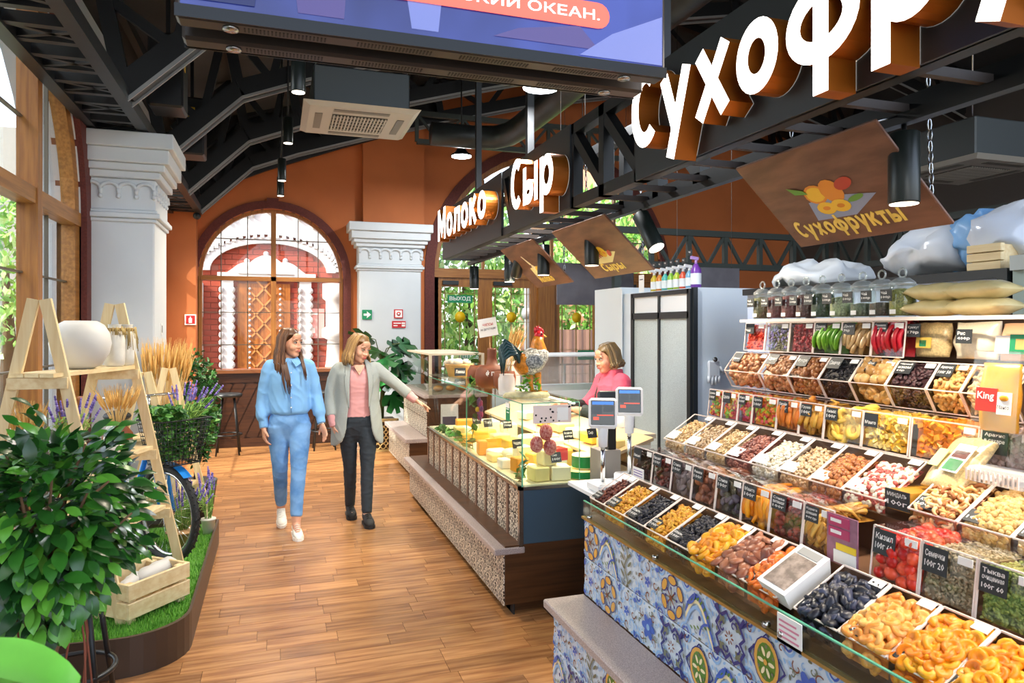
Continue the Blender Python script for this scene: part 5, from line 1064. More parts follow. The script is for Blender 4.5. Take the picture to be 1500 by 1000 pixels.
# ---- scales at the end of the dried fruit counter
def scale(loc, hd, label, rz):
    t = thing('counter_scale', loc, label, 'scale', 'counter scales'); x, y, z = loc
    mb = MB(); mb.bbox(x - .06, x + .06, y - .08, y + .08, z, z + .05, .01); mb.build('base', white, t)
    mb = MB(); mb.tube([(x, y, z + .05), (x, y, hd - .16)], .012, 12); mb.build('pole', chrome, t)
    mb = MB(); mb.lathe([(.024, hd - .17), (.026, hd - .1), (.03, hd - .045), (.022, hd - .02)], 14, (x, y, 0)); mb.build('collar', white, t)
    M = Matrix.Translation((x, y, hd)) @ Matrix.Rotation(rz, 4, 'Z') @ Matrix.Rotation(-.12, 4, 'X')
    mb = MB(); mb.bbox(-.075, .075, -.03, .035, -.075, .085, .014, 0, M); h = mb.build('display_head', white, t)
    mb = MB(); mb.bbox(-.062, .062, -.034, -.029, -.055, .072, .003, 0, M); s = mb.build('screen', mat('lcd_dark', '#20262c', .15), h)
    mb = MB(); mb.box(-.055, .055, -.036, -.0335, .05, .066, 0, M); mb.box(-.055, -.004, -.036, -.0335, .0, .045, 1, M); mb.box(.004, .055, -.036, -.0335, .012, .045, 1, M); mb.box(-.03, .055, -.036, -.0335, -.008, -.002, 2, M); mb.box(-.05, -.02, -.036, -.0335, -.03, -.014, 2, M); mb.build('readout', [mat('lcd_blue', '#2f6fd0', .3, emit=.5), mat('lcd_grey', '#39424a', .3), mat('lcd_red', '#d8452c', .3, emit=.5)], s)
scale((1.63, 3.36, .80), 1.205, 'white counter scale with dark display, nearer the aisle', -.45)
scale((1.86, 3.50, .80), 1.245, 'white counter scale with dark display, farther from the aisle', -.45)
t = thing('scale_shelf', (1.75, 3.42, 0), 'narrow white shelf cabinet that carries the two counter scales', 'cabinet'); mb = MB(); mb.box(1.72, 2.05, 3.2, 3.62, 0, .78); mb.build('body', mat('cab_grey', '#8f8a84', .5), t); mb = MB(); mb.box(1.55, 2.07, 3.18, 3.64, .78, .80); mb.build('top', white, t)
t = thing('till_terminal', (1.80, 3.75, .95), 'black and white till terminal on a dark column behind the scales', 'till')
mb = MB(); mb.box(1.83, 1.88, 3.70, 3.76, .95, 1.19); mb.build('column', black, t); M = Matrix.Translation((1.86, 3.74, 1.22)) @ Matrix.Rotation(-.3, 4, 'Z') @ Matrix.Rotation(-.35, 4, 'X')
mb = MB(); mb.bbox(-.07, .09, -.02, .03, -.05, .07, .01, 0, M); mb.build('screen_back', darkgrey, t); mb = MB(); mb.bbox(-.06, .05, -.08, -.015, -.07, -.01, .02, 0, M); mb.build('printer', white, t)
mb = MB(); mb.box(1.77, 1.9, 3.68, 3.82, .0, .95); mb.build('pedestal', MATS['cab_grey'], t)
t = thing('plastic_bags', (2.32, 4.55, .955), 'crumpled clear plastic bags lying behind the scales', 'bags')
mb = MB(); mb.ball((2.32, 4.55, 1.0), (.08, .16, .045), 14, 10); o = mb.build('bag', glassy('bag_plastic', (.9, .93, .95), .25, .15, .35), t); smooth_noise(o.data, .05, 9, 2)

for a, b, lb in ((3.9, YJ_ - .05, 'slim warm light tube added under the near glass top for the case glow'), (YJ_ + .05, 6.4, 'slim warm light tube added under the far glass top for the case glow')):  # tubes added to brighten and warm the inside of the cheese case
    t = thing('case_lamp', (1.70, (a + b) / 2, 1.205), lb, 'lamp', 'added light tubes in the cheese case'); mb = MB(); mb.tube([(1.70, a, 1.208), (1.70, b, 1.208)], .008, 8); mb.build('tube', mat('case_tube', '#fff0c8', .5, emit=6), t); mb = MB(); mb.box(1.695, 1.72, a, b, 1.214, 1.2195); mb.build('holder', steel, t)
    ld = bpy.data.lights.new('case', 'AREA'); ld.shape = 'RECTANGLE'; ld.size = .03; ld.size_y = b - a; ld.energy = 3.2; ld.color = (1, .86, .55); lo = bpy.data.objects.new('case_fill_light', ld); COL.objects.link(lo); lo.parent = t; lo.location = (-.01, 0, -.012)
# ================================================================== OVERHEAD
lum = mat('letter_face', '#fff8ee', .5, emit=2.6); lside = mat('letter_side', '#b8681c', .4, metal=.5)
SX, Z0, Z1 = 1.6, 2.35, 2.83
bm_ = thing('sign_beam', (SX, 7.0, Z0), 'long black overhead sign beam with lattice gaps above the counters', 'sign beam')
panelm = mat('sign_panel', '#262a2c', .45)
for a, b in ((5.03, 7.0), (3.73, 4.84), (.2, 2.95)):
    mb = MB(); mb.box(SX, SX + .02, a, b, Z0, Z1); mb.build('sign_panel', panelm, bm_)
for X in (SX + .04, SX + .36):
    for z in (Z0 + .03, Z1 - .03): mb = MB(); mb.box(X - .03, X + .03, .2, 7.0, z - .03, z + .03); mb.build('chord', black, bm_)
for X in (SX + .04, SX + .36):
    for a, b in ((4.84, 5.03), (2.95, 3.34), (3.34, 3.73)):
        mb = MB(); mb.bar((X, a, Z0), (X, a, Z1), .06); mb.build('post', black, bm_); mb = MB(); mb.bar((X, a, Z0 + .05), (X, b, Z1 - .05), .055); mb.build('diagonal', black, bm_)
    mb = MB(); mb.bar((X, 3.73, Z0), (X, 3.73, Z1), .06); mb.build('post', black, bm_)
for i in range(24):
    Y = .35 + i * .28
    if Y < 6.95: mb = MB(); mb.box(SX + .05, SX + .36, Y - .012, Y + .012, Z0 + .002, Z0 + .03); mb.build('cross_slat', mat('slat_brown', '#3f3630', .6), bm_)
mb = MB(); mb.box(SX + .30, SX + .34, .2, 7.15, Z0 - .035, Z0); mb.build('light_track', black, bm_)
mb = MB(); mb.box(SX + .02, SX + .36, 7.0, 7.02, Z0, Z1); mb.build('end_plate', panelm, bm_)
# stay rods to the roof
for Y in (6.3, 4.9, 3.0, 1.2):
    X = SX + .18; mb = MB(); mb.bar((X, Y, Z1 - .03), (X, Y, roofz(X) - .05), .05); mb.build('hanger', black, bm_)
# bold sign alphabet drawn with strokes: (width, [polyline or ('o', cx, cy, rx, ry, a0, a1)])
GL = {'о': (.66, [('o', .33, .36, .235, .27)]), 'С': (.68, [('o', .38, .5, .28, .405, 48, 312)]), 'у': (.66, [[(.07, .72), (.35, .06)], [(.59, .72), (.22, -.28)]]), 'х': (.68, [[(.09, .72), (.59, 0)], [(.59, .72), (.09, 0)]]), 'р': (.68, [[(.1, -.28), (.1, .72)], ('o', .36, .36, .235, .27)]), 'ф': (.92, [('o', .46, .36, .36, .27), [(.46, -.28), (.46, 1)]]), 'к': (.62, [[(.1, 0), (.1, .72)], [(.54, .72), (.2, .34)], [(.25, .42), (.56, 0)]]), 'т': (.58, [[(0, .635), (.58, .635)], [(.29, 0), (.29, .6)]]), 'ы': (.86, [[(.1, 0), (.1, .72)], ('o', .31, .225, .20, .14), [(.76, 0), (.76, .72)]]), 'М': (.92, [[(.1, 0), (.1, 1)], [(.12, .97), (.46, .25), (.80, .97)], [(.82, 0), (.82, 1)]]), 'л': (.68, [[(0, .085), (.12, .10), (.19, .35), (.2, .635), (.6, .635)], [(.58, 0), (.58, .72)]])}
def sign_text(mb, body, O, ex, ey, w, H, depth, mi=0, mside=None, t=.19):
    ex, ey, O = Vector(ex), Vector(ey), Vector(O); ez = ex.cross(ey); tot = sum(GL[c][0] for c in body) + .11 * (len(body) - 1); k = w / tot
    M = Matrix(((ex.x * k, ey.x * H, ez.x, O.x), (ex.y * k, ey.y * H, ez.y, O.y), (ex.z * k, ey.z * H, ez.z, O.z), (0, 0, 0, 1))); x0 = 0
    for ch_ in body:
        for s in GL[ch_][1]:
            cl = False
            if s[0] == 'o':
                a0, a1 = (s[5], s[6]) if len(s) > 5 else (0, 360); cl = len(s) <= 5; n = 30; P = [(s[1] + s[3] * math.cos(math.radians(a0 + (a1 - a0) * i / n)), s[2] + s[4] * math.sin(math.radians(a0 + (a1 - a0) * i / n))) for i in range(n + (0 if cl else 1))]
            else: P = s
            n = len(P); L, R = [], []
            for i in range(n):
                p, a, b = Vector(P[i]), Vector(P[(i - 1) % n] if (cl or i) else P[i]), Vector(P[(i + 1) % n] if (cl or i < n - 1) else P[i])
                d0, d1 = (p - a), (b - p); d0 = d0.normalized() if d0.length else d1.normalized(); d1 = d1.normalized() if d1.length else d0; d = (d0 + d1).normalized(); m_ = 1 / max(.5, d.dot(d0)); nn = Vector((-d.y, d.x)) * t * .5 * m_
                L.append(p + nn); R.append(p - nn)
            for i in range(n if cl else n - 1): j = (i + 1) % n; mb.prism([(x0 + q.x, q.y) for q in (R[i], R[j], L[j], L[i])], 0, depth, M, mi, mside=mside)
        x0 += GL[ch_][0] + .11
def word(body, ya, yb, zb, H, label):
    o = thing('sign_lettering', (SX, ya, zb), label, 'sign lettering', 'glowing stall names'); mb = MB(); sign_text(mb, body, (SX - .001, ya, zb), (0, -1, 0), (0, 0, 1), ya - yb, H, .1, 0, 1)
    tag(mb.build('letters', [lum, lside], o), kind='stuff')
word('Молоко', 6.75, 5.10, 2.50, .30, 'glowing white letters reading Молоко on the far sign panel')
word('Сыр', 4.50, 3.74, 2.44, .33, 'glowing white letters reading Сыр on the middle sign panel')
word('Сухофрукты', 2.80, .24, 2.435, .335, 'glowing white letters reading Сухофрукты on the near sign panel')
# ---- track spots
def can(loc, L, r, label, tilt=0, az=0, power=0, group='black can spotlights on the sign beam', stem=.03, cat='spotlight', spread=1.25):
    o = thing('spotlight', loc, label, cat, group); x, y, z = loc
    M = Matrix.Translation(Vector(loc) - V(0, 0, stem)) @ Matrix.Rotation(az, 4, 'Z') @ Matrix.Rotation(tilt, 4, 'X')
    mb = MB(); mb.tube([(x, y, z), (x, y, z - stem - .02)], .008, 8); mb.build('stem', black, o)
    mb = MB(); mb.lathe([(r * .96, -L), (r, -L + .006), (r, 0), (r * .9, .004)], 24, M=M, mi=0); mb.build('can', mat('can_black', '#1c2321', .35), o)
    mb = MB(); mb.lathe([(r * .9, -L - .002), (r * .9, -L)], 24, M=M); mb.build('lens', mat('lamp_lens', '#fff3dc', .4, emit=3.0), o)
    if power:
        ld = bpy.data.lights.new('spot', 'SPOT'); ld.energy = power; ld.spot_size = spread; ld.spot_blend = .6; ld.color = (1, .86, .66); ld.shadow_soft_size = .04
        lo = bpy.data.objects.new('spot_lamp', ld); COL.objects.link(lo); lo.parent = o; lo.matrix_local = Matrix.Translation(-Vector(loc)) @ M @ Matrix.Translation((0, 0, -L - .012))
TZ = Z0 - .035; TX = SX + .32
cans = [(1.75, 'large black can spotlight in front of the Сухофрукты board', 0, 0), (2.55, 'black can spotlight at the top of the dried fruit bins', 0, 0), (4.12, 'black can spotlight in front of the Сыры board', 0, 0), (4.98, 'black can spotlight in front of the Молоко board', 0, 0), (5.8, 'black can spotlight, second from the far end of the track', 0, 0), (6.95, 'black can spotlight at the far end of the track', 0, 0), (3.48, 'tilted lit spotlight below the lattice gap of the beam', -.55, .3), (5.5, 'tilted black spotlight beneath the Молоко board', .6, 0), (.9, 'black can spotlight nearest the viewpoint', 0, 0), (1.3, 'black can spotlight beside the large one', 0, 0)]
for Y, lb, tl, az in cans:
    if Y in (2.55, 1.3): continue
    can((TX, Y, TZ), .225, .047, lb, tl, az, 36 if Y < 5.6 else 30, spread=2.0)
for i, (px_, Y, zb) in enumerate(((437, 4.65, 3.15), (422, 7.0, 3.41), (413, 8.2, 3.29), (411, 9.6, 3.37))):
    x = onY(px_, 200, Y)[0]; zt = zb + .24
    zr = roofz(x) - .03; can((x, Y, zr), .24, .045, 'black can pendant over the aisle, %s from the front' % ('first', 'second', 'third', 'fourth')[i], 0, 0, 110, 'black can pendants over the aisle', stem=zr - zt, cat='pendant', spread=2.2)
# ---- bright round LED lamps
for i, (px_, py_, Y) in enumerate(((793, 128, 4.5), (676, 229, 8.6))):
    x, z = onY(px_, py_, Y); o = thing('led_lamp', (x, Y, z), ('bright round LED lamp near the duct', 'bright round LED lamp hanging before the exit arch')[i], 'lamp')
    mb = MB(); mb.lathe([(.13, 0), (.13, .02), (.08, .05), (.05, .1)], 22, (x, Y, z)); mb.build('housing', darkgrey, o); mb = MB(); mb.lathe([(.125, -.004), (.125, 0)], 22, (x, Y, z)); mb.build('diffuser', mat('led_white', '#f4f7ff', .5, emit=14), o)
    mb = MB(); mb.tube([(x, Y, z + .1), (x, Y, roofz(x) - .05)], .01, 8); mb.build('rod', black, o)
    ld = bpy.data.lights.new('led', 'AREA'); ld.shape = 'DISK'; ld.size = .24; ld.energy = 40; ld.color = (.96, .98, 1); lo = bpy.data.objects.new('led_light', ld); COL.objects.link(lo); lo.parent = o; lo.location = (0, 0, -.012)
# ---- hanging painted boards
bw = mat('stained_board', '#5f3d2e', .45, col2='#7a5340', vscale=5, stretch=(1, 1, 6), detail=8); ybw = mat('board_letters', '#f0d56a', .5); cloth = mat('board_cloth', '#8f9fc0', .6)
BC = [ybw, mat('b_orange', '#e0912c', .5), mat('b_green', '#5f9a3a', .5), cloth, mat('b_yellow', '#eec437', .5), mat('b_red', '#b8402c', .5), mat('b_white', '#eee6d0', .5), mat('b_cream', '#e8e2a8', .5)]
def board(ya, yb, body, label, pic):
    o = thing('hanging_board', (1.80, (ya + yb) / 2, 2.3), label, 'hanging sign', 'painted boards hung behind the beam')
    A, B = V(1.78, ya, 2.31), V(2.11, ya, 2.0); dn = (B - A); Hh = dn.length; ey = -dn.normalized(); ex = V(0, -1, 0); ez = ex.cross(ey); w = ya - yb
    M = Matrix(((ex.x, ey.x, ez.x, B.x), (ex.y, ey.y, ez.y, B.y), (ex.z, ey.z, ez.z, B.z), (0, 0, 0, 1)))
    mb = MB(); mb.bbox(0, w, 0, Hh, -.012, 0, .003, 0, M); mb.build('panel', bw, o)
    mb = MB(); lw = len(body) > 6; sign_text(mb, body, B + ex * w * (.08 if lw else .3) + ey * .05 + ez * .0005, ex, ey, w * (.72 if lw else .36), .085 if lw else .07, .002); mb.build('lettering', ybw, o)
    mb = MB(); k = [0]
    def el(cx, cy, rx, ry, rot, mi, n=14):
        k[0] += 1; c, s = math.cos(rot), math.sin(rot); mb.poly([(cx + rx * math.cos(2 * PI * i / n) * c - ry * math.sin(2 * PI * i / n) * s, cy + rx * math.cos(2 * PI * i / n) * s + ry * math.sin(2 * PI * i / n) * c, .001 + .0003 * k[0]) for i in range(n)], mi, M)
    def pg(pts, mi): k[0] += 1; mb.poly([(x, y, .001 + .0003 * k[0]) for x, y in pts], mi, M)
    c = w * .48; y0 = .14
    pg([(c - .14, y0 - .02), (c + .05, y0 - .025), (c + .19, y0 + .05), (c + .02, y0 + .08), (c - .12, y0 + .07)], 3 if pic == 0 else 7)
    if pic == 0:
        el(c - .06, y0 + .1, .055, .045, .2, 1); el(c - .06, y0 + .1, .045, .035, .2, 4); el(c + .02, y0 + .1, .05, .055, 0, 1); el(c + .09, y0 + .12, .045, .025, .3, 5)
        for s in (-1, 1): el(c - .02 + s * .035, y0 + .03, .045, .03, 0, 4); el(c - .02 + s * .035, y0 + .03, .018, .01, 0, 1)
        pg([(c - .17, y0 + .16), (c - .1, y0 + .13), (c - .09, y0 + .11), (c - .15, y0 + .12)], 2); el(c + .1, y0 + .05, .04, .012, .2, 2)
    elif pic == 1:
        pg([(c - .1, y0 + .14), (c - .06, y0 + .13), (c - .01, y0 + .07), (c - .06, y0 + .06)], 1)
        for i in range(4): el(c - .12 + .03 * i, y0 + .05 + .005 * i, .045, .014, -.9, 5)
        el(c + .03, y0 + .07, .05, .045, 0, 4); el(c + .02, y0 + .08, .01, .01, 0, 1); el(c + .05, y0 + .06, .012, .012, 0, 1); el(c + .11, y0 + .05, .035, .02, .6, 5)
    else:
        pg([(c - .09, y0 + .2), (c - .07, y0 + .2), (c - .02, y0 + .1), (c - .06, y0 + .1)], 6); el(c - .03, y0 + .07, .03, .03, 0, 6); el(c + .05, y0 + .04, .08, .04, 0, 4); el(c + .05, y0 + .05, .015, .012, 0, 1)
    mb.build('painted_fruit', BC, o)
    for y in (ya - .03, yb + .03):
        mb = MB(); mb.tube([(1.79, y, 2.31), (TX, y, Z0)], .004, 6); mb.build('hook', steel, o)
        top = V(2.11, y, 2.72) if False else V(2.02, y, 2.85); pts = [V(2.05, y, 2.06) + V(-.0, 0, 0), top]; ch_ = MB(); n = 22
        for i in range(n):
            p = pts[0].lerp(pts[1], (i + .5) / n); ch_.tube([p + V(.008 * math.cos(q) * (1 if i % 2 else 0), .008 * math.cos(q) * (0 if i % 2 else 1), .02 * math.sin(q)) for q in [2 * PI * j / 8 for j in range(9)]], .003, 4, caps=False)
        ch_.tube([top, V(2.02, y, roofz(2.0) - .05)], .003, 5); ch_.build('chain', steel, o)
board(2.44, 1.73, 'Сухофрукты', 'tilted brown board painted with dried fruit and lettered Сухофрукты', 0)
board(4.47, 3.66, 'Сыры', 'tilted brown board painted with cheese and sausages and lettered Сыры', 1)
board(5.63, 4.85, 'Молоко', 'tilted brown board painted with dairy and lettered Молоко', 2)
gb = mat('grey_ply', '#6d6a72', .6, var=.2, vscale=6)
for i, (xa, xb, Y, za, zb, lb) in enumerate(((3.1, 4.1, 7.6, 1.93, 2.42, 'grey plywood board hanging before the exit doors'), (4.05, 4.95, 6.7, 2.06, 2.33, 'grey plywood board hanging above the white cold room'))):
    mb = MB(); mb.bbox(xa, xb, Y, Y + .02, za, zb, .003); o = thing('plywood_board', (xa, Y, za), lb, 'board'); mb.build('panel', gb, o)
    for x in (xa + .1, xb - .1): mb = MB(); mb.tube([(x, Y + .01, zb), (x, Y + .01, roofz(x) - .05)], .003, 5); mb.build('wire', steel, o)
# ---- two screens hung back to back across the aisle
def screen_tv(Y0, Y1, face, label, tilt):
    xa, xb, za, zb = -.225, 1.075, 2.385, 3.12
    o = thing('hanging_screen', ((xa + xb) / 2, (Y0 + Y1) / 2, za), label, 'screen')
    mb = MB(); mb.bbox(xa, xb, Y0, Y1, za, zb, .008); mb.build('casing', mat('tv_casing', '#3a322c', .4), o)
    for k in range(4):
        mb = MB(); x0 = xa + .15 + k * .27; n = 22
        for i in range(n): mb.box(x0 + i * .009, x0 + i * .009 + .004, (Y0 + Y1) / 2 - .012, (Y0 + Y1) / 2 + .012, za - .0015, za)
        mb.build('vent_slots', ink, o)
    for x in (xa + .12, xb - .12): mb = MB(); mb.lathe([(.018, za - .006), (.02, za)], 12, (x, (Y0 + Y1) / 2, 0)); mb.build('screw_cover', steel, o)
    yf = Y0 - .002 if face < 0 else Y1 + .002
    m = mat('tv_picture', '#0d1756', .25, emit=.4, col2='#2c3a88', vscale=2.2, detail=2, stretch=(1.6, 1, .9))
    mb = MB(); mb.box(xa + .012, xb - .012, min(yf, yf + .001), max(yf, yf + .001), za + .03, zb - .012); p = mb.build('picture', m, o)
    L_ = m.node_tree.links; b = m.node_tree.nodes['Principled BSDF']
    if not b.inputs['Emission Color'].is_linked: L_.new(b.inputs['Base Color'].links[0].from_socket, b.inputs['Emission Color'])
    if face < 0:
        sh = MB(); MY = lambda k: Matrix(((1, 0, 0, 0), (0, 0, -1, yf - .0006 * k), (0, 1, 0, 0), (0, 0, 0, 1)))
        for k, (pts, mi) in enumerate((([(.33, 2.43), (.40, 2.43), (.42, 2.62), (.30, 2.62)], 0), ([(.05, 2.43), (.16, 2.43), (.18, 2.7), (.02, 2.7)], 1), ([(.55, 2.44), (.86, 2.44), (.80, 2.50), (.62, 2.47)], 1), ([(.80, 2.42), (.90, 2.49), (1.06, 2.56), (1.06, 2.42)], 0), ([(-.20, 2.43), (-.05, 2.43), (-.03, 2.58), (-.20, 2.62)], 2))): sh.prism(pts, 0, .0004, MY(k + 1), mi)
        tag(sh.build('picture_shapes', [mat('pic_lilac', '#6a74b0', .4, emit=.35), mat('pic_mauve', '#4a3f78', .4, emit=.3), mat('pic_navy', '#101a52', .4, emit=.3)], p), kind='stuff')
        mb = MB(); q = []; r = .036; zc_ = 2.535; x1 = .855; x0 = -.05; ex = V(1, 0, -.012)
        for i in range(9): a = -PI / 2 + PI * i / 8; q.append((x1 + r * math.cos(a), zc_ + r * math.sin(a)))
        for i in range(9): a = PI / 2 + PI * i / 8; q.append((x0 + r * math.cos(a), zc_ + r * math.sin(a)))
        mb.prism(q, 0, .001, Matrix(((1, 0, 0, 0), (0, 0, -1, yf - .004), (0, 1, 0, 0), (0, 0, 0, 1)))); bn = mb.build('banner', mat('banner_red', '#e2553f', .3, emit=.7), o)
        mb = MB(); put_text(mb, 'И ИНДИЙСКИЙ ОКЕАН.', (.17, yf - .006, zc_ - .019), (1, 0, 0), (0, 0, 1), w=.69, h=.042, bold=.008); tag(mb.build('caption', mat('caption_white', '#ffffff', .4, emit=1.0), bn), kind='stuff')
    mb = MB(); mb.box(xa, xb, min(yf, yf + face * .004), max(yf, yf + face * .004), za, za + .03); mb.build('bezel', mat('tv_bezel', '#080d0f', .3, spec=.3), o)
    if face < 0:
        for x in (xa + .3, xb - .3): mb = MB(); mb.bar((x, Y1 + .02, zb - .25), (x, Y1 + .02, roofz(x) - .04), .05); mb.build('mount', black, o)
    return o
screen_tv(1.80, 1.86, -1, 'large hanging screen facing the viewer with red banner and white caption', 0)
screen_tv(1.93, 1.99, 1, 'large hanging screen facing away, back to back with the captioned one', 0)
# ---- ducts, cassettes, small ceiling things
dm = mat('duct_metal', '#3a3f40', .4, .5, var=.25, vscale=6)
du = thing('ventilation_duct', (2.6, 8.0, 3.78), 'round dark spiral duct running above the counters and turning at the far end', 'duct')
mb = MB(); mb.tube([(2.6, 1.2, 3.88), (2.6, 3, 3.89), (2.6, 5, 3.90), (2.6, 7.4, 3.91), (2.57, 7.75, 3.91), (2.45, 7.95, 3.91), (2.2, 8.02, 3.91), (1.7, 8.02, 3.91)], .135, 20); mb.build('pipe', dm, du)
for i in range(16):
    Y = 1.6 + i * .38; mb = MB(); mb.lathe([(.141, -.008), (.141, .008)], 20, M=Matrix.Translation((2.6, Y, 3.885 + (Y - 1.2) * .004)) @ Matrix.Rotation(PI / 2, 4, 'X'), caps=False); mb.build('seam_ring', dm, du)
for Y in (2.5, 4.6, 6.7): mb = MB(); mb.tube([(2.6, Y, 4.03), (2.6, Y, roofz(2.6) - .05)], .006, 6); mb.build('hanger', steel, du)
def cassette(xa, xb, ya, yb, z, label):
    o = thing('air_conditioner', ((xa + xb) / 2, (ya + yb) / 2, z), label, 'air conditioner'); c = mat('ac_panel', '#a9a79f', .5)
    mb = MB(); mb.add([(xa, ya, z + .03), (xb, ya, z + .03), (xb, yb, z + .03), (xa, yb, z + .03), (xa + .05, ya + .05, z), (xb - .05, ya + .05, z), (xb - .05, yb - .05, z), (xa + .05, yb - .05, z)], [(0, 1, 2, 3), (7, 6, 5, 4), (0, 4, 5, 1), (1, 5, 6, 2), (2, 6, 7, 3), (3, 7, 4, 0)]); mb.build('fascia', c, o)
    mb = MB(); g = .24; mb.box(xa + g, xb - g, ya + g, yb - g, z - .006, z); gr = mb.build('grille', mat('ac_dark', '#35352f', .6), o)
    n = 16
    for i in range(n): x = xa + g + (xb - xa - 2 * g) * (i + .5) / n; mb = MB(); mb.box(x - .006, x + .006, ya + g, yb - g, z - .012, z - .004); mb.build('grille_bar', c, gr)
    for i in range(5): y = ya + g + (yb - ya - 2 * g) * (i + .5) / 5; mb = MB(); mb.box(xa + g, xb - g, y - .004, y + .004, z - .013, z - .006); mb.build('grille_bar', c, gr)
    for a in ((xa + g, xb - g, ya + .1, ya + .16), (xa + g, xb - g, yb - .16, yb - .1), (xa + .1, xa + .16, ya + g, yb - g), (xb - .16, xb - .1, ya + g, yb - g)): mb = MB(); mb.box(*a, z - .004, z); mb.build('air_slot', mat('ac_slot', '#6a6962', .5), o)
    mb = MB(); mb.bbox(xa + .08, xb - .08, ya + .08, yb - .08, z + .03, z + .34, .01); mb.build('casing', mat('ac_box', '#454b4e', .4, .3), o)
    for x in (xa + .1, xb - .1): mb = MB(); mb.tube([(x, ya + .12, z + .3), (x, ya + .12, roofz(x) - .05)], .006, 6); mb.build('rod', steel, o)
cassette(.2, 1.13, 5.72, 6.65, 3.42, 'square ceiling cassette air conditioner above the aisle')
cassette(5.0, 5.9, 3.9, 4.8, 2.95, 'square ceiling cassette air conditioner at the right above the wrapped bundle')
for i, (Y, z) in enumerate(((5.75, 3.30), (7.35, 3.32))):
    o = thing('heater_box', (-.80, Y, z), ('black heater box with yellow warning label above the near pilaster', 'black heater box with yellow label beyond the near pilaster')[i], 'heater')
    mb = MB(); mb.bbox(-.90, -.66, Y, Y + .3, z, z + .55, .015); mb.build('casing', black, o); mb = MB(); mb.box(-.659, -.656, Y + .05, Y + .12, z + .3, z + .5); mb.box(-.80, -.74, Y - .004, Y - .001, z + .35, z + .45); mb.build('yellow_label', mat('warn_yellow', '#d8b02c', .5), o)
    mb = MB(); mb.bar((-.78, Y + .15, z + .5), (-.78, Y + .15, roofz(-.78) - .05), .03); mb.build('bracket', black, o)
x, z = onY(657, 188, 10.58); mb = MB(); mb.bbox(x - .06, x + .06, 10.57, 10.6, z - .06, z + .06, .01); mb.bbox(x - .035, x + .035, 10.56, 10.575, z - .035, z + .035, .008, 1); tag(mb.build('wall_sensor', [white, mat('sensor_grey', '#c9c6c0', .5)]), 'small square white sensor box high on the end wall', 'sensor')
x, z = onY(290, 316, 10.3); mb = MB(); mb.tube([(x, 10.3, z + .06), (x, 10.25, z)], .02, 8); mb.lathe([(.04, 0), (.05, .05), (.03, .09)], 14, M=Matrix.Translation((x, 10.22, z - .02)) @ Matrix.Rotation(PI / 2, 4, 'X')); tag(mb.build('security_camera', darkgrey), 'small dark dome camera under the far end of the left girder', 'camera')
o = thing('ticker_display', (3.3, 7.4, 2.5), 'dark display with green running text behind the Молоко board', 'display'); mb = MB(); mb.bbox(3.25, 3.75, 7.3, 7.36, 2.43, 2.62, .006); mb.build('casing', ink, o); mb = MB(); put_text(mb, 'ВЫХОД', (3.3, 7.295, 2.49), (1, 0, 0), (0, 0, 1), w=.4, h=.08); mb.build('running_text', mat('led_green', '#2fe08a', .4, emit=1.5), o)
for x in (3.3, 3.7): mb = MB(); mb.tube([(x, 7.33, 2.62), (x, 7.33, roofz(x) - .05)], .005, 5); mb.build('wire', steel, o)
# ================================================================== PLANTER AND GREENERY ON THE LEFT
pine = wood('pine', '#ead6a8', '#dcbf8c', 'z', .7, .5, bump=.04); pinex = wood('pine_across', '#ead6a8', '#dcbf8c', 'y', .7, .5, bump=.04)
pl = thing('planter', (-.9, 4.8, 0), 'low brown planter bed with artificial grass and rounded corner', 'planter')
out = [(-.42, 5.85)] + [(-.42 - .30 * (1 - math.cos(a)), 4.02 - .28 * math.sin(a)) for a in [PI / 2 * i / 8 for i in range(9)]] + [(-1.3, 3.78), (-1.34, 5.85)]
ins = [(x + (.015 if x < -.9 else -.015), y + (.015 if y < 4.2 else -.015)) for x, y in out]
mb = MB(); n = len(out); brownp = mat('planter_brown', '#4a3a2e', .4, .2)
mb.add([(x, y, z) for z in (0, .19) for x, y in out] + [(x, y, z) for z in (.19, .16) for x, y in ins], [(i, (i + 1) % n, n + (i + 1) % n, n + i) for i in range(n)] + [(n + i, n + (i + 1) % n, 2 * n + (i + 1) % n, 2 * n + i) for i in range(n)] + [(2 * n + i, 2 * n + (i + 1) % n, 3 * n + (i + 1) % n, 3 * n + i) for i in range(n)])
mb.build('rim_wall', brownp, pl)
mb = MB(); mb.poly([(x, y, .165) for x, y in ins]); mb.build('turf_base', mat('turf_base', '#4f8428', .9), pl)
rr = random.Random(5); g = MB()
while len(g.f) < 9000:
    x, y = rr.uniform(-1.0, -.44), (3.78 + 2.0 * rr.random() ** 1.6)
    if y < 4.02 and ((x + .72) / .30) ** 2 + ((y - 4.02) / .28) ** 2 > .92 and x > -.72: continue
    a = rr.uniform(0, 6.28); h = rr.uniform(.016, .034); w = .0028; dx, dy = math.cos(a) * w, math.sin(a) * w; lx, ly = rr.uniform(-.012, .012), rr.uniform(-.012, .012)
    g.add([(x - dx, y - dy, .163), (x + dx, y + dy, .163), (x + lx, y + ly, .165 + h)], [(0, 1, 2)], rr.randrange(3))
tag(g.build('grass', [mat('turf_a', '#6aa832', .7), mat('turf_b', '#85bf45', .7), mat('turf_c', '#4f8f26', .7)], pl), kind='stuff')
GZ = .167
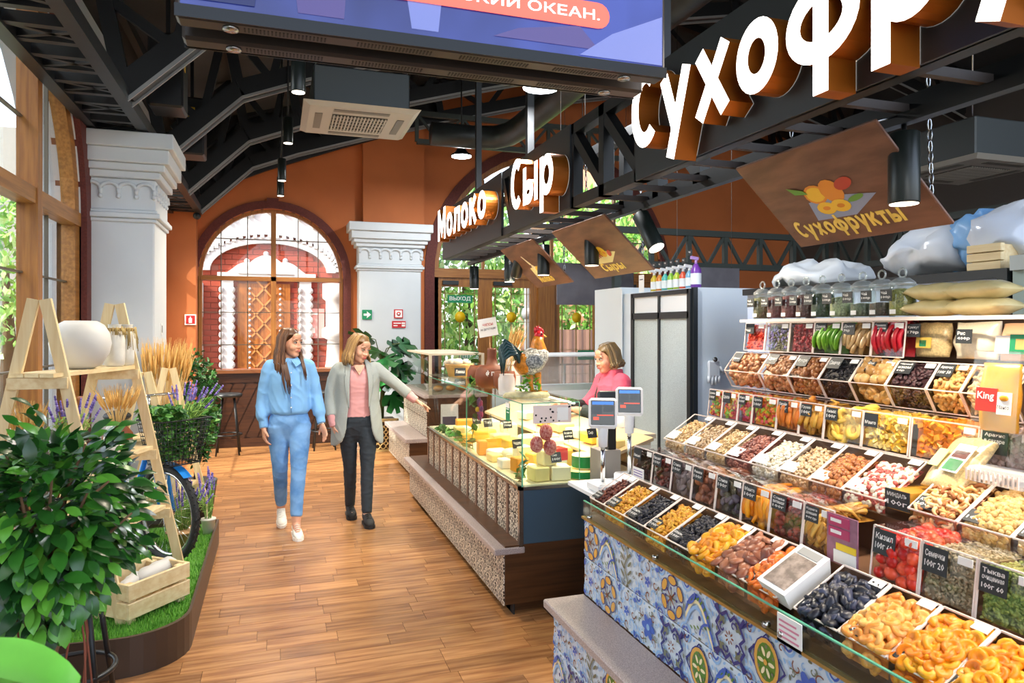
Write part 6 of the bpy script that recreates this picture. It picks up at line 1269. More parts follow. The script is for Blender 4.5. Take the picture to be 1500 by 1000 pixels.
# ---- A-frame shelf rack
def rack(name, p0, p1, zt, k, z0, shelves, label, w=.05):
    p0, p1 = V(*p0, 0), V(*p1, 0); ax = (p1 - p0).normalized(); nx = V(ax.y, -ax.x, 0)
    t = thing(name, ((p0.x + p1.x) / 2, (p0.y + p1.y) / 2, z0), label, 'shelf rack')
    for P in (p0, p1):
        for s in (-1, 1):
            mb = MB(); mb.bar(P + V(s * .025, 0, zt), P + V(s * (.025 + k * (zt - z0)), 0, z0), w, .032, up=(0, 1, 0)); mb.build('leg', pine, t)
        for z, hw in shelves: mb = MB(); x1 = k * (zt - z); mb.bar(P + V(-x1 - .05, -.028, z - .035), P + V(x1 + .05, -.028, z - .035), .024, .055); mb.build('cross_bar', pinex, t)
    for z, hw in shelves:
        for i in range(3):
            o = nx * (-hw + 2 * hw * (i + .5) / 3) + V(0, 0, z + .005); mb = MB(); mb.bar(p0 - ax * .06 + o, p1 + ax * .06 + o, 2 * hw / 3 - .006, .02); mb.build('shelf_board', pinex, t)
    return t
rack('shelf_rack', (-1.10, 4.0), (-.893, 4.62), 1.80, .205, GZ, ((1.425, .11), (.95, .2), (.60, .27)), 'tall pine A-frame shelf rack with white vase and jars')
rack('shelf_rack', (-.86, 5.35), (-.76, 5.78), 1.36, .22, GZ, ((.9, .12), (.5, .2)), 'smaller pine A-frame rack behind the bicycle', .045)
# ---- white vase and jars
mb = MB(); vx, vy, vz = -.996, 4.31, 1.44
mb.lathe([(.06, 0), (.10, .02), (.136, .085), (.146, .135), (.138, .19), (.112, .235), (.075, .258), (.07, .255), (.10, .23)], 32, (vx, vy, vz)); tag(mb.build('white_vase', mat('matt_white', '#cfcdc8', .55)), 'large round matt white vase on the top shelf of the rack', 'vase')
for i, (x, y) in enumerate(((-.875, 4.52), (-.835, 4.63))):
    t = thing('bottle_vase', (x, y, 1.44), ('white painted jar with raffia collar beside the round vase', 'white painted jar with hanging dried grass, right of its twin')[i], 'jar')
    mb = MB(); mb.lathe([(.042, 0), (.052, .012), (.054, .05), (.054, .15), (.048, .18), (.034, .2), (.033, .235), (.036, .24)], 20, (x, y, 1.44)); mb.build('jar_body', mat('frosted_jar', '#d9d6cc', .35, var=.1, vscale=20), t)
    mb = MB(); q = random.Random(i)
    for j in range(60): a = q.uniform(0, 6.28); mb.tube([(x + .05 * math.cos(a), y + .05 * math.sin(a), 1.46 + .19 + q.uniform(-.01, .02)), (x + .062 * math.cos(a), y + .062 * math.sin(a), 1.46 + .16 - (q.uniform(.02, .1) if i else 0))], .002, 3)
    tag(mb.build('raffia', mat('raffia', '#b39a5e', .7), t), kind='stuff'); mb = MB(); mb.lathe([(.036, .2), (.042, .205), (.042, .215), (.036, .22)], 16, (x, y, 1.44)); mb.build('twine', mat('twine', '#8f7340', .8), t)
# ---- lavender, wheat, pots
lavm = [mat('lavender_a', '#7a66b8', .7), mat('lavender_b', '#9a88cf', .7), mat('lavender_c', '#5f4f98', .7)]
def lavender(base, n, h, spread, label, seed, pot=None, lean=(0, 0)):
    q = random.Random(seed); t = thing('lavender', base, label, 'lavender', 'lavender plants'); st_ = MB(); fl_ = MB()
    if pot: mb = MB(); mb.lathe([(pot[0] * .7, 0), (pot[0], pot[1]), (pot[0] * 1.08, pot[1]), (pot[0] * 1.05, pot[1] + .01)], 18, base); mb.build('pot', mat(pot[2], pot[3], .6, var=.15), t)
    z0 = base[2] + (pot[1] if pot else 0)
    for i in range(n):
        a = q.uniform(0, 6.28); r = spread * math.sqrt(q.random()); b0 = V(base[0] + .02 * math.cos(a), base[1] + .02 * math.sin(a), z0); top = V(base[0] + lean[0] + r * math.cos(a), base[1] + lean[1] + r * math.sin(a), z0 + h * q.uniform(.6, 1)); d = (top - b0).normalized()
        st_.tube([b0, b0.lerp(top, .6) + V(0, 0, .01), top], [.002, .002, .0012], 4)
        if i % 2 == 0:
            for j in range(7): p = top + d * (.012 * j); fl_.ball(p, (.009 - .0006 * j, .009 - .0006 * j, .008), 5, 3, q.randrange(3))
        else:
            for j in range(3): leafy(st_, b0.lerp(top, .3 + .25 * j), .03, q, wide=.15, mi=1)
    tag(st_.build('stems', [mat('lav_stem', '#7fa650', .7), mat('lav_leaf', '#9cbf5e', .7), mat('lav_leaf', '#9cbf5e', .7)], t), kind='stuff'); tag(fl_.build('flower_spikes', lavm, t), kind='stuff')
lavender((-1.0, 4.12, .966), 46, .22, .12, 'lavender in a white pot on the middle shelf of the rack', 1, (.05, .07, 'lav_pot_white', '#e6e2d8'))
lavender((-.60, 5.22, GZ), 60, .30, .16, 'lavender in a clay pot behind the bicycle wheel', 2, (.10, .12, 'lav_pot_clay', '#b58a5c'))
lavender((-.47, 5.55, GZ), 30, .30, .08, 'lavender at the far right edge of the planter', 4, (.05, .1, 'lav_pot_pale', '#dcd8cc'))
wheat('wheat_sheaf', (-.86, 6.02, .55), 130, .86, .17, 'large dry wheat sheaf standing before the near pilaster', 12, lean=(.05, 0), head=.14)
mb = MB(); mb.lathe([(.10, 0), (.13, .03), (.14, .5), (.13, .56), (.12, .55)], 18, (-.88, 6.02, 0)); tag(mb.build('sheaf_pot', mat('zinc', '#9a9a92', .4, .6)), 'tall zinc pot holding the wheat sheaf', 'pot')
wheat('wheat_bunch', (-1.16, 4.05, .966), 40, .22, .07, 'small wheat bunch on the middle shelf of the rack', 13)
mb = MB(); mb.lathe([(.04, 0), (.075, .03), (.08, .09), (.05, .13), (.055, .15)], 18, (-.86, 4.52, .966)); tag(mb.build('clay_pot', MATS['clay']), 'brown clay pot on the middle shelf of the rack', 'pot')
wheat('wheat_bunch', (-.86, 4.52, 1.07), 40, .16, .09, 'short wheat bunch in the clay pot on the rack', 14)
mb = MB(); mb.lathe([(.05, 0), (.04, .06), (.02, .15), (.004, .17)], 16, (-.86, 4.33, .966)); tag(mb.build('white_cone', MATS['matt_white']), 'white cone ornament on the middle shelf of the rack', 'ornament')
# ---- shrub beyond the pilaster
def shrub(loc, r, n, size, label, seed, pot=True):
    q = random.Random(seed); t = thing('potted_shrub', loc, label, 'shrub'); x, y, z = loc
    mb = MB(); mb.lathe([(.13, 0), (.17, .3), (.175, .32), (.16, .31)], 20, loc); mb.build('pot', mat('shrub_pot', '#3f3a36', .5), t)
    mb = MB(); mb.tube([(x, y, z + .3), (x + .02, y, z + .6), (x, y, z + r[2] + .5)], [.025, .02, .01], 7); mb.build('trunk', MATS['bark'], t); f = MB()
    for i in range(n):
        while True:
            p = V(q.uniform(-1, 1), q.uniform(-1, 1), q.uniform(-1, 1))
            if .5 < p.length < 1: break
        leafy(f, V(x + p.x * r[0], y + p.y * r[1], z + .42 + r[2] + p.z * r[2]), size * q.uniform(.7, 1.2), q, wide=.5)
    tag(f.build('foliage', [mat('shrub_a', '#2f6b2a', .45), mat('shrub_b', '#4a8a3a', .45), mat('shrub_c', '#1f4f20', .45)], t), kind='stuff')
shrub((-.67, 6.75, 0), (.20, .22, .53), 1500, .03, 'dense green shrub in a dark pot beyond the bicycle', 2)
# ---- bicycle
bd = V(.66, -.75, 0).normalized(); bn_ = V(.75, .66, 0).normalized(); wc = V(-.66, 4.95, GZ + .31)
bk_ = thing('bicycle', (wc.x, wc.y, GZ), 'blue bicycle with black wire basket standing in the planter', 'bicycle'); bblue = mat('bike_blue', '#1f7fd0', .3); rub = mat('tyre', '#232425', .75, bump=.5, bscale=120)
def wheel(c):
    def cp(r, a, o=0): return c + bd * (r * math.cos(a)) + V(0, 0, r * math.sin(a)) + bn_ * o
    mb = MB(); mb.tube([cp(.285, 2 * PI * i / 40) for i in range(41)], .024, 10, caps=False); ty = mb.build('tyre', rub, bk_)
    mb = MB()
    for i in range(40):
        for s in (-1, 1): mb.bar(cp(.309, 2 * PI * i / 40, s * .016), cp(.305, 2 * PI * (i + .45) / 40, s * .002), .006, .006)
    tag(mb.build('tread', rub, ty), kind='stuff')
    mb = MB(); mb.tube([cp(.258, 2 * PI * i / 40) for i in range(41)], .012, 8, caps=False); mb.build('rim', steel, bk_)
    for i in range(24): a = 2 * PI * i / 24; mb = MB(); mb.tube([cp(.02, a + (.6 if i % 2 else -.6), .02 if i % 4 < 2 else -.02), cp(.255, a)], .0013, 4); mb.build('spoke', chrome, bk_)
    mb = MB(); mb.tube([c - bn_ * .04, c + bn_ * .04], .02, 10); mb.build('hub', chrome, bk_)
wheel(wc); rw = wc - bd * .80; wheel(rw)
hd_ = wc - bd * .17 + V(0, 0, .52)
for s in (-1, 1): mb = MB(); mb.tube([wc + bn_ * .045 * s, wc - bd * .08 + V(0, 0, .33) + bn_ * .04 * s, hd_ - V(0, 0, .12) + bn_ * .02 * s], .012, 8); mb.build('fork_blade', bblue, bk_)
mb = MB(); mb.tube([hd_ - V(0, 0, .16) + bd * .02, hd_ + V(0, 0, .05) - bd * .02], .022, 10); mb.build('head_tube', bblue, bk_)
bbk = wc - bd * .44 + V(0, 0, -.02); st0 = wc - bd * .54 + V(0, 0, .42)
mb = MB(); mb.tube([hd_ - V(0, 0, .06), hd_.lerp(bbk, .5) - V(0, 0, .08), bbk], .018, 10); mb.tube([bbk, st0], .016, 10); mb.tube([st0, rw], .010, 8); mb.tube([bbk, rw], .010, 8); mb.build('frame', bblue, bk_)
mb = MB(); mb.tube([st0, st0 + V(0, 0, .14)], .012, 8); mb.build('seat_post', chrome, bk_); mb = MB(); mb.ball(st0 + V(0, 0, .17), (.09, .12, .035), 14, 8); mb.build('saddle', ink, bk_)
for c in (wc, rw):
    mb = MB(); mb.loft([[c + bd * (.325 * math.cos(a)) + V(0, 0, .325 * math.sin(a)) + bn_ * (.03 * s) for s in (-1, 1)] for a in [PI * (.28 + .5 * i / 12) for i in range(13)]], closed=False, caps=False); mb.build('mudguard', bblue, bk_)
hb = hd_ + V(0, 0, .22) - bd * .03
mb = MB(); mb.tube([hd_ + V(0, 0, .04) - bd * .02, hb], .011, 8); mb.tube([hb - bn_ * .29 - bd * .14, hb - bn_ * .22 - bd * .03, hb, hb + bn_ * .22 - bd * .03, hb + bn_ * .29 - bd * .14], .010, 8); mb.build('handlebar', chrome, bk_)
for s in (-1, 1): mb = MB(); mb.tube([hb + bn_ * .27 * s - bd * .11, hb + bn_ * .335 * s - bd * .20], .016, 10); mb.build('grip', mat('leather_grip', '#a8683c', .6), bk_)
bc = wc + V(.05, -.06, .33)
def basket(c, w0, d0, w1, d1, h):
    P = lambda u, v, z: c + bn_ * u + bd * v + V(0, 0, z); mb = MB(); n = 11
    def loop(k): w, d = w0 + (w1 - w0) * k, d0 + (d1 - d0) * k; return [P(-w, -d, h * k), P(w, -d, h * k), P(w, d, h * k), P(-w, d, h * k), P(-w, -d, h * k)]
    for j in range(n + 1):
        L_ = loop(j / n)
        for a, b in zip(L_, L_[1:]): mb.tube([a, b], .005 if j in (0, n) else .002, 4)
    for i in range(n + 1):
        for a, b, c_, d_ in ((0, 1, 0, 1), (1, 2, 1, 2), (2, 3, 2, 3), (3, 4, 3, 4)):
            A, B = loop(0), loop(1); mb.tube([A[a].lerp(A[b], i / n), B[a].lerp(B[b], i / n)], .002, 4)
    for i in range(1, n): A = loop(0); mb.tube([A[0].lerp(A[1], i / n), A[3].lerp(A[2], i / n)], .0012, 4)
    tag(mb.build('basket_mesh', ink, bk_), kind='stuff'); return P
PB_ = basket(bc, .12, .09, .17, .13, .28)
t = thing('basket_ivy', tuple(bc + V(0, 0, .02)), 'trailing ivy filling the bicycle basket', 'ivy'); q = random.Random(8); f = MB()
for i in range(800): k = q.random(); leafy(f, PB_((q.uniform(-1, 1)) * (.08 + .05 * k), (q.uniform(-1, 1)) * (.06 + .04 * k), .03 + .25 * k), .022, q, wide=.6)
for i in range(300): u = q.uniform(.08, .24); leafy(f, PB_(u + .06, q.uniform(-.12, .02), .30 + q.uniform(-.22, .05) * (u / .25) + q.uniform(-.03, .03)), .03, q, wide=.6)
for i in range(260): leafy(f, PB_(q.uniform(-.18, 0), q.uniform(-.12, .12), .29 + q.uniform(0, .07)), .03, q, wide=.6)
tag(f.build('leaves', [mat('ivy_a', '#4f8a34', .5), mat('ivy_b', '#6ba545', .5), mat('ivy_c', '#2f6426', .5)], t), kind='stuff')
p = PB_(.05, .02, .22); lavender(tuple(p), 40, .22, .14, 'lavender growing out of the bicycle basket', 6, lean=(.06, -.02))
# ---- pine crate with white ornaments
cr = thing('pine_crate', (-.7, 4.1, GZ), 'slatted pine crate with straw at the front of the planter', 'crate', None)
A, B = V(-.70, 3.93, 0), V(-.45, 4.23, 0); ux = (B - A).normalized(); uy = V(-ux.y, ux.x, 0); L0 = (B - A).length; D0 = .28
Mc = Matrix(((ux.x, uy.x, 0, A.x), (ux.y, uy.y, 0, A.y), (0, 0, 1, GZ), (0, 0, 0, 1)))
for (y0, y1) in ((0, .018), (D0 - .018, D0)):
    for z0 in (.03, .125): mb = MB(); mb.bbox(0, L0, y0, y1, z0, z0 + .082, .003, 0, Mc); mb.build('slat', pinex, cr)
for (x0, x1) in ((0, .018), (L0 - .018, L0)):
    for z0 in (.03, .125): mb = MB(); mb.bbox(x0, x1, .018, D0 - .018, z0, z0 + .082, .003, 0, Mc); mb.build('slat', pinex, cr)
for x in (.018, L0 - .06):
    for y in (.018, D0 - .06): mb = MB(); mb.bbox(x, x + .042, y, y + .042, 0, .20, .003, 0, Mc); mb.build('corner_post', pine, cr)
mb = MB(); mb.box(.018, L0 - .018, .018, D0 - .018, .03, .04, 0, Mc); mb.build('bottom', pinex, cr)
q = random.Random(9); f = MB()
for i in range(500): a = q.uniform(0, 6.28); p = V(q.uniform(.03, L0 - .03), q.uniform(.03, D0 - .03), q.uniform(.06, .13)); d = V(math.cos(a), math.sin(a), q.uniform(-.2, .3)) * .03; f.tube([Mc @ (p - d), Mc @ (p + d)], .0014, 3)
tag(f.build('straw', MATS['straw'], cr), kind='stuff')
for i, (x, y, s, rz) in enumerate(((.30, .15, 1.0, .15), (.12, .13, .72, .5))):
    t = thing('white_ornament', tuple(Mc @ V(x, y, .10)), ('long white ceramic ornament lying in the pine crate', 'short white ceramic ornament lying in the pine crate')[i], 'ornament')
    mb = MB(); ax = (ux * math.cos(rz) + uy * math.sin(rz)); c = Mc @ V(x, y, .165); mb.tube([c + ax * (.15 * s * k) for k in (-1, -.8, -.5, -.2, .1, .4, .7, 1)], [.01, .035 * s, .05 * s, .045 * s, .052 * s, .046 * s, .05 * s, .02], 14); o = mb.build('body', MATS['matt_white'], t)
# ---- stools
def stool(loc, h, label, seat=True):
    t = thing('bar_stool', loc, label, 'stool'); x, y, z = loc
    mb = MB(); mb.lathe([(.16, h - .05), (.175, h - .035), (.175, h - .01), (.15, h)], 26, loc); mb.build('seat', mat('stool_seat', '#2a2d30', .35), t)
    for i in range(4):
        a = PI / 4 + i * PI / 2; mb = MB(); mb.tube([(x + .1 * math.cos(a), y + .1 * math.sin(a), z + h - .05), (x + .2 * math.cos(a), y + .2 * math.sin(a), z)], .0115, 8); mb.build('leg', black, t)
    mb = MB(); k = .1 + .1 * (1 - .26 / h); mb.tube([(x + k * math.cos(2 * PI * i / 28), y + k * math.sin(2 * PI * i / 28), z + .26) for i in range(29)], .0105, 8, caps=False); mb.build('foot_ring', black, t)
stool((-.60, 9.95, 0), .80, 'black bar stool left of the women under the arched window'); stool((.62, 9.95, 0), .80, 'black bar stool half hidden behind the two women')
stool((-.80, 3.30, 0), .72, 'black bar stool beneath the leafy ficus in the foreground')
# ---- ficus in the foreground
fx = thing('ficus_tree', (-.62, 2.28, .28), 'bushy green ficus with twisted trunk in the left foreground', 'ficus')
lm = [mat('ficus_a', '#27571d', .3), mat('ficus_b', '#1a3f18', .3), mat('ficus_c', '#5c9c30', .34), mat('ficus_d', '#336e22', .3)]
def leaf_me(m, fold=.25, droop=.3):
    b = MB(); R_ = []
    for i in range(6):
        k = i / 5; w = .27 * math.sin(PI * min(1, k * .97 + .025)) ** .85; x = k; z = -droop * k * k
        R_.append([V(x, -w, z + fold * w), V(x, 0, z), V(x, w, z + fold * w)])
    b.loft(R_, closed=False, caps=False); return b.mesh('leaf', m)
LME = [leaf_me(m, f_, d_) for m in lm for f_, d_ in ((.25, .25), (.1, .45))]
mb = MB()
for i in range(5):
    P = [V(-.62 + .03 * math.cos(i * 1.26 + k * 1.3) * (1 - .05 * k), 2.28 + .03 * math.sin(i * 1.26 + k * 1.3), .55 + .075 * k) for k in range(7)]; mb.tube(P, [.024, .022, .02, .018, .016, .014, .012], 8)
mb.build('trunk', mat('ficus_bark', '#7a5a3c', .85, var=.4, vscale=30, stretch=(1, 1, .2)), fx)
q = random.Random(31); tips = []
for i in range(26):
    a = q.uniform(0, 6.28); el_ = q.uniform(-.5, 1.2); d = V(math.cos(a) * math.cos(el_), math.sin(a) * math.cos(el_), math.sin(el_)); b0 = V(-.62, 2.28, q.uniform(.8, 1.0)); e = V(-.60, 2.28, 1.10) + V(d.x * .24, d.y * .26, d.z * .25); mb = MB(); mb.tube([b0, b0.lerp(e, .5) + V(0, 0, .04), e], [.009, .006, .003], 6); mb.build('branch', MATS['ficus_bark'], fx); tips.append((b0, e))
for i in range(7): mb = MB(); x = -.60 + q.uniform(-.08, .12); y = 2.28 + q.uniform(-.08, .06); mb.tube([(x, y, .95), (x + .02, y, .78), (x + q.uniform(-.03, .04), y, .58)], .003, 5); mb.build('aerial_root', mat('root_red', '#8a4a34', .8), fx)
far = MB(); vis = []
for i in range(2100):
    while True:
        p = V(q.uniform(-1, 1), q.uniform(-1, 1), q.uniform(-1, 1))
        if .35 < p.length < 1: break
    kk = .92 + .5 * noise.noise(p * 2.2); P = V(-.60 + p.x * .235 * kk, 2.28 + p.y * .27, 1.11 + p.z * .28 * kk); out_ = V(p.x, p.y, p.z * .6 + q.uniform(-.3, .2)).normalized()
    vis.append((P, out_, q.uniform(.042, .07), q.random(), q.randrange(8)))
vis.sort(key=lambda v: v[0].y - .35 * v[0].x)
for i, (P, d, s, r, k) in enumerate(vis):
    xax = (d + V(q.uniform(-.5, .5), q.uniform(-.5, .5), q.uniform(-.5, .3))).normalized(); up = V(q.uniform(-.4, .4), q.uniform(-.8, .1), 1).normalized(); yax = up.cross(xax).normalized(); zax = xax.cross(yax)
    M = Matrix(((xax.x, yax.x, zax.x, P.x), (xax.y, yax.y, zax.y, P.y), (xax.z, yax.z, zax.z, P.z), (0, 0, 0, 1))) @ Matrix.Scale(s, 4)
    if i < 300: o = link('leaf', LME[k], fx); o.matrix_local = Matrix.Translation(-fx.location) @ M
    else:
        me = LME[k]; far.add([v.co for v in me.vertices], [list(p_.vertices) for p_ in me.polygons], k // 2, True, M)
tag(far.build('inner_leaves', lm, fx), kind='stuff')
mb = MB(); mb.lathe([(.12, 0), (.16, .28), (.165, .30), (.15, .29)], 22, (-.62, 2.28, .28)); mb.build('pot', mat('ficus_pot', '#4a443e', .5), fx); mb = MB(); mb.lathe([(.14, .275), (.145, .28)], 20, (-.62, 2.28, .28)); mb.build('soil', mat('soil', '#33261c', .9), fx)
mb = MB(); mb.lathe([(.2, 0), (.2, .26), (.17, .28)], 20, (-.62, 2.28, 0)); tag(mb.build('plant_plinth', brownp), 'round brown plinth under the foreground ficus', 'plinth')
# ---- broad leaf plant close to the lens
bp = thing('broadleaf_plant', (-.46, 1.02, 0), 'bright green broad-leaved plant at the bottom left corner', 'plant'); lgm = mat('bright_leaf', '#7ccf4c', .4, var=.15, vscale=12)
mb = MB(); mb.lathe([(.1, 0), (.13, .35), (.135, .37), (.12, .36)], 20, (-.46, 1.02, 0)); mb.build('pot', MATS['ficus_pot'], bp)
for i, (x, y, z, s, az) in enumerate(((-.298, 1.0, 1.228, .066, .2), (-.62, .95, 1.15, .09, 2.8), (-.5, 1.25, 1.1, .08, 1.5), (-.42, .75, 1.08, .08, -1.5))):
    b = MB(); R_ = []
    for j in range(9): k = j / 8; w = s * .95 * math.sin(PI * min(1, k * .94 + .05)) ** .6; R_.append([V((k * 2 - 1) * s, w * u, .012 * abs(u) * 3 - .03 * k * k) for u in (-1, -.5, 0, .5, 1)])
    b.loft(R_, closed=False, caps=False); M = Matrix.Translation((x, y, z)) @ Matrix.Rotation(az, 4, 'Z') @ Matrix.Rotation(.25, 4, 'Y'); b.v = [tuple(M @ Vector(v)) for v in b.v]; b.build('leaf', lgm, bp)
    b = MB(); b.tube([(-.46, 1.02, .35), (-.46 + (x + .46) * .3, 1.02 + (y - 1.02) * .3, .8), (x - .3 * s * math.cos(az), y - .3 * s * math.sin(az), z - .01)], .006, 6); b.build('stem', lgm, bp)
# ---- monstera by the far pilaster
mo = thing('monstera', (1.36, 9.7, 0), 'tall monstera in a gold lattice pot before the far pilaster', 'monstera'); mx_, my_ = 1.36, 9.7
mm = [mat('monstera_a', '#1f5a2c', .35), mat('monstera_b', '#2f7a3a', .35), mat('monstera_c', '#17482a', .35)]
goldp = mat('gold_lattice', '#d2b478', .4, .3)
mb = MB(); mb.bbox(mx_ - .19, mx_ + .19, my_ - .19, my_ + .19, .02, .42, .01); mb.build('pot', mat('pot_dark', '#3a2a1c', .6), mo)
for i in range(5):
    for j in range(5):
        c = V(mx_ - .15 + i * .075, my_ - .2, .07 + j * .075); mb = MB(); mb.tube([c + V(.034 * math.cos(2 * PI * k / 10), 0, .034 * math.sin(2 * PI * k / 10)) for k in range(11)], .008, 5, caps=False); mb.build('lattice_ring', goldp, mo)
mb = MB()
for a in (-.195, .195): mb.box(mx_ + a - .012, mx_ + a + .012, my_ - .21, my_ - .18, .0, .43)
for z in (.0, .41): mb.box(mx_ - .2, mx_ + .2, my_ - .21, my_ - .185, z, z + .03)
mb.build('lattice_frame', goldp, mo); mb = MB(); mb.tube([(mx_, my_, .4), (mx_ + .02, my_, .8), (mx_, my_, 1.3)], [.035, .03, .02], 8); mb.build('stem', mat('mon_stem', '#4a5a2c', .7), mo)
def monleaf(s):
    out_ = []; n = 26
    for i in range(n + 1):
        a = -2.75 + 5.5 * i / n; r = 1 - .12 * math.cos(a * 2); r *= .52 if (i % 4 == 2 and 3 < i < n - 3) else 1; out_.append(V(.55 * math.cos(a) * r + .35, .62 * math.sin(a) * r, -.25 * (math.cos(a) * r * .5 + .3) ** 2))
    return [V(0, 0, 0)] + out_
for i, (dx, dz, s, yaw, pit) in enumerate(((-.28, 1.62, .36, 2.6, -.2), (-.05, 1.45, .34, 1.9, .2), (.22, 1.5, .36, .3, .1), (.42, 1.55, .4, .2, .3), (.34, 1.25, .36, -.3, .5), (-.25, 1.25, .34, 3.3, .5), (.15, 1.15, .36, -1.0, .6), (-.1, 1.05, .36, -2.2, .6), (.38, 1.0, .34, .1, .8), (.05, 1.35, .36, -1.6, .4), (.2, .85, .32, -.6, .9), (-.22, .9, .3, -2.6, .8))):
    P = monleaf(s); M = Matrix.Translation((mx_ + dx * .55, my_ - .1 - .02 * (i % 4), dz - .1)) @ Matrix.Rotation(yaw, 4, 'Z') @ Matrix.Rotation(pit, 4, 'Y') @ Matrix.Rotation(.5, 4, 'X') @ Matrix.Scale(s, 4)
    mb = MB(); mb.add(P, [(0, j, j + 1) for j in range(1, len(P) - 1)], 0, True, M); mb.build('leaf', mm[i % 3], mo); mb = MB(); mb.tube([(mx_, my_, min(1.2, dz - .3)), V(mx_ + dx * .3, my_ - .05, dz - .12), M @ V(0, 0, 0)], .007, 6); mb.build('petiole', MATS['mon_stem'], mo)
# ================================================================== PEOPLE
def remeshed(mb, name, m, parent, vox, sm=6, fac=.5, w=False):
    o = mb.build(name, m, parent, w=w)
    r = o.modifiers.new('r', 'REMESH'); r.mode = 'VOXEL'; r.voxel_size = vox; r.use_smooth_shade = True
    s = o.modifiers.new('s', 'SMOOTH'); s.iterations = sm; s.factor = fac
    dg = bpy.context.evaluated_depsgraph_get(); me = bpy.data.meshes.new_from_object(o.evaluated_get(dg)); o.modifiers.clear(); o.data = me
    me.polygons.foreach_set('use_smooth', [True] * len(me.polygons)); return o
def ring(c, rx, ry, n=20, yaw=0, pw=2.0):
    out = []
    for k in range(n):
        a = 2 * PI * k / n; ca, sa = math.cos(a), math.sin(a); x = rx * math.copysign(abs(ca) ** (2 / pw), ca); y = ry * math.copysign(abs(sa) ** (2 / pw), sa)
        out.append(V(c[0] + x * math.cos(yaw) - y * math.sin(yaw), c[1] + x * math.sin(yaw) + y * math.cos(yaw), c[2]))
    return out
def chain(pts, radii, sub=4):          # smooth path with interpolated radii
    P = []; R_ = []; n = len(pts); pts = [Vector(p) for p in pts]
    for i in range(n - 1):
        p0, p1, p2, p3 = pts[max(i - 1, 0)], pts[i], pts[i + 1], pts[min(i + 2, n - 1)]
        for j in range(sub):
            t = j / sub; t2, t3 = t * t, t ** 3
            P.append(.5 * ((2 * p1) + (p2 - p0) * t + (2 * p0 - 5 * p1 + 4 * p2 - p3) * t2 + (3 * p1 - p0 - 3 * p2 + p3) * t3)); R_.append(radii[i] * (1 - t) + radii[i + 1] * t)
    P.append(pts[-1]); R_.append(radii[-1]); return P, R_
def limb(mb, pts, radii, n=14, sub=4): P, R_ = chain(pts, radii, sub); mb.tube(P, R_, n)
def hand(mb, w, d, nrm, side, curl=.4, spread=.12, point=False):
    # w wrist, d direction of the fingers, nrm back-of-hand normal, side +1/-1 puts the thumb
    w, d, nrm = Vector(w), Vector(d).normalized(), Vector(nrm).normalized(); s = d.cross(nrm).normalized() * side; nrm = s.cross(d).normalized() * side
    kn = w + d * .082
    mb.loft([[w + d * k + s * (wd * math.cos(2 * PI * j / 12)) + nrm * (th * math.sin(2 * PI * j / 12)) for j in range(12)] for k, wd, th in ((-.01, .024, .019), (.02, .030, .018), (.05, .039, .016), (.085, .038, .013))])
    for i, L in enumerate((.066, .074, .069, .054)):
        b = kn - d * .012 + s * (.027 - .018 * i); cu = curl * (1 + .12 * i) * (.3 if (point and i == 0) else 1); dd = (d + s * spread * (1.2 - i * .8)).normalized(); p = [b]
        for k, f in enumerate((.45, .32, .23)):
            a = cu * (k + .6); q = (dd * math.cos(a) - nrm * math.sin(a)); p.append(p[-1] + q * L * f * 1.15)
        mb.tube(p, [.0095, .009, .0083, .0072], 8)
    t0 = w + d * .022 + s * .024; t1 = t0 + (s * .8 + d * .6 - nrm * .3).normalized() * .038; t2 = t1 + (s * .35 + d * .9 - nrm * .3).normalized() * .03; mb.tube([w + d * .015 + s * .012, t0, t1, t2], [.014, .014, .011, .0085], 8)
def head(mb, M):
    def B(c, r): mb.ball((0, 0, 0), r, 18, 12); k = len(mb.v) - 18 * 13; mb.v[k:] = [tuple(M @ (Vector(v) + Vector(c))) for v in mb.v[k:]]
    B((0, .018, .028), (.072, .09, .088)); B((0, -.026, -.028), (.058, .062, .082)); B((0, -.058, -.088), (.03, .028, .026)); B((0, -.03, -.07), (.046, .05, .04))
    for s in (-1, 1): B((s * .034, -.056, -.028), (.026, .028, .03)); B((s * .072, .012, -.008), (.010, .022, .03)); B((s * .03, -.076, .026), (.024, .014, .010)); B((s * .011, -.093, -.030), (.010, .011, .009))
    B((0, -.100, -.026), (.011, .014, .011)); B((0, -.088, -.004), (.0085, .016, .026)); B((0, -.086, -.058), (.022, .012, .013)); B((0, -.07, .055), (.045, .02, .03))
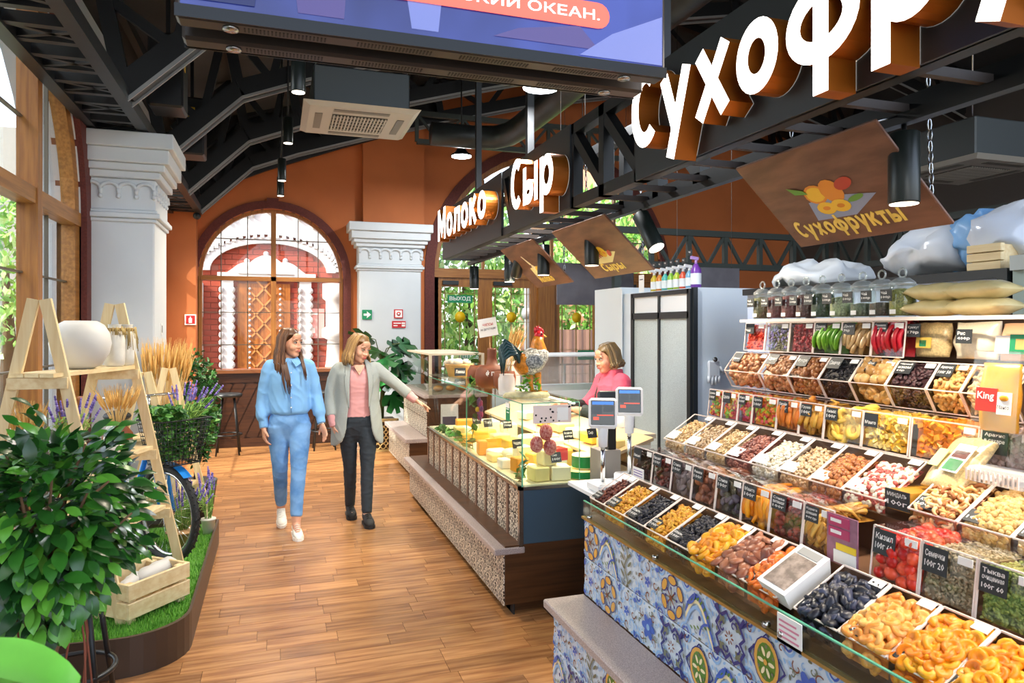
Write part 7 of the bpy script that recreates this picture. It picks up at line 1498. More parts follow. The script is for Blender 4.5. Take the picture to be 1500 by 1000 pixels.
def face_bits(parent, M, iris, lip, brow, look=0):
    for s in (-1, 1):
        mb = MB(); mb.ball((0, 0, 0), (.0135, .010, .0075), 12, 8); mb.v = [tuple(M @ (Vector(v) + V(s * .030, -.078, .009))) for v in mb.v]; e = mb.build('eye', mat('eye_white', '#ddd6ce', .3), parent, w=False)
        mb = MB(); mb.ball((0, 0, 0), (.0065, .004, .0065), 10, 6); mb.v = [tuple(M @ (Vector(v) + V(s * .030 + look, -.0872, .009))) for v in mb.v]; mb.build('iris', mat('iris_' + iris.strip('#'), iris, .2), e, w=False)
        mb = MB(); mb.tube([M @ V(s * .0445, -.0815, .010), M @ V(s * .031, -.089, .0185), M @ V(s * .0165, -.086, .010)], .0020, 5); mb.build('eyelashes', mat('lash', '#2a1c16', .6), parent, w=False)
        mb = MB(); mb.tube([M @ V(s * .050, -.080, .026), M @ V(s * .034, -.0915, .0345), M @ V(s * .015, -.0925, .030)], [.0016, .0032, .0028], 6); mb.build('eyebrow', mat('brow_' + brow.strip('#'), brow, .8), parent, w=False)
    mb = MB()
    for z, r in ((-.0535, .0048), (-.0605, .0058)): mb.tube([M @ V(x, -.0985 + abs(x) * .35, z + (.001 if abs(x) > .01 else 0)) for x in (-.022, -.012, 0, .012, .022)], [.0015, r * .85, r, r * .85, .0015], 8)
    mb.build('lips', mat('lip_' + lip.strip('#'), lip, .35), parent, w=False)
def hair(parent, M, col, col2, length, n, seed, front=55, front_len=None, wave=.004, flare=.0, fr_low=None, thick=.0075, off=(0, 0)):
    q = random.Random(seed); mb = MB(); m = [mat('hair_' + col.strip('#'), col, .42, var=.25, vscale=40, stretch=(1, 1, .15)), mat('hair_' + col2.strip('#'), col2, .42)]
    rings = []                                               # scalp cap
    for i in range(9):
        el = PI / 2 - i * .21; rr = []
        for k in range(28):
            ph = 2 * PI * k / 28; fm = max(0, math.cos(ph)) ; lim = el + (0 if fm < .45 else max(0, (fm - .35)) * .0)
            z_ = .028 + .097 * math.sin(max(lim, .42 if fm > .55 else -.62)); cr = math.cos(max(lim, .42 if fm > .55 else -.62)); rr.append(M @ V(math.sin(ph) * .081 * cr, .018 - math.cos(ph) * .099 * cr, z_))
        rings.append(rr)
    mb.loft(rings, 0)
    for i in range(n):
        side = 1 if i % 2 else -1; ph = math.radians(front + (180 - front) * (q.random() ** .85)) * side; k = abs(ph) / PI; L = length * q.uniform(.86, 1) if k > .55 or not front_len else front_len * q.uniform(.8, 1)
        r = 1 + q.uniform(-.03, .07); part = V(.012 * side * r, -.045 + .09 * min(1, k * 1.3), .121)
        P = [M @ part, M @ V(math.sin(ph) * .050 * r, .016 - math.cos(ph) * .068 * r, .108), M @ V(math.sin(ph) * .083 * r, .018 - math.cos(ph) * .096 * r, .045), M @ V(math.sin(ph) * .090 * r, .018 - math.cos(ph) * .094 * r, -.03)]
        b = P[-1]; c0 = M @ V(0, .018, -.03); od = V(b.x - c0.x, b.y - c0.y, 0).normalized(); m_ = 5
        for j in range(1, m_ + 1): t = j / m_; P.append(b + V(0, 0, -L * t) + od * (flare * t + .012 * math.sin(t * 3)) + V(off[0] * t + q.uniform(-1, 1) * wave * 2, off[1] * t + q.uniform(-1, 1) * wave * 2, 0))
        mb.tube(P, [thick * .7] + [thick] * (len(P) - 3) + [thick * .7, thick * .2], 6, q.randrange(2), flat=.8)
    return tag(mb.build('hair', m, parent, w=False), kind='stuff')
def shoe(parent, heel, toe, m, sole, h=.075, w=.042, lift=0.0, name='shoe'):
    heel, toe = Vector(heel), Vector(toe); d = toe - heel; L = d.length; d.normalize(); s = V(d.y, -d.x, 0).normalized(); u = s.cross(d); u = u if u.z > 0 else -u; R_ = []; S_ = []
    for k, hh, ww in ((-.03, .045, .55), (0, h, .75), (.22, h * 1.02, .80), (.42, h * .82, .82), (.62, h * .62, .95), (.82, h * .5, .92), (.97, h * .36, .62), (1.03, h * .2, .3)):
        c = heel + d * (L * k); R_.append([c + s * (w * ww * math.cos(2 * PI * j / 14)) + u * (.018 + hh * .5 + hh * .52 * math.sin(2 * PI * j / 14)) for j in range(14)])
    mb = MB(); mb.loft(R_); o = mb.build(name, m, parent, w=False)
    P = [(-.05, .5), (0, .8), (.25, .82), (.5, .88), (.7, 1.02), (.88, .95), (1.0, .65), (1.06, .3)]; q = [heel + d * (L * k) + s * w * ww for k, ww in P] + [heel + d * (L * k) - s * w * ww for k, ww in P[::-1]]; n = len(q)
    mb = MB(); mb.add([p for p in q] + [p + u * .026 for p in q], [tuple(range(n)), tuple(range(n, 2 * n))[::-1]] + [(i, (i + 1) % n, n + (i + 1) % n, n + i) for i in range(n)]); mb.build('sole', sole, o, w=False)
    mb = MB()
    for i in range(4): c = heel + d * (L * (.45 + .09 * i)) + u * (.02 + h * (.95 - .13 * i)); mb.tube([c - s * w * .45, c + u * .006, c + s * w * .45], .0028, 5)
    tag(mb.build('laces', sole if name == 'trainer' else m, o, w=False), kind='stuff'); return o
def wrinkle(o, amp=.006, sc=11, seed=0, zst=1.6):            # sharp sagging folds
    me = o.data; N = [v.normal.copy() for v in me.vertices]
    for v, nn in zip(me.vertices, N):
        c = v.co; p = V((c.x + c.z * .5) * sc, (c.y - c.z * .4) * sc, c.z * sc * zst) + V(seed, 0, 0)
        v.co += nn * amp * ((1 - abs(noise.noise(p)) * 2.6) ** 3 * .9 - .25)
    me.update()
skin = mat('skin', '#d9a184', .5, var=.06, vscale=20, sss=.08); skin2 = mat('skin_fair', '#dba78c', .5, var=.06, vscale=20, sss=.08)
# ------------------------------------------------------------------ woman in the blue shirt
p1 = thing('person', (.10, 6.05, 0), 'woman in a light blue shirt and blue jeans walking and looking to the right', 'person')
H1 = Matrix.Translation((.008, -.012, 1.535)) @ Matrix.Rotation(.80, 4, 'Z') @ Matrix.Rotation(.06, 4, 'X')
b = MB(); head(b, H1); limb(b, [(0, .012, 1.36), (.002, .008, 1.42), (.006, .006, 1.50)], [.056, .047, .047])
b.loft([ring((0, .01, z), rx, ry) for z, rx, ry in ((.86, .13, .09), (1.0, .12, .08), (1.15, .12, .085), (1.28, .145, .09), (1.37, .10, .07), (1.40, .05, .05))])
aR = [(-.150, .01, 1.335), (-.185, .03, 1.20), (-.205, .035, 1.07), (-.208, .0, .95), (-.196, -.02, .845)]; aL = [(.150, .01, 1.335), (.190, .02, 1.20), (.215, .015, 1.08), (.236, -.035, .96), (.252, -.075, .87)]
for A in (aR, aL): limb(b, A, [.050, .044, .038, .033, .024])
hand(b, aR[-1], (.05, -.12, -1), (-1, -.2, 0), -1, .42); hand(b, aL[-1], (.30, -.35, -.88), (.75, .5, .3), -1, .22, .2)
LR = [(-.085, .0, .90), (-.080, .015, .70), (-.072, .03, .49), (-.066, .14, .30), (-.062, .245, .125)]; LL = [(.085, .0, .90), (.078, -.05, .70), (.068, -.095, .49), (.055, -.13, .28), (.050, -.165, .095)]
for A in (LR, LL): limb(b, A, [.068, .072, .052, .048, .034])
limb(b, [(-.062, .245, .125), (-.06, .20, .075), (-.06, .12, .04)], [.034, .03, .024]); limb(b, [(.05, -.165, .095), (.055, -.21, .06), (.06, -.29, .035)], [.034, .03, .024])
b1 = remeshed(b, 'body', skin, p1, .0056, 4); face_bits(p1, H1, '#3a2a20', '#b8655c', '#4a3426', .003)
s = MB(); s.loft([ring((.0, .012 + dy, z), rx, ry, 28, pw=2.3) for z, rx, ry, dy in ((.955, .145, .108, 0), (.98, .165, .122, 0), (1.03, .166, .124, 0), (1.12, .158, .120, 0), (1.22, .158, .116, -.004), (1.30, .158, .106, 0), (1.36, .125, .088, .005), (1.395, .08, .072, .008), (1.415, .062, .06, .008))])
for A, sg in ((aR, -1), (aL, 1)):
    P = [V(sg * .12, .01, 1.345)] + [Vector(a) for a in A[:4]] + [Vector(A[3]).lerp(Vector(A[4]), .15)]; limb(s, P, [.058, .060, .056, .054, .055, .048], 16)
    e = Vector(A[3]).lerp(Vector(A[4]), .2); f = Vector(A[4]) + (Vector(A[4]) - Vector(A[3])).normalized() * -.004; s.tube([e, e.lerp(f, .5), f], [.038, .037, .036], 16)
shm = mat('shirt_blue', '#7fb6ea', .75, var=.08, vscale=10); sh1 = remeshed(s, 'shirt', shm, p1, .009, 5); wrinkle(sh1, .006, 8, 1, .6)
c = MB()
for sg in (-1, 1): c.add([(sg * .055, .05, 1.425), (sg * .062, -.02, 1.425), (sg * .030, -.075, 1.405), (sg * .012, -.085, 1.40), (sg * .052, -.115, 1.345), (sg * .092, -.072, 1.375), (sg * .085, .03, 1.40)], [(0, 1, 5, 6), (1, 2, 4, 5), (2, 3, 4)])
o = c.build('collar', shm, p1, w=False); sd = o.modifiers.new('s', 'SOLIDIFY'); sd.thickness = .006; evaluated(o)
c = MB(); c.tube([(.012 + .004 * math.sin(z * 9), -.118 - .006 * math.sin((z - .97) * 7), z) for z in (1.36, 1.28, 1.2, 1.12, 1.04, .975)], [.002, .011, .012, .012, .012, .010], 6, flat=.3); c.build('placket', shm, p1, w=False)
for z in (1.30, 1.20, 1.10, 1.02): c = MB(); c.ball((.012, -.132, z), (.0055, .003, .0055), 8, 5); c.build('button', paper, p1, w=False)
j = MB(); j.loft([ring((0, .008, z), rx, ry, 24, pw=2.3) for z, rx, ry in ((.70, .04, .03), (.74, .11, .06), (.79, .150, .082), (.84, .164, .100), (.90, .164, .110), (.95, .148, .104), (1.0, .135, .096))])
for A in (LR, LL): limb(j, [Vector(A[0]) - V(0, 0, .03)] + [Vector(a) for a in A[1:4]] + [Vector(A[3]).lerp(Vector(A[4]), .72)], [.092, .079, .061, .054, .045], 18)
denim = mat('denim_light', '#4f84c2', .8, col2='#7aaade', vscale=7, bump=.1, bscale=300); jn = remeshed(j, 'jeans', denim, p1, .008, 10); wrinkle(jn, .0035, 10, 4, 1.2)
c = MB(); c.lathe([(1, -.018), (1.01, 0), (1, .018)], 32, caps=False); c.v = [(v[0] * .142, v[1] * .102 + .008, .985 + v[2]) for v in c.v]; c.build('waistband', denim, p1, w=False)
c = MB(); c.ball((0, -.098, .985), (.008, .005, .008), 8, 6); c.build('jean_button', mat('copper', '#b07a4a', .3, .8), p1, w=False)
shoe(p1, (.046, -.115, .0), (.066, -.335, .0), mat('trainer_cream', '#e9e6da', .6), mat('trainer_sole', '#f3f1ea', .5), name='trainer'); shoe(p1, (-.064, .285, .075), (-.058, .085, .004), MATS['trainer_cream'], MATS['trainer_sole'], name='trainer')
hair(p1, H1, '#5a3a24', '#7a5234', .25, 190, 3, 58, .24, .003, .016)
q = random.Random(2); m = MB()                              # the long locks falling over the front of the shirt
for i in range(16): x = -.055 + q.uniform(-.012, .03); m.tube([H1 @ V(-.085, -.005, .0), V(x - .012, -.055, 1.43), V(x + .01, -.125, 1.34), V(x + .02 + q.uniform(-.01, .01), -.142, 1.25), V(x + .035 + q.uniform(-.012, .012), -.147, 1.14 + q.uniform(-.02, .05))], [.007, .0075, .007, .006, .0015], 6)
for i in range(12): x = .085 + q.uniform(-.01, .015); m.tube([H1 @ V(.082, .0, .0), V(x, -.03, 1.43), V(x + .02, -.105, 1.34), V(x + .035, -.128, 1.26 + q.uniform(-.03, .03))], [.007, .0075, .006, .0015], 6)
tag(m.build('front_locks', MATS['hair_5a3a24'], p1, w=False), kind='stuff')
c = MB(); w = Vector(aL[-1]); d = (w - Vector(aL[-2])).normalized(); s_ = d.cross(V(0, 1, 0)).normalized(); t_ = d.cross(s_); c.tube([w + s_ * (.030 * math.cos(2 * PI * k / 16)) + t_ * (.026 * math.sin(2 * PI * k / 16)) for k in range(17)], .005, 6, caps=False); c.build('wristwatch', steel, p1, w=False)
# ------------------------------------------------------------------ woman in the grey blazer
p2 = thing('person', (.655, 6.12, 0), 'woman in a grey blazer and pink top reaching towards the cheese counter', 'person')
H2 = Matrix.Translation((.012, -.045, 1.485)) @ Matrix.Rotation(.62, 4, 'Z') @ Matrix.Rotation(.28, 4, 'X') @ Matrix.Rotation(.10, 4, 'Y')
b = MB(); head(b, H2); limb(b, [(0, .012, 1.33), (.002, -.002, 1.39), (.008, -.022, 1.45)], [.056, .048, .048])
b.loft([ring((0, .01, z), rx, ry) for z, rx, ry in ((.86, .135, .09), (1.0, .12, .08), (1.12, .12, .085), (1.25, .145, .09), (1.34, .10, .07), (1.37, .05, .05))])
cR = [(-.16, .01, 1.305), (-.205, .03, 1.17), (-.222, .03, 1.05), (-.215, -.01, .93), (-.195, -.035, .83)]; cL = [(.16, .0, 1.305), (.25, -.02, 1.23), (.335, -.035, 1.165), (.42, -.06, 1.09), (.49, -.075, 1.03)]
for A in (cR, cL): limb(b, A, [.050, .045, .039, .034, .024])
hand(b, cR[-1], (.12, -.15, -1), (-1, -.2, -.1), -1, .40); hand(b, cL[-1], (.85, -.1, -.5), (.45, .1, .9), 1, .30, .12, True)
MR = [(-.085, .0, .88), (-.070, .04, .68), (-.055, .075, .48), (-.045, .15, .28), (-.040, .22, .10)]; ML = [(.085, .0, .88), (.085, -.03, .68), (.078, -.05, .48), (.072, -.07, .28), (.070, -.09, .095)]
for A in (MR, ML): limb(b, A, [.066, .07, .052, .046, .034])
for A in (MR, ML): a = Vector(A[-1]); limb(b, [a, a + V(0, -.05, -.04), a + V(.005, -.13, -.06)], [.034, .03, .024])
remeshed(b, 'body', skin2, p2, .0056, 4); face_bits(p2, H2, '#4a4038', '#b0564e', '#7a5a3c', .003)
s = MB(); s.loft([ring((0, .01, z), rx, ry, 26, pw=2.2) for z, rx, ry in ((.90, .150, .108), (.98, .146, .106), (1.06, .142, .104), (1.15, .148, .112), (1.22, .156, .116), (1.28, .152, .104), (1.335, .105, .075), (1.35, .07, .06))])
tp = remeshed(s, 'top', mat('pink_top', '#dfa1a0', .7, var=.06, vscale=20), p2, .009, 5); wrinkle(tp, .004, 6, 6, 3.0)
for A, nm in ((cR, 0), (cL, 1)): c = MB(); e = Vector(A[3]).lerp(Vector(A[4]), -.25); f = Vector(A[4]) ; limb(c, [e, e.lerp(f, .5), f], [.043, .039, .036], 14); o = remeshed(c, 'pink_cuff', MATS['pink_top'], p2, .007, 3); wrinkle(o, .003, 16, nm)
vq = MB(); vq.add([(-.045, -.083, 1.345), (.055, -.088, 1.345), (.006, -.115, 1.262)], [(0, 1, 2)]); o = vq.build('neckline', skin2, p2, w=False); sd = o.modifiers.new('s', 'SOLIDIFY'); sd.thickness = .012; sd.offset = 0; evaluated(o)
# blazer: open shell around the torso, wrapped from edge to edge
bzm = mat('blazer_grey', '#a2a8a4', .85, var=.06, vscale=120); lv = [(.665, .200, .145, .72, .05), (.70, .204, .150, .62, .03), (.80, .200, .150, .54, 0), (.92, .186, .142, .50, 0), (1.02, .172, .132, .48, 0), (1.12, .168, .130, .48, 0), (1.20, .172, .130, .50, 0), (1.27, .172, .120, .55, 0), (1.325, .140, .096, .65, 0), (1.36, .085, .075, .75, 0), (1.375, .064, .066, .8, 0)]
R_ = []; n = 34
for z, rx, ry, g, rd in lv:
    rr = []
    for k in range(n + 1):
        u = k / n; a = -PI / 2 + g + (2 * PI - 2 * g) * u * 1.0; zz = z + (.05 * (max(0, abs(u - .5) - .38) / .12) ** 2 if z < .72 else 0); rr.append(V(rx * math.cos(a), .012 + ry * math.sin(a) * (1.08 if abs(u - .5) > .4 else 1), zz))
    R_.append(rr)
s = MB(); s.loft(R_, closed=False, caps=False); o = s.build('tmp', bzm, None); sd = o.modifiers.new('s', 'SOLIDIFY'); sd.thickness = .018; sd.offset = 1; evaluated(o)
s = MB(); s.add([v.co for v in o.data.vertices], [list(p.vertices) for p in o.data.polygons]); bpy.data.objects.remove(o)
for A, sg in ((cR, -1), (cL, 1)):
    P = [V(sg * .125, .01, 1.31)] + [Vector(a) for a in A[:4]]; P[-1] = Vector(A[3]).lerp(Vector(A[4]), .12); limb(s, P, [.056, .060, .055, .050, .047], 16)
bz = remeshed(s, 'blazer', bzm, p2, .0085, 4); wrinkle(bz, .004, 7, 12, .7)
for sg in (-1, 1):                                           # shawl lapels
    P = [(.058, -.01, 1.388), (.072, -.068, 1.355), (.086, -.112, 1.28), (.092, -.130, 1.18), (.088, -.134, 1.08), (.080, -.136, .97)]; wd = [.02, .032, .036, .032, .022, .006]; c = MB()
    c.loft([[V(sg * (x - w * .5), y - .004, z), V(sg * (x + w), y + .012, z + .01)] for (x, y, z), w in zip(P, wd)], closed=False, caps=False); o = c.build('lapel', bzm, p2, w=False); sd = o.modifiers.new('s', 'SOLIDIFY'); sd.thickness = .009; sd.offset = 0; ss = o.modifiers.new('b', 'SUBSURF'); ss.levels = 1; evaluated(o)
j = MB(); j.loft([ring((0, .008, z), rx, ry, 22, pw=2.3) for z, rx, ry in ((.69, .04, .03), (.73, .11, .06), (.78, .146, .082), (.83, .158, .098), (.88, .156, .106), (.95, .14, .1))])
for A in (MR, ML): limb(j, [Vector(A[0]) - V(0, 0, .03)] + [Vector(a) for a in A[1:4]] + [Vector(A[3]).lerp(Vector(A[4]), 1.0)], [.090, .076, .058, .052, .044], 18)
dk = mat('dark_trousers', '#2b343d', .75, var=.12, vscale=20); jn = remeshed(j, 'trousers', dk, p2, .008, 10); wrinkle(jn, .004, 13, 9, 2.2)
bs = mat('black_suede', '#1d1b1c', .7); shoe(p2, (.066, -.05, 0), (.082, -.25, 0), bs, ink, .098, .045, name='ankle_shoe'); shoe(p2, (-.042, .265, .01), (-.034, .07, .0), bs, ink, .098, .045, name='ankle_shoe')
hair(p2, H2, '#8f6a3e', '#ab8650', .14, 180, 7, 56, .12, .003, .02)
c = MB(); c.tube([(-.05, -.055, 1.365), (-.03, -.095, 1.325), (.004, -.112, 1.29), (.04, -.097, 1.325), (.06, -.06, 1.365)], .0012, 5); c.build('necklace', mat('gold', '#c9a24a', .25, 1.0), p2, w=False)
# ------------------------------------------------------------------ seller behind the counter
p3 = thing('person', (2.585, 5.15, 0), 'seller in a pink jacket with a dark apron strap standing behind the cheese counter', 'person', None, -PI / 2)
H3 = Matrix.Translation((0, -.05, 1.415)) @ Matrix.Rotation(.10, 4, 'Z') @ Matrix.Rotation(.22, 4, 'X')
b = MB(); head(b, H3); limb(b, [(0, .012, 1.25), (0, -.005, 1.31), (0, -.02, 1.38)], [.058, .05, .05])
b.loft([ring((0, .01, z), rx, ry) for z, rx, ry in ((.80, .15, .11), (.95, .14, .10), (1.08, .14, .10), (1.18, .155, .10), (1.27, .10, .07), (1.30, .05, .05))])
e1 = [(-.165, .0, 1.225), (-.19, -.06, 1.09), (-.18, -.17, 1.0), (-.13, -.31, 1.03), (-.10, -.42, 1.05)]; e2 = [(.165, .0, 1.225), (.20, -.05, 1.09), (.19, -.16, .99), (.12, -.27, 1.0), (.06, -.36, 1.02)]
for A in (e1, e2): limb(b, A, [.052, .047, .041, .035, .026])
hand(b, e1[-1], (.25, -.95, .0), (-.2, .1, 1), -1, .3); hand(b, e2[-1], (-.45, -.85, .05), (.2, -.1, 1), 1, .35)
for x in (-.09, .09): limb(b, [(x, 0, .86), (x, .0, .48), (x, .02, .09)], [.085, .055, .036]); limb(b, [(x, .02, .09), (x, -.05, .05), (x, -.13, .035)], [.036, .03, .025])
remeshed(b, 'body', skin, p3, .006, 4); face_bits(p3, H3, '#5a4a40', '#b0665c', '#8a6a4a')
s = MB(); s.loft([ring((0, .012, z), rx, ry, 24, pw=2.2) for z, rx, ry in ((.72, .185, .15), (.85, .178, .142), (.98, .172, .135), (1.10, .178, .135), (1.19, .175, .12), (1.25, .13, .095), (1.29, .085, .075), (1.325, .07, .066))])
for A, sg in ((e1, -1), (e2, 1)): limb(s, [V(sg * .12, .01, 1.23)] + [Vector(a) for a in A[:3]], [.066, .074, .07, .062], 16)
jk = remeshed(s, 'jacket', mat('jacket_pink', '#e0566e', .75, var=.08, vscale=12), p3, .009, 5); wrinkle(jk, .006, 9, 20)
for A in (e1, e2): c = MB(); limb(c, [Vector(A[2]).lerp(Vector(A[1]), .15), Vector(A[2]), Vector(A[3]), Vector(A[3]).lerp(Vector(A[4]), .5)], [.066, .064, .055, .046], 14); o = remeshed(c, 'oversleeve', mat('oversleeve_dark', '#23302e', .6, var=.15), p3, .008, 4); wrinkle(o, .006, 14, 3)
c = MB(); c.tube([(-.10, .11, 1.12), (-.115, .03, 1.275), (-.10, -.06, 1.25), (-.06, -.125, 1.12), (-.03, -.15, 1.0)], .010, 6, flat=.4); c.build('apron_strap', mat('apron_dark', '#1f2a2a', .7), p3, w=False)
j = MB(); j.loft([ring((0, .008, z), rx, ry, 20) for z, rx, ry in ((.70, .16, .12), (.78, .165, .125), (.86, .15, .11))])
for x in (-.09, .09): limb(j, [(x, 0, .78), (x, .0, .48), (x, .02, .12)], [.098, .07, .055], 14)
remeshed(j, 'trousers', dk, p3, .01, 4)
for x in (-.09, .09): shoe(p3, (x, .06, 0), (x, -.17, 0), bs, ink, name='work_shoe')
hair(p3, H3, '#80663c', '#5f4a2c', .06, 150, 9, 62, .055, .004, .012, thick=.0085)
# ================================================================== RIGHT SIDE: COLD ROOM, JARS, BAGS
cold = mat('cold_panel', '#dce6ee', .35); coldb = mat('cold_black', '#1e2326', .4)
frost = mat('frosted_glass', '#dbe6e4', .3, var=.3, vscale=160, bump=.6, bscale=260)
fr = thing('cold_room', (3.6, 5.6, 0), 'white cold room with black framed frosted glass doors', 'refrigerator')
mb = MB(); mb.box(3.32, 4.5, 5.1, 6.4, 0, 2.0); mb.build('body', cold, fr)
mb = MB(); mb.box(3.30, 4.5, 6.4, 7.0, 0, 2.07); mb.box(3.29, 3.30, 6.35, 6.42, 0, 2.05); mb.build('side_panel', mat('cold_panel2', '#dfe7ea', .35), fr)
yA, yM, yB = 5.13, 5.62, 6.12
for y in (yA, yB): mb = MB(); mb.box(3.28, 3.32, y - .025, y + .025, 0, 1.99); mb.build('door_frame', coldb, fr)
mb = MB(); mb.box(3.28, 3.32, yA, yB, 1.95, 1.99); mb.box(3.28, 3.32, yA, yB, 1.74, 1.80); mb.build('door_frame', coldb, fr); mb = MB(); mb.box(3.28, 3.32, yM - .015, yM + .015, 0, 1.95); mb.build('door_frame', coldb, fr)
for a, b in ((yA + .025, yM - .015), (yM + .015, yB - .025)):
    mb = MB(); mb.box(3.295, 3.305, a, b, .1, 1.74); mb.build('frosted_door', frost, fr); mb = MB(); mb.box(3.295, 3.305, a, b, 1.80, 1.95); mb.build('top_light', mat('cold_white', '#e4e8ea', .3), fr)
mb = MB(); mb.box(3.3, 3.34, 5.08, 5.12, 0, 2.0); mb.build('corner_strip', coldb, fr)
# work glove on the panel
gv = thing('work_glove', (3.62, 5.09, 1.4), 'white work glove hanging on the side of the cold room', 'glove'); gm_ = mat('glove_white', '#e8ebee', .7)
x0, z0 = onY(1045, 540, 5.08); mb = MB(); mb.bbox(x0 - .06, x0 + .06, 5.06, 5.09, z0 - .07, z0 + .07, .02)
for i in range(4): mb.tube([(x0 - .048 + .032 * i, 5.075, z0 - .06), (x0 - .052 + .034 * i, 5.07, z0 - .12 - .015 * (i in (1, 2)))], [.015, .012], 8)
mb.tube([(x0 + .05, 5.075, z0 + .02), (x0 + .10, 5.07, z0 - .04)], [.016, .012], 8); mb.build('glove', gm_, gv); mb = MB(); mb.lathe([(.02, 0), (.02, .01)], 12, M=Matrix.Translation((x0, 5.06, z0 + .08)) @ Matrix.Rotation(PI / 2, 4, 'X')); mb.build('hook', steel, gv)
# spray bottles on top
cols = ('#d8c23a', '#e0862c', '#4fb8b0', '#8cc63f', '#b8d23a', '#e05a3a', '#7fb8d8', '#7a3fa8')
for i, c in enumerate(cols):
    y = 5.90 - i * .10; big = i == 7; h = .19 if not big else .25; o = thing('spray_bottle', (3.40, y, 2.0), '%s spray bottle on top of the cold room%s' % (('yellow', 'orange', 'teal', 'green', 'lime', 'red', 'pale blue', 'large purple')[i], ', biggest of the row' if big else ''), 'spray bottle', 'spray bottles on the cold room')
    r = .034 if not big else .045; mb = MB(); mb.lathe([(r, 0), (r, h * .62), (r * .45, h * .78), (r * .4, h * .82)], 14, (3.40, y, 2.0)); mb.build('bottle', mat('spray_%d' % i, c, .3), o); mb = MB(); mb.lathe([(r * 1.02, h * .12), (r * 1.02, h * .5)], 14, (3.40, y, 2.0), caps=False); mb.build('label', mat('spray_label', '#e9eef0', .5), o)
    mb = MB(); mb.tube([(3.40, y, 2.0 + h * .8), (3.40, y, 2.0 + h)], .012, 8); mb.bar((3.42, y, 2.0 + h), (3.35, y, 2.0 + h + .01), .022, .025); mb.build('trigger', white if not big else mat('trig_violet', '#b48ad0', .4), o); price_tag(o, (3.345, y + .03, 2.0 + h + .03), (0, -1, 0), (0, 0, 1), .06, .045, ['90р'])
mb = MB(); y = 6.06; mb.box(3.34, 3.342, y - .07, y + .03, 2.0, 2.17); mb.box(3.338, 3.34, y - .05, y + .01, 2.12, 2.13, 1); tag(mb.build('info_sheet', [paper, MATS['grey_print']]), 'white info sheet leaning on top of the cold room', 'sheet')
# second cooler behind the jars
c2 = thing('display_cooler', (3.4, 3.1, 0), 'white display cooler with black top edge behind the jars', 'refrigerator')
mb = MB(); mb.box(3.32, 4.2, 2.47, 4.4, 0, 1.90); mb.build('body', mat('cooler_front', '#c6d2ea', .4), c2); mb = MB(); mb.box(3.29, 4.2, 2.42, 4.42, 1.90, 1.945); mb.build('top_edge', coldb, c2); mb = MB(); mb.box(3.29, 4.2, 2.42, 2.47, 0, 1.90); mb.build('side_frame', coldb, c2); mb = MB(); mb.box(3.29, 3.32, 3.72, 3.76, 0, 1.9); mb.build('mullion', coldb, c2)
c3 = thing('grey_cabinet', (3.4, 1.6, 0), 'grey green cabinet at the right edge behind the top row', 'cabinet'); mb = MB(); mb.box(3.3, 4.2, .9, 2.40, 0, 1.93); mb.build('body', mat('grey_green', '#9fb0a8', .5), c3); mb = MB(); mb.box(3.28, 4.2, .9, 2.40, 1.93, 2.0); mb.build('lid', mat('lid_grey', '#b9bfbc', .5), c3)
# wrapped bundles on top
wrap = glassy('wrap_film', (.95, .97, 1), .3, .12, .62, (.9, .93, .98)); wrapb = mat('wrap_blue', '#7fb2e6', .3)
def bundle(name, parts_, label, cat):
    o = thing(name, parts_[0][0], label, cat)
    for i, (c, r, m, seed) in enumerate(parts_):
        mb = MB(); mb.ball(c, r, 28, 18); ob_ = mb.build('wrapping', m, o); smooth_noise(ob_.data, .07, 7, seed); smooth_noise(ob_.data, .02, 28, seed + 3)
    return o
bundle('wrapped_bundle', [((3.62, 3.05, 2.09), (.24, .32, .14), mat('poly_white', '#dfe5ee', .3, trans=0), 1), ((3.55, 2.72, 2.12), (.16, .2, .16), wrapb, 2), ((3.6, 2.58, 2.13), (.22, .2, .17), wrap, 4)], 'large bundle wrapped in white and blue plastic film on the cooler', 'bundle')
o = thing('pine_box', (3.42, 2.58, 1.945), 'small pine box poking out of the plastic bundle', 'box')
for i in range(3): mb = MB(); mb.bbox(3.33, 3.36, 2.48, 2.66, 1.947 + i * .044, 1.947 + i * .044 + .04, .003); mb.build('slat', pinex, o)
mb = MB(); mb.box(3.36, 3.5, 2.49, 2.65, 1.947, 2.07); mb.build('body', pinex, o)
bundle('plastic_cover', [((3.66, 4.02, 2.0), (.3, .36, .12), mat('poly_white2', '#e6eaec', .35), 7)], 'crumpled white plastic cover on the cooler behind the jars', 'cover')
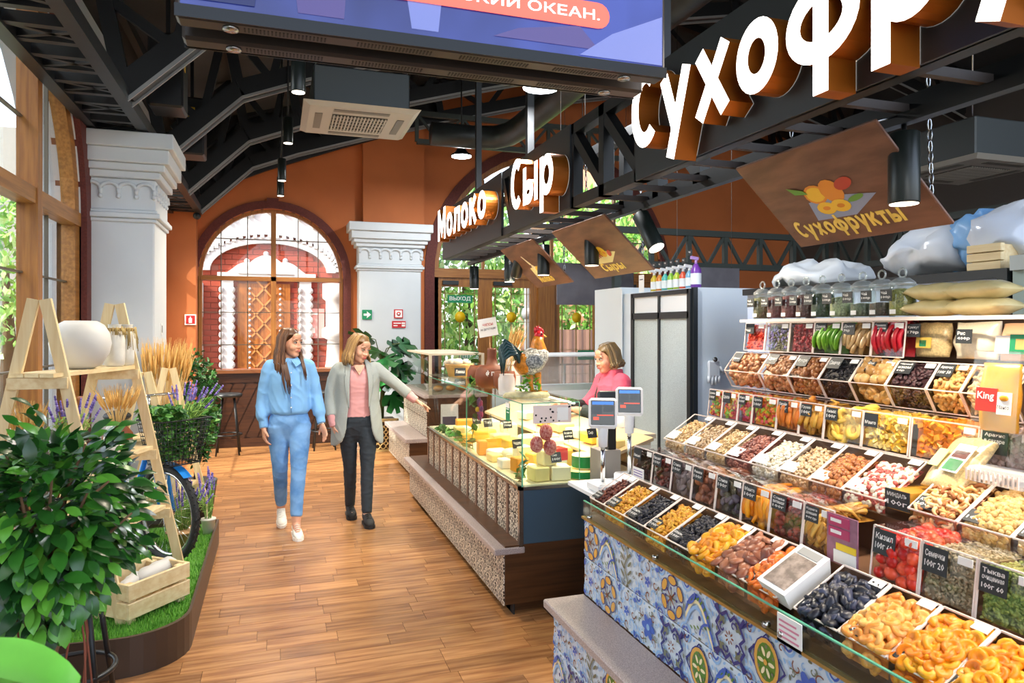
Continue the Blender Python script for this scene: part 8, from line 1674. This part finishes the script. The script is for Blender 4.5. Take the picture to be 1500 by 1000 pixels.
# ---- glass jars on the top shelf
jg = glassy('jar_glass', (.93, .97, .95), .2, .03, .03)
J = [(1117, '#6f6a3c', 'olive green spice', 1), (1138, '#8a4a4a', 'pinkish spice', 1), (1159, '#9a5050', 'rose pink tea', 1), (1181, '#7a4a42', 'brown pink tea', 1), (1205, '#3f5a3a', 'dark green tea', 1.1), (1233, '#c9d09a', 'pale green seeds', 1.15), (1264, '#7f8a6a', 'a few olive balls', 1.2), (1292, '#6a5a44', 'brown herbs', 1.25), (1322, '#a8a650', 'yellow green cardamom', 1.3)]
for i, (px_, c, what, k) in enumerate(J):
    x = 2.36; y = along(px_, x); h = .125 * (1 + .0 * i); r = .046 if i < 4 else .05; z = 1.703
    o = thing('storage_jar', (x, y, z), 'glass jar of %s with ring lid, %s along the top shelf' % (what, ORD[i]), 'jar', 'jars on the top shelf')
    mb = MB(); mb.lathe([(r * .9, 0), (r, .008), (r, h * .85), (r * .86, h * .95), (r * .9, h)], 22, (x, y, z)); mb.build('glass_body', jg, o)
    mb = MB(); mb.lathe([(r * .5, h + .03), (r * .95, h + .012), (r * .98, h), (r * .4, h)], 22, (x, y, z)); mb.build('lid', glassy('lid_glass', (.85, .9, .88), .4, .05, .15), o)
    mb = MB(); mb.tube([(x, y + .018 * math.cos(2 * PI * j / 12), z + h + .05 + .018 * math.sin(2 * PI * j / 12)) for j in range(13)], .004, 6, caps=False); mb.build('ring_knob', glassy('lid_glass', ()), o)
    f_ = .86 if i not in (5, 6, 7) else (.7 if i == 5 else .45); mb = MB(); mb.lathe([(r * .86, .006), (r * .94, .012), (r * .94, h * f_), (r * .3, h * f_ + .006)], 20, (x, y, z)); mb.build('contents', mat('jar_fill_%d' % i, c, .8, var=.5, vscale=140, bump=.6, bscale=150), o)
    mb = MB(); mb.box(x - r - .004, x - r - .002, y - .016, y + .012, z + .012, z + .03); mb.build('white_label', paper, o)
    price_tag(o, (x - r - .012, y + r * .95, z + h * .5), (0, -1, 0), (0, 0, 1), r * 1.1, r * .95, ['Чай', '100р'])
def pillow(c, L_, Wd, H, m, name, label, cat, M=None, seed=0, group=None):
    o = thing(name, tuple(Vector(c) - V(0, 0, H)), label, cat, group); mb = MB(); n, k = 18, 10; R_ = []
    for i in range(n + 1):
        u = -1 + 2 * i / n; th = (1 - u ** 4) ** .7 * H; w = Wd * (1 - .12 * (1 - abs(u)) * 0); R_.append([V(u * L_, w * math.cos(2 * PI * j / k) * (1 if abs(u) < .92 else .95), max(.001, th) * math.sin(2 * PI * j / k)) for j in range(k)])
    mb.loft(R_); M = (Matrix.Translation(c) @ M) if M is not None else Matrix.Translation(c); mb.v = [tuple(M @ Vector(v)) for v in mb.v]; ob_ = mb.build('pouch', m, o); smooth_noise(ob_.data, .006, 22, seed); return o
flour = mat('flour_bag', '#e2cf96', .25, var=.12, vscale=14)
Rz = Matrix.Rotation(PI / 2, 4, 'Z')
for i, (px_, z, lb) in enumerate(((1372, 1.735, 'lower left beige grain bag on the top shelf'), (1440, 1.735, 'lower right beige grain bag on the top shelf'), (1376, 1.795, 'upper left beige grain bag stacked on the top shelf'), (1438, 1.795, 'upper right beige grain bag stacked on the top shelf'))):
    pillow((2.38, along(px_, 2.38), z), .112, .07, .034, flour, 'grain_bag', lb, 'bag', Rz, i, 'beige grain bags')
# upright bags in the top row
def pouch(c, w, h, d, m, name, label, lab=None, lean=-.12, rz=0, seed=0, cat='bag'):
    o = thing(name, tuple(c), label, cat); mb = MB(); R_ = []; n, k = 12, 14
    for i in range(n + 1):
        v = i / n; t_ = d * (math.sin(PI * min(1, v * .9 + .1)) ** .7 if v < .93 else .15); ww = w * (.94 + .06 * math.sin(PI * v)); R_.append([V(ww * math.cos(2 * PI * j / k), max(.001, t_) * math.sin(2 * PI * j / k), h * v) for j in range(k)])
    mb.loft(R_); M = Matrix.Translation(c) @ Matrix.Rotation(rz, 4, 'Z') @ Matrix.Rotation(lean, 4, 'X'); mb.v = [tuple(M @ Vector(v)) for v in mb.v]; ob_ = mb.build('pouch', m, o); smooth_noise(ob_.data, .006, 25, seed); return o, M
def lay(o, M, boxes, mats, y):
    mb = MB()
    for (x0, x1, z0, z1, mi) in boxes: mb.box(x0, x1, y - .002, y, z0, z1, mi, M)
    return mb.build('label', mats, o)
face = -PI / 2
oat = mat('oat_bag', '#e0c48c', .3, var=.3, vscale=160); rice = mat('rice_bag', '#efe3c8', .3, var=.08, vscale=160)
y = (along(1324, 2.3) + along(1380, 2.3)) / 2; o, M = pouch(V(2.35, y, 1.55), .075, .13, .035, oat, 'oat_bag', 'bag of tan grain with chalk price sign in the top row', rz=face)
lay(o, M, ((-.045, .02, .03, .07, 0), (-.03, .0, .035, .06, 1)), [mat('lab_yellow', '#dcb84a', .5), green_sign], -.036); price_tag(o, (2.30, y + .07, 1.625), (0, -1, 0), (.1, 0, 1), .06, .05, ['Кунжут', '170р'])
y = (along(1380, 2.3) + along(1452, 2.3)) / 2; o, M = pouch(V(2.35, y, 1.55), .085, .13, .035, rice, 'rice_bag', 'bag of pale rice with chalk price sign in the top row', rz=face, seed=2); price_tag(o, (2.29, y + .03, 1.605), (0, -1, 0), (.1, 0, 1), .06, .05, ['Рис', '400р'])
y = along(1480, 2.3); o, M = pouch(V(2.35, y, 1.55), .075, .125, .03, mat('peach_bag', '#e8b48a', .35), 'tea_pack', 'peach and green tea pack at the right end of the top row', rz=face, seed=3, cat='pack'); lay(o, M, ((-.02, .075, .02, .085, 0), (.0, .05, .035, .07, 1), (-.07, -.02, .02, .08, 2)), [green_sign, mat('lab_gold', '#d8b46a', .5), paper], -.031)
# mango pouches in front
mangom = mat('mango_pouch', '#f0ac12', .3, var=.15, vscale=20); clearp = glassy('pouch_clear', (.98, .98, .98), .2, .08, .02)
for i, px_ in enumerate((1462, 1548)):
    X = 2.02; y = along(px_, X); o, M = pouch(V(X, y, 1.355), .062, .20, .024, mangom, 'mango_pouch', ('dried mango pouch with red label, left of the pair', 'dried mango pouch with red label, right of the pair')[i], rz=face, seed=5 + i, lean=-.1, cat='pouch')
    mb = MB(); mb.box(-.07, .07, -.027, .022, 0, .235, 0, M); mb.build('clear_bag', clearp, o)
    mb = MB(); mb.bbox(-.055, .012, -.030, -.028, .055, .125, .004, 0, M); mb.box(.012, .055, -.030, -.028, .05, .115, 1, M); mb.build('label', [mat('king_red', '#d8321f', .4), paper], o)
    mb = MB(); ex = M.to_3x3() @ V(1, 0, 0); ey = M.to_3x3() @ V(0, 0, 1); put_text(mb, 'King', M @ V(-.048, -.032, .085), ex, ey, w=.052, h=.028, bold=.02, mi=0); put_text(mb, 'Манго', M @ V(.016, -.032, .066), ex, ey, w=.034, h=.011, mi=1); mb.build('lettering', [paper, ink], o)
    mb = MB(); mb.ball(M @ V(.033, -.031, .098), (.004, .014, .009), 10, 6); mb.build('mango_picture', mat('mango_pic', '#f0a020', .4), o)
    mb = MB(); mb.box(X - .02, X + .05, y - .06, y + .06, 1.235, 1.355); mb.build('stand_block', acrylic, o)
# oat flakes bag lying on the nut row
ys = along(1382, 1.95); o, M = pouch(V(1.93, ys, 1.165), .078, .23, .028, oat, 'oat_flakes_bag', 'large clear bag of oat flakes with green label leaning on the upper bins', rz=face - .12, lean=-.8, seed=9)
lay(o, M, ((-.015, .05, .05, .16, 0), (-.01, .045, .055, .10, 1), (-.01, .045, .105, .135, 2), (-.068, -.03, .06, .13, 3)), [paper, mat('lab_green2', '#3f9a5a', .5), mat('lab_brown', '#6a3a34', .5), mat('lab_lime', '#c9d98a', .5)], -.030)
# clamshell box under the sugared peanuts
ys = along(1462, 1.99); o = thing('clamshell_box', (1.99, ys, 1.21), 'clear ribbed plastic box in front of the sugared peanuts', 'box'); mb = MB(); mb.bbox(1.95, 2.05, ys - .10, ys + .08, 1.205, 1.25, .012); mb.build('box', glassy('clam_plastic', (.9, .9, .92), .35, .08, .3), o); 
for i in range(12): mb = MB(); mb.box(1.947, 1.95, ys - .09 + i * .014, ys - .085 + i * .014, 1.21, 1.245); mb.build('rib', acryl_edge, o)
# small cold display behind the cheese counter, below the doors
o = thing('back_display', (3.2, 7.6, 0), 'low white curved glass display case before the exit doors', 'display case')
mb = MB(); mb.box(2.75, 4.3, 7.4, 8.3, 0, .95); mb.build('base', mat('case_white', '#dfe3e4', .4), o); mb = MB(); q = [(7.4, .95), (7.36, 1.05), (7.42, 1.22), (7.6, 1.32), (8.2, 1.34), (8.2, .95)]; mb.add([(x, yy, z) for x in (2.75, 4.3) for yy, z in q], [(i, i + 1, 7 + i, 6 + i) for i in range(5)]); mb.build('curved_glass', glassy('case_curved', (.95, .98, 1), .25, .03, .1), o)
mb = MB(); mb.box(2.74, 4.31, 7.38, 8.22, 1.335, 1.35); mb.build('top', white, o)
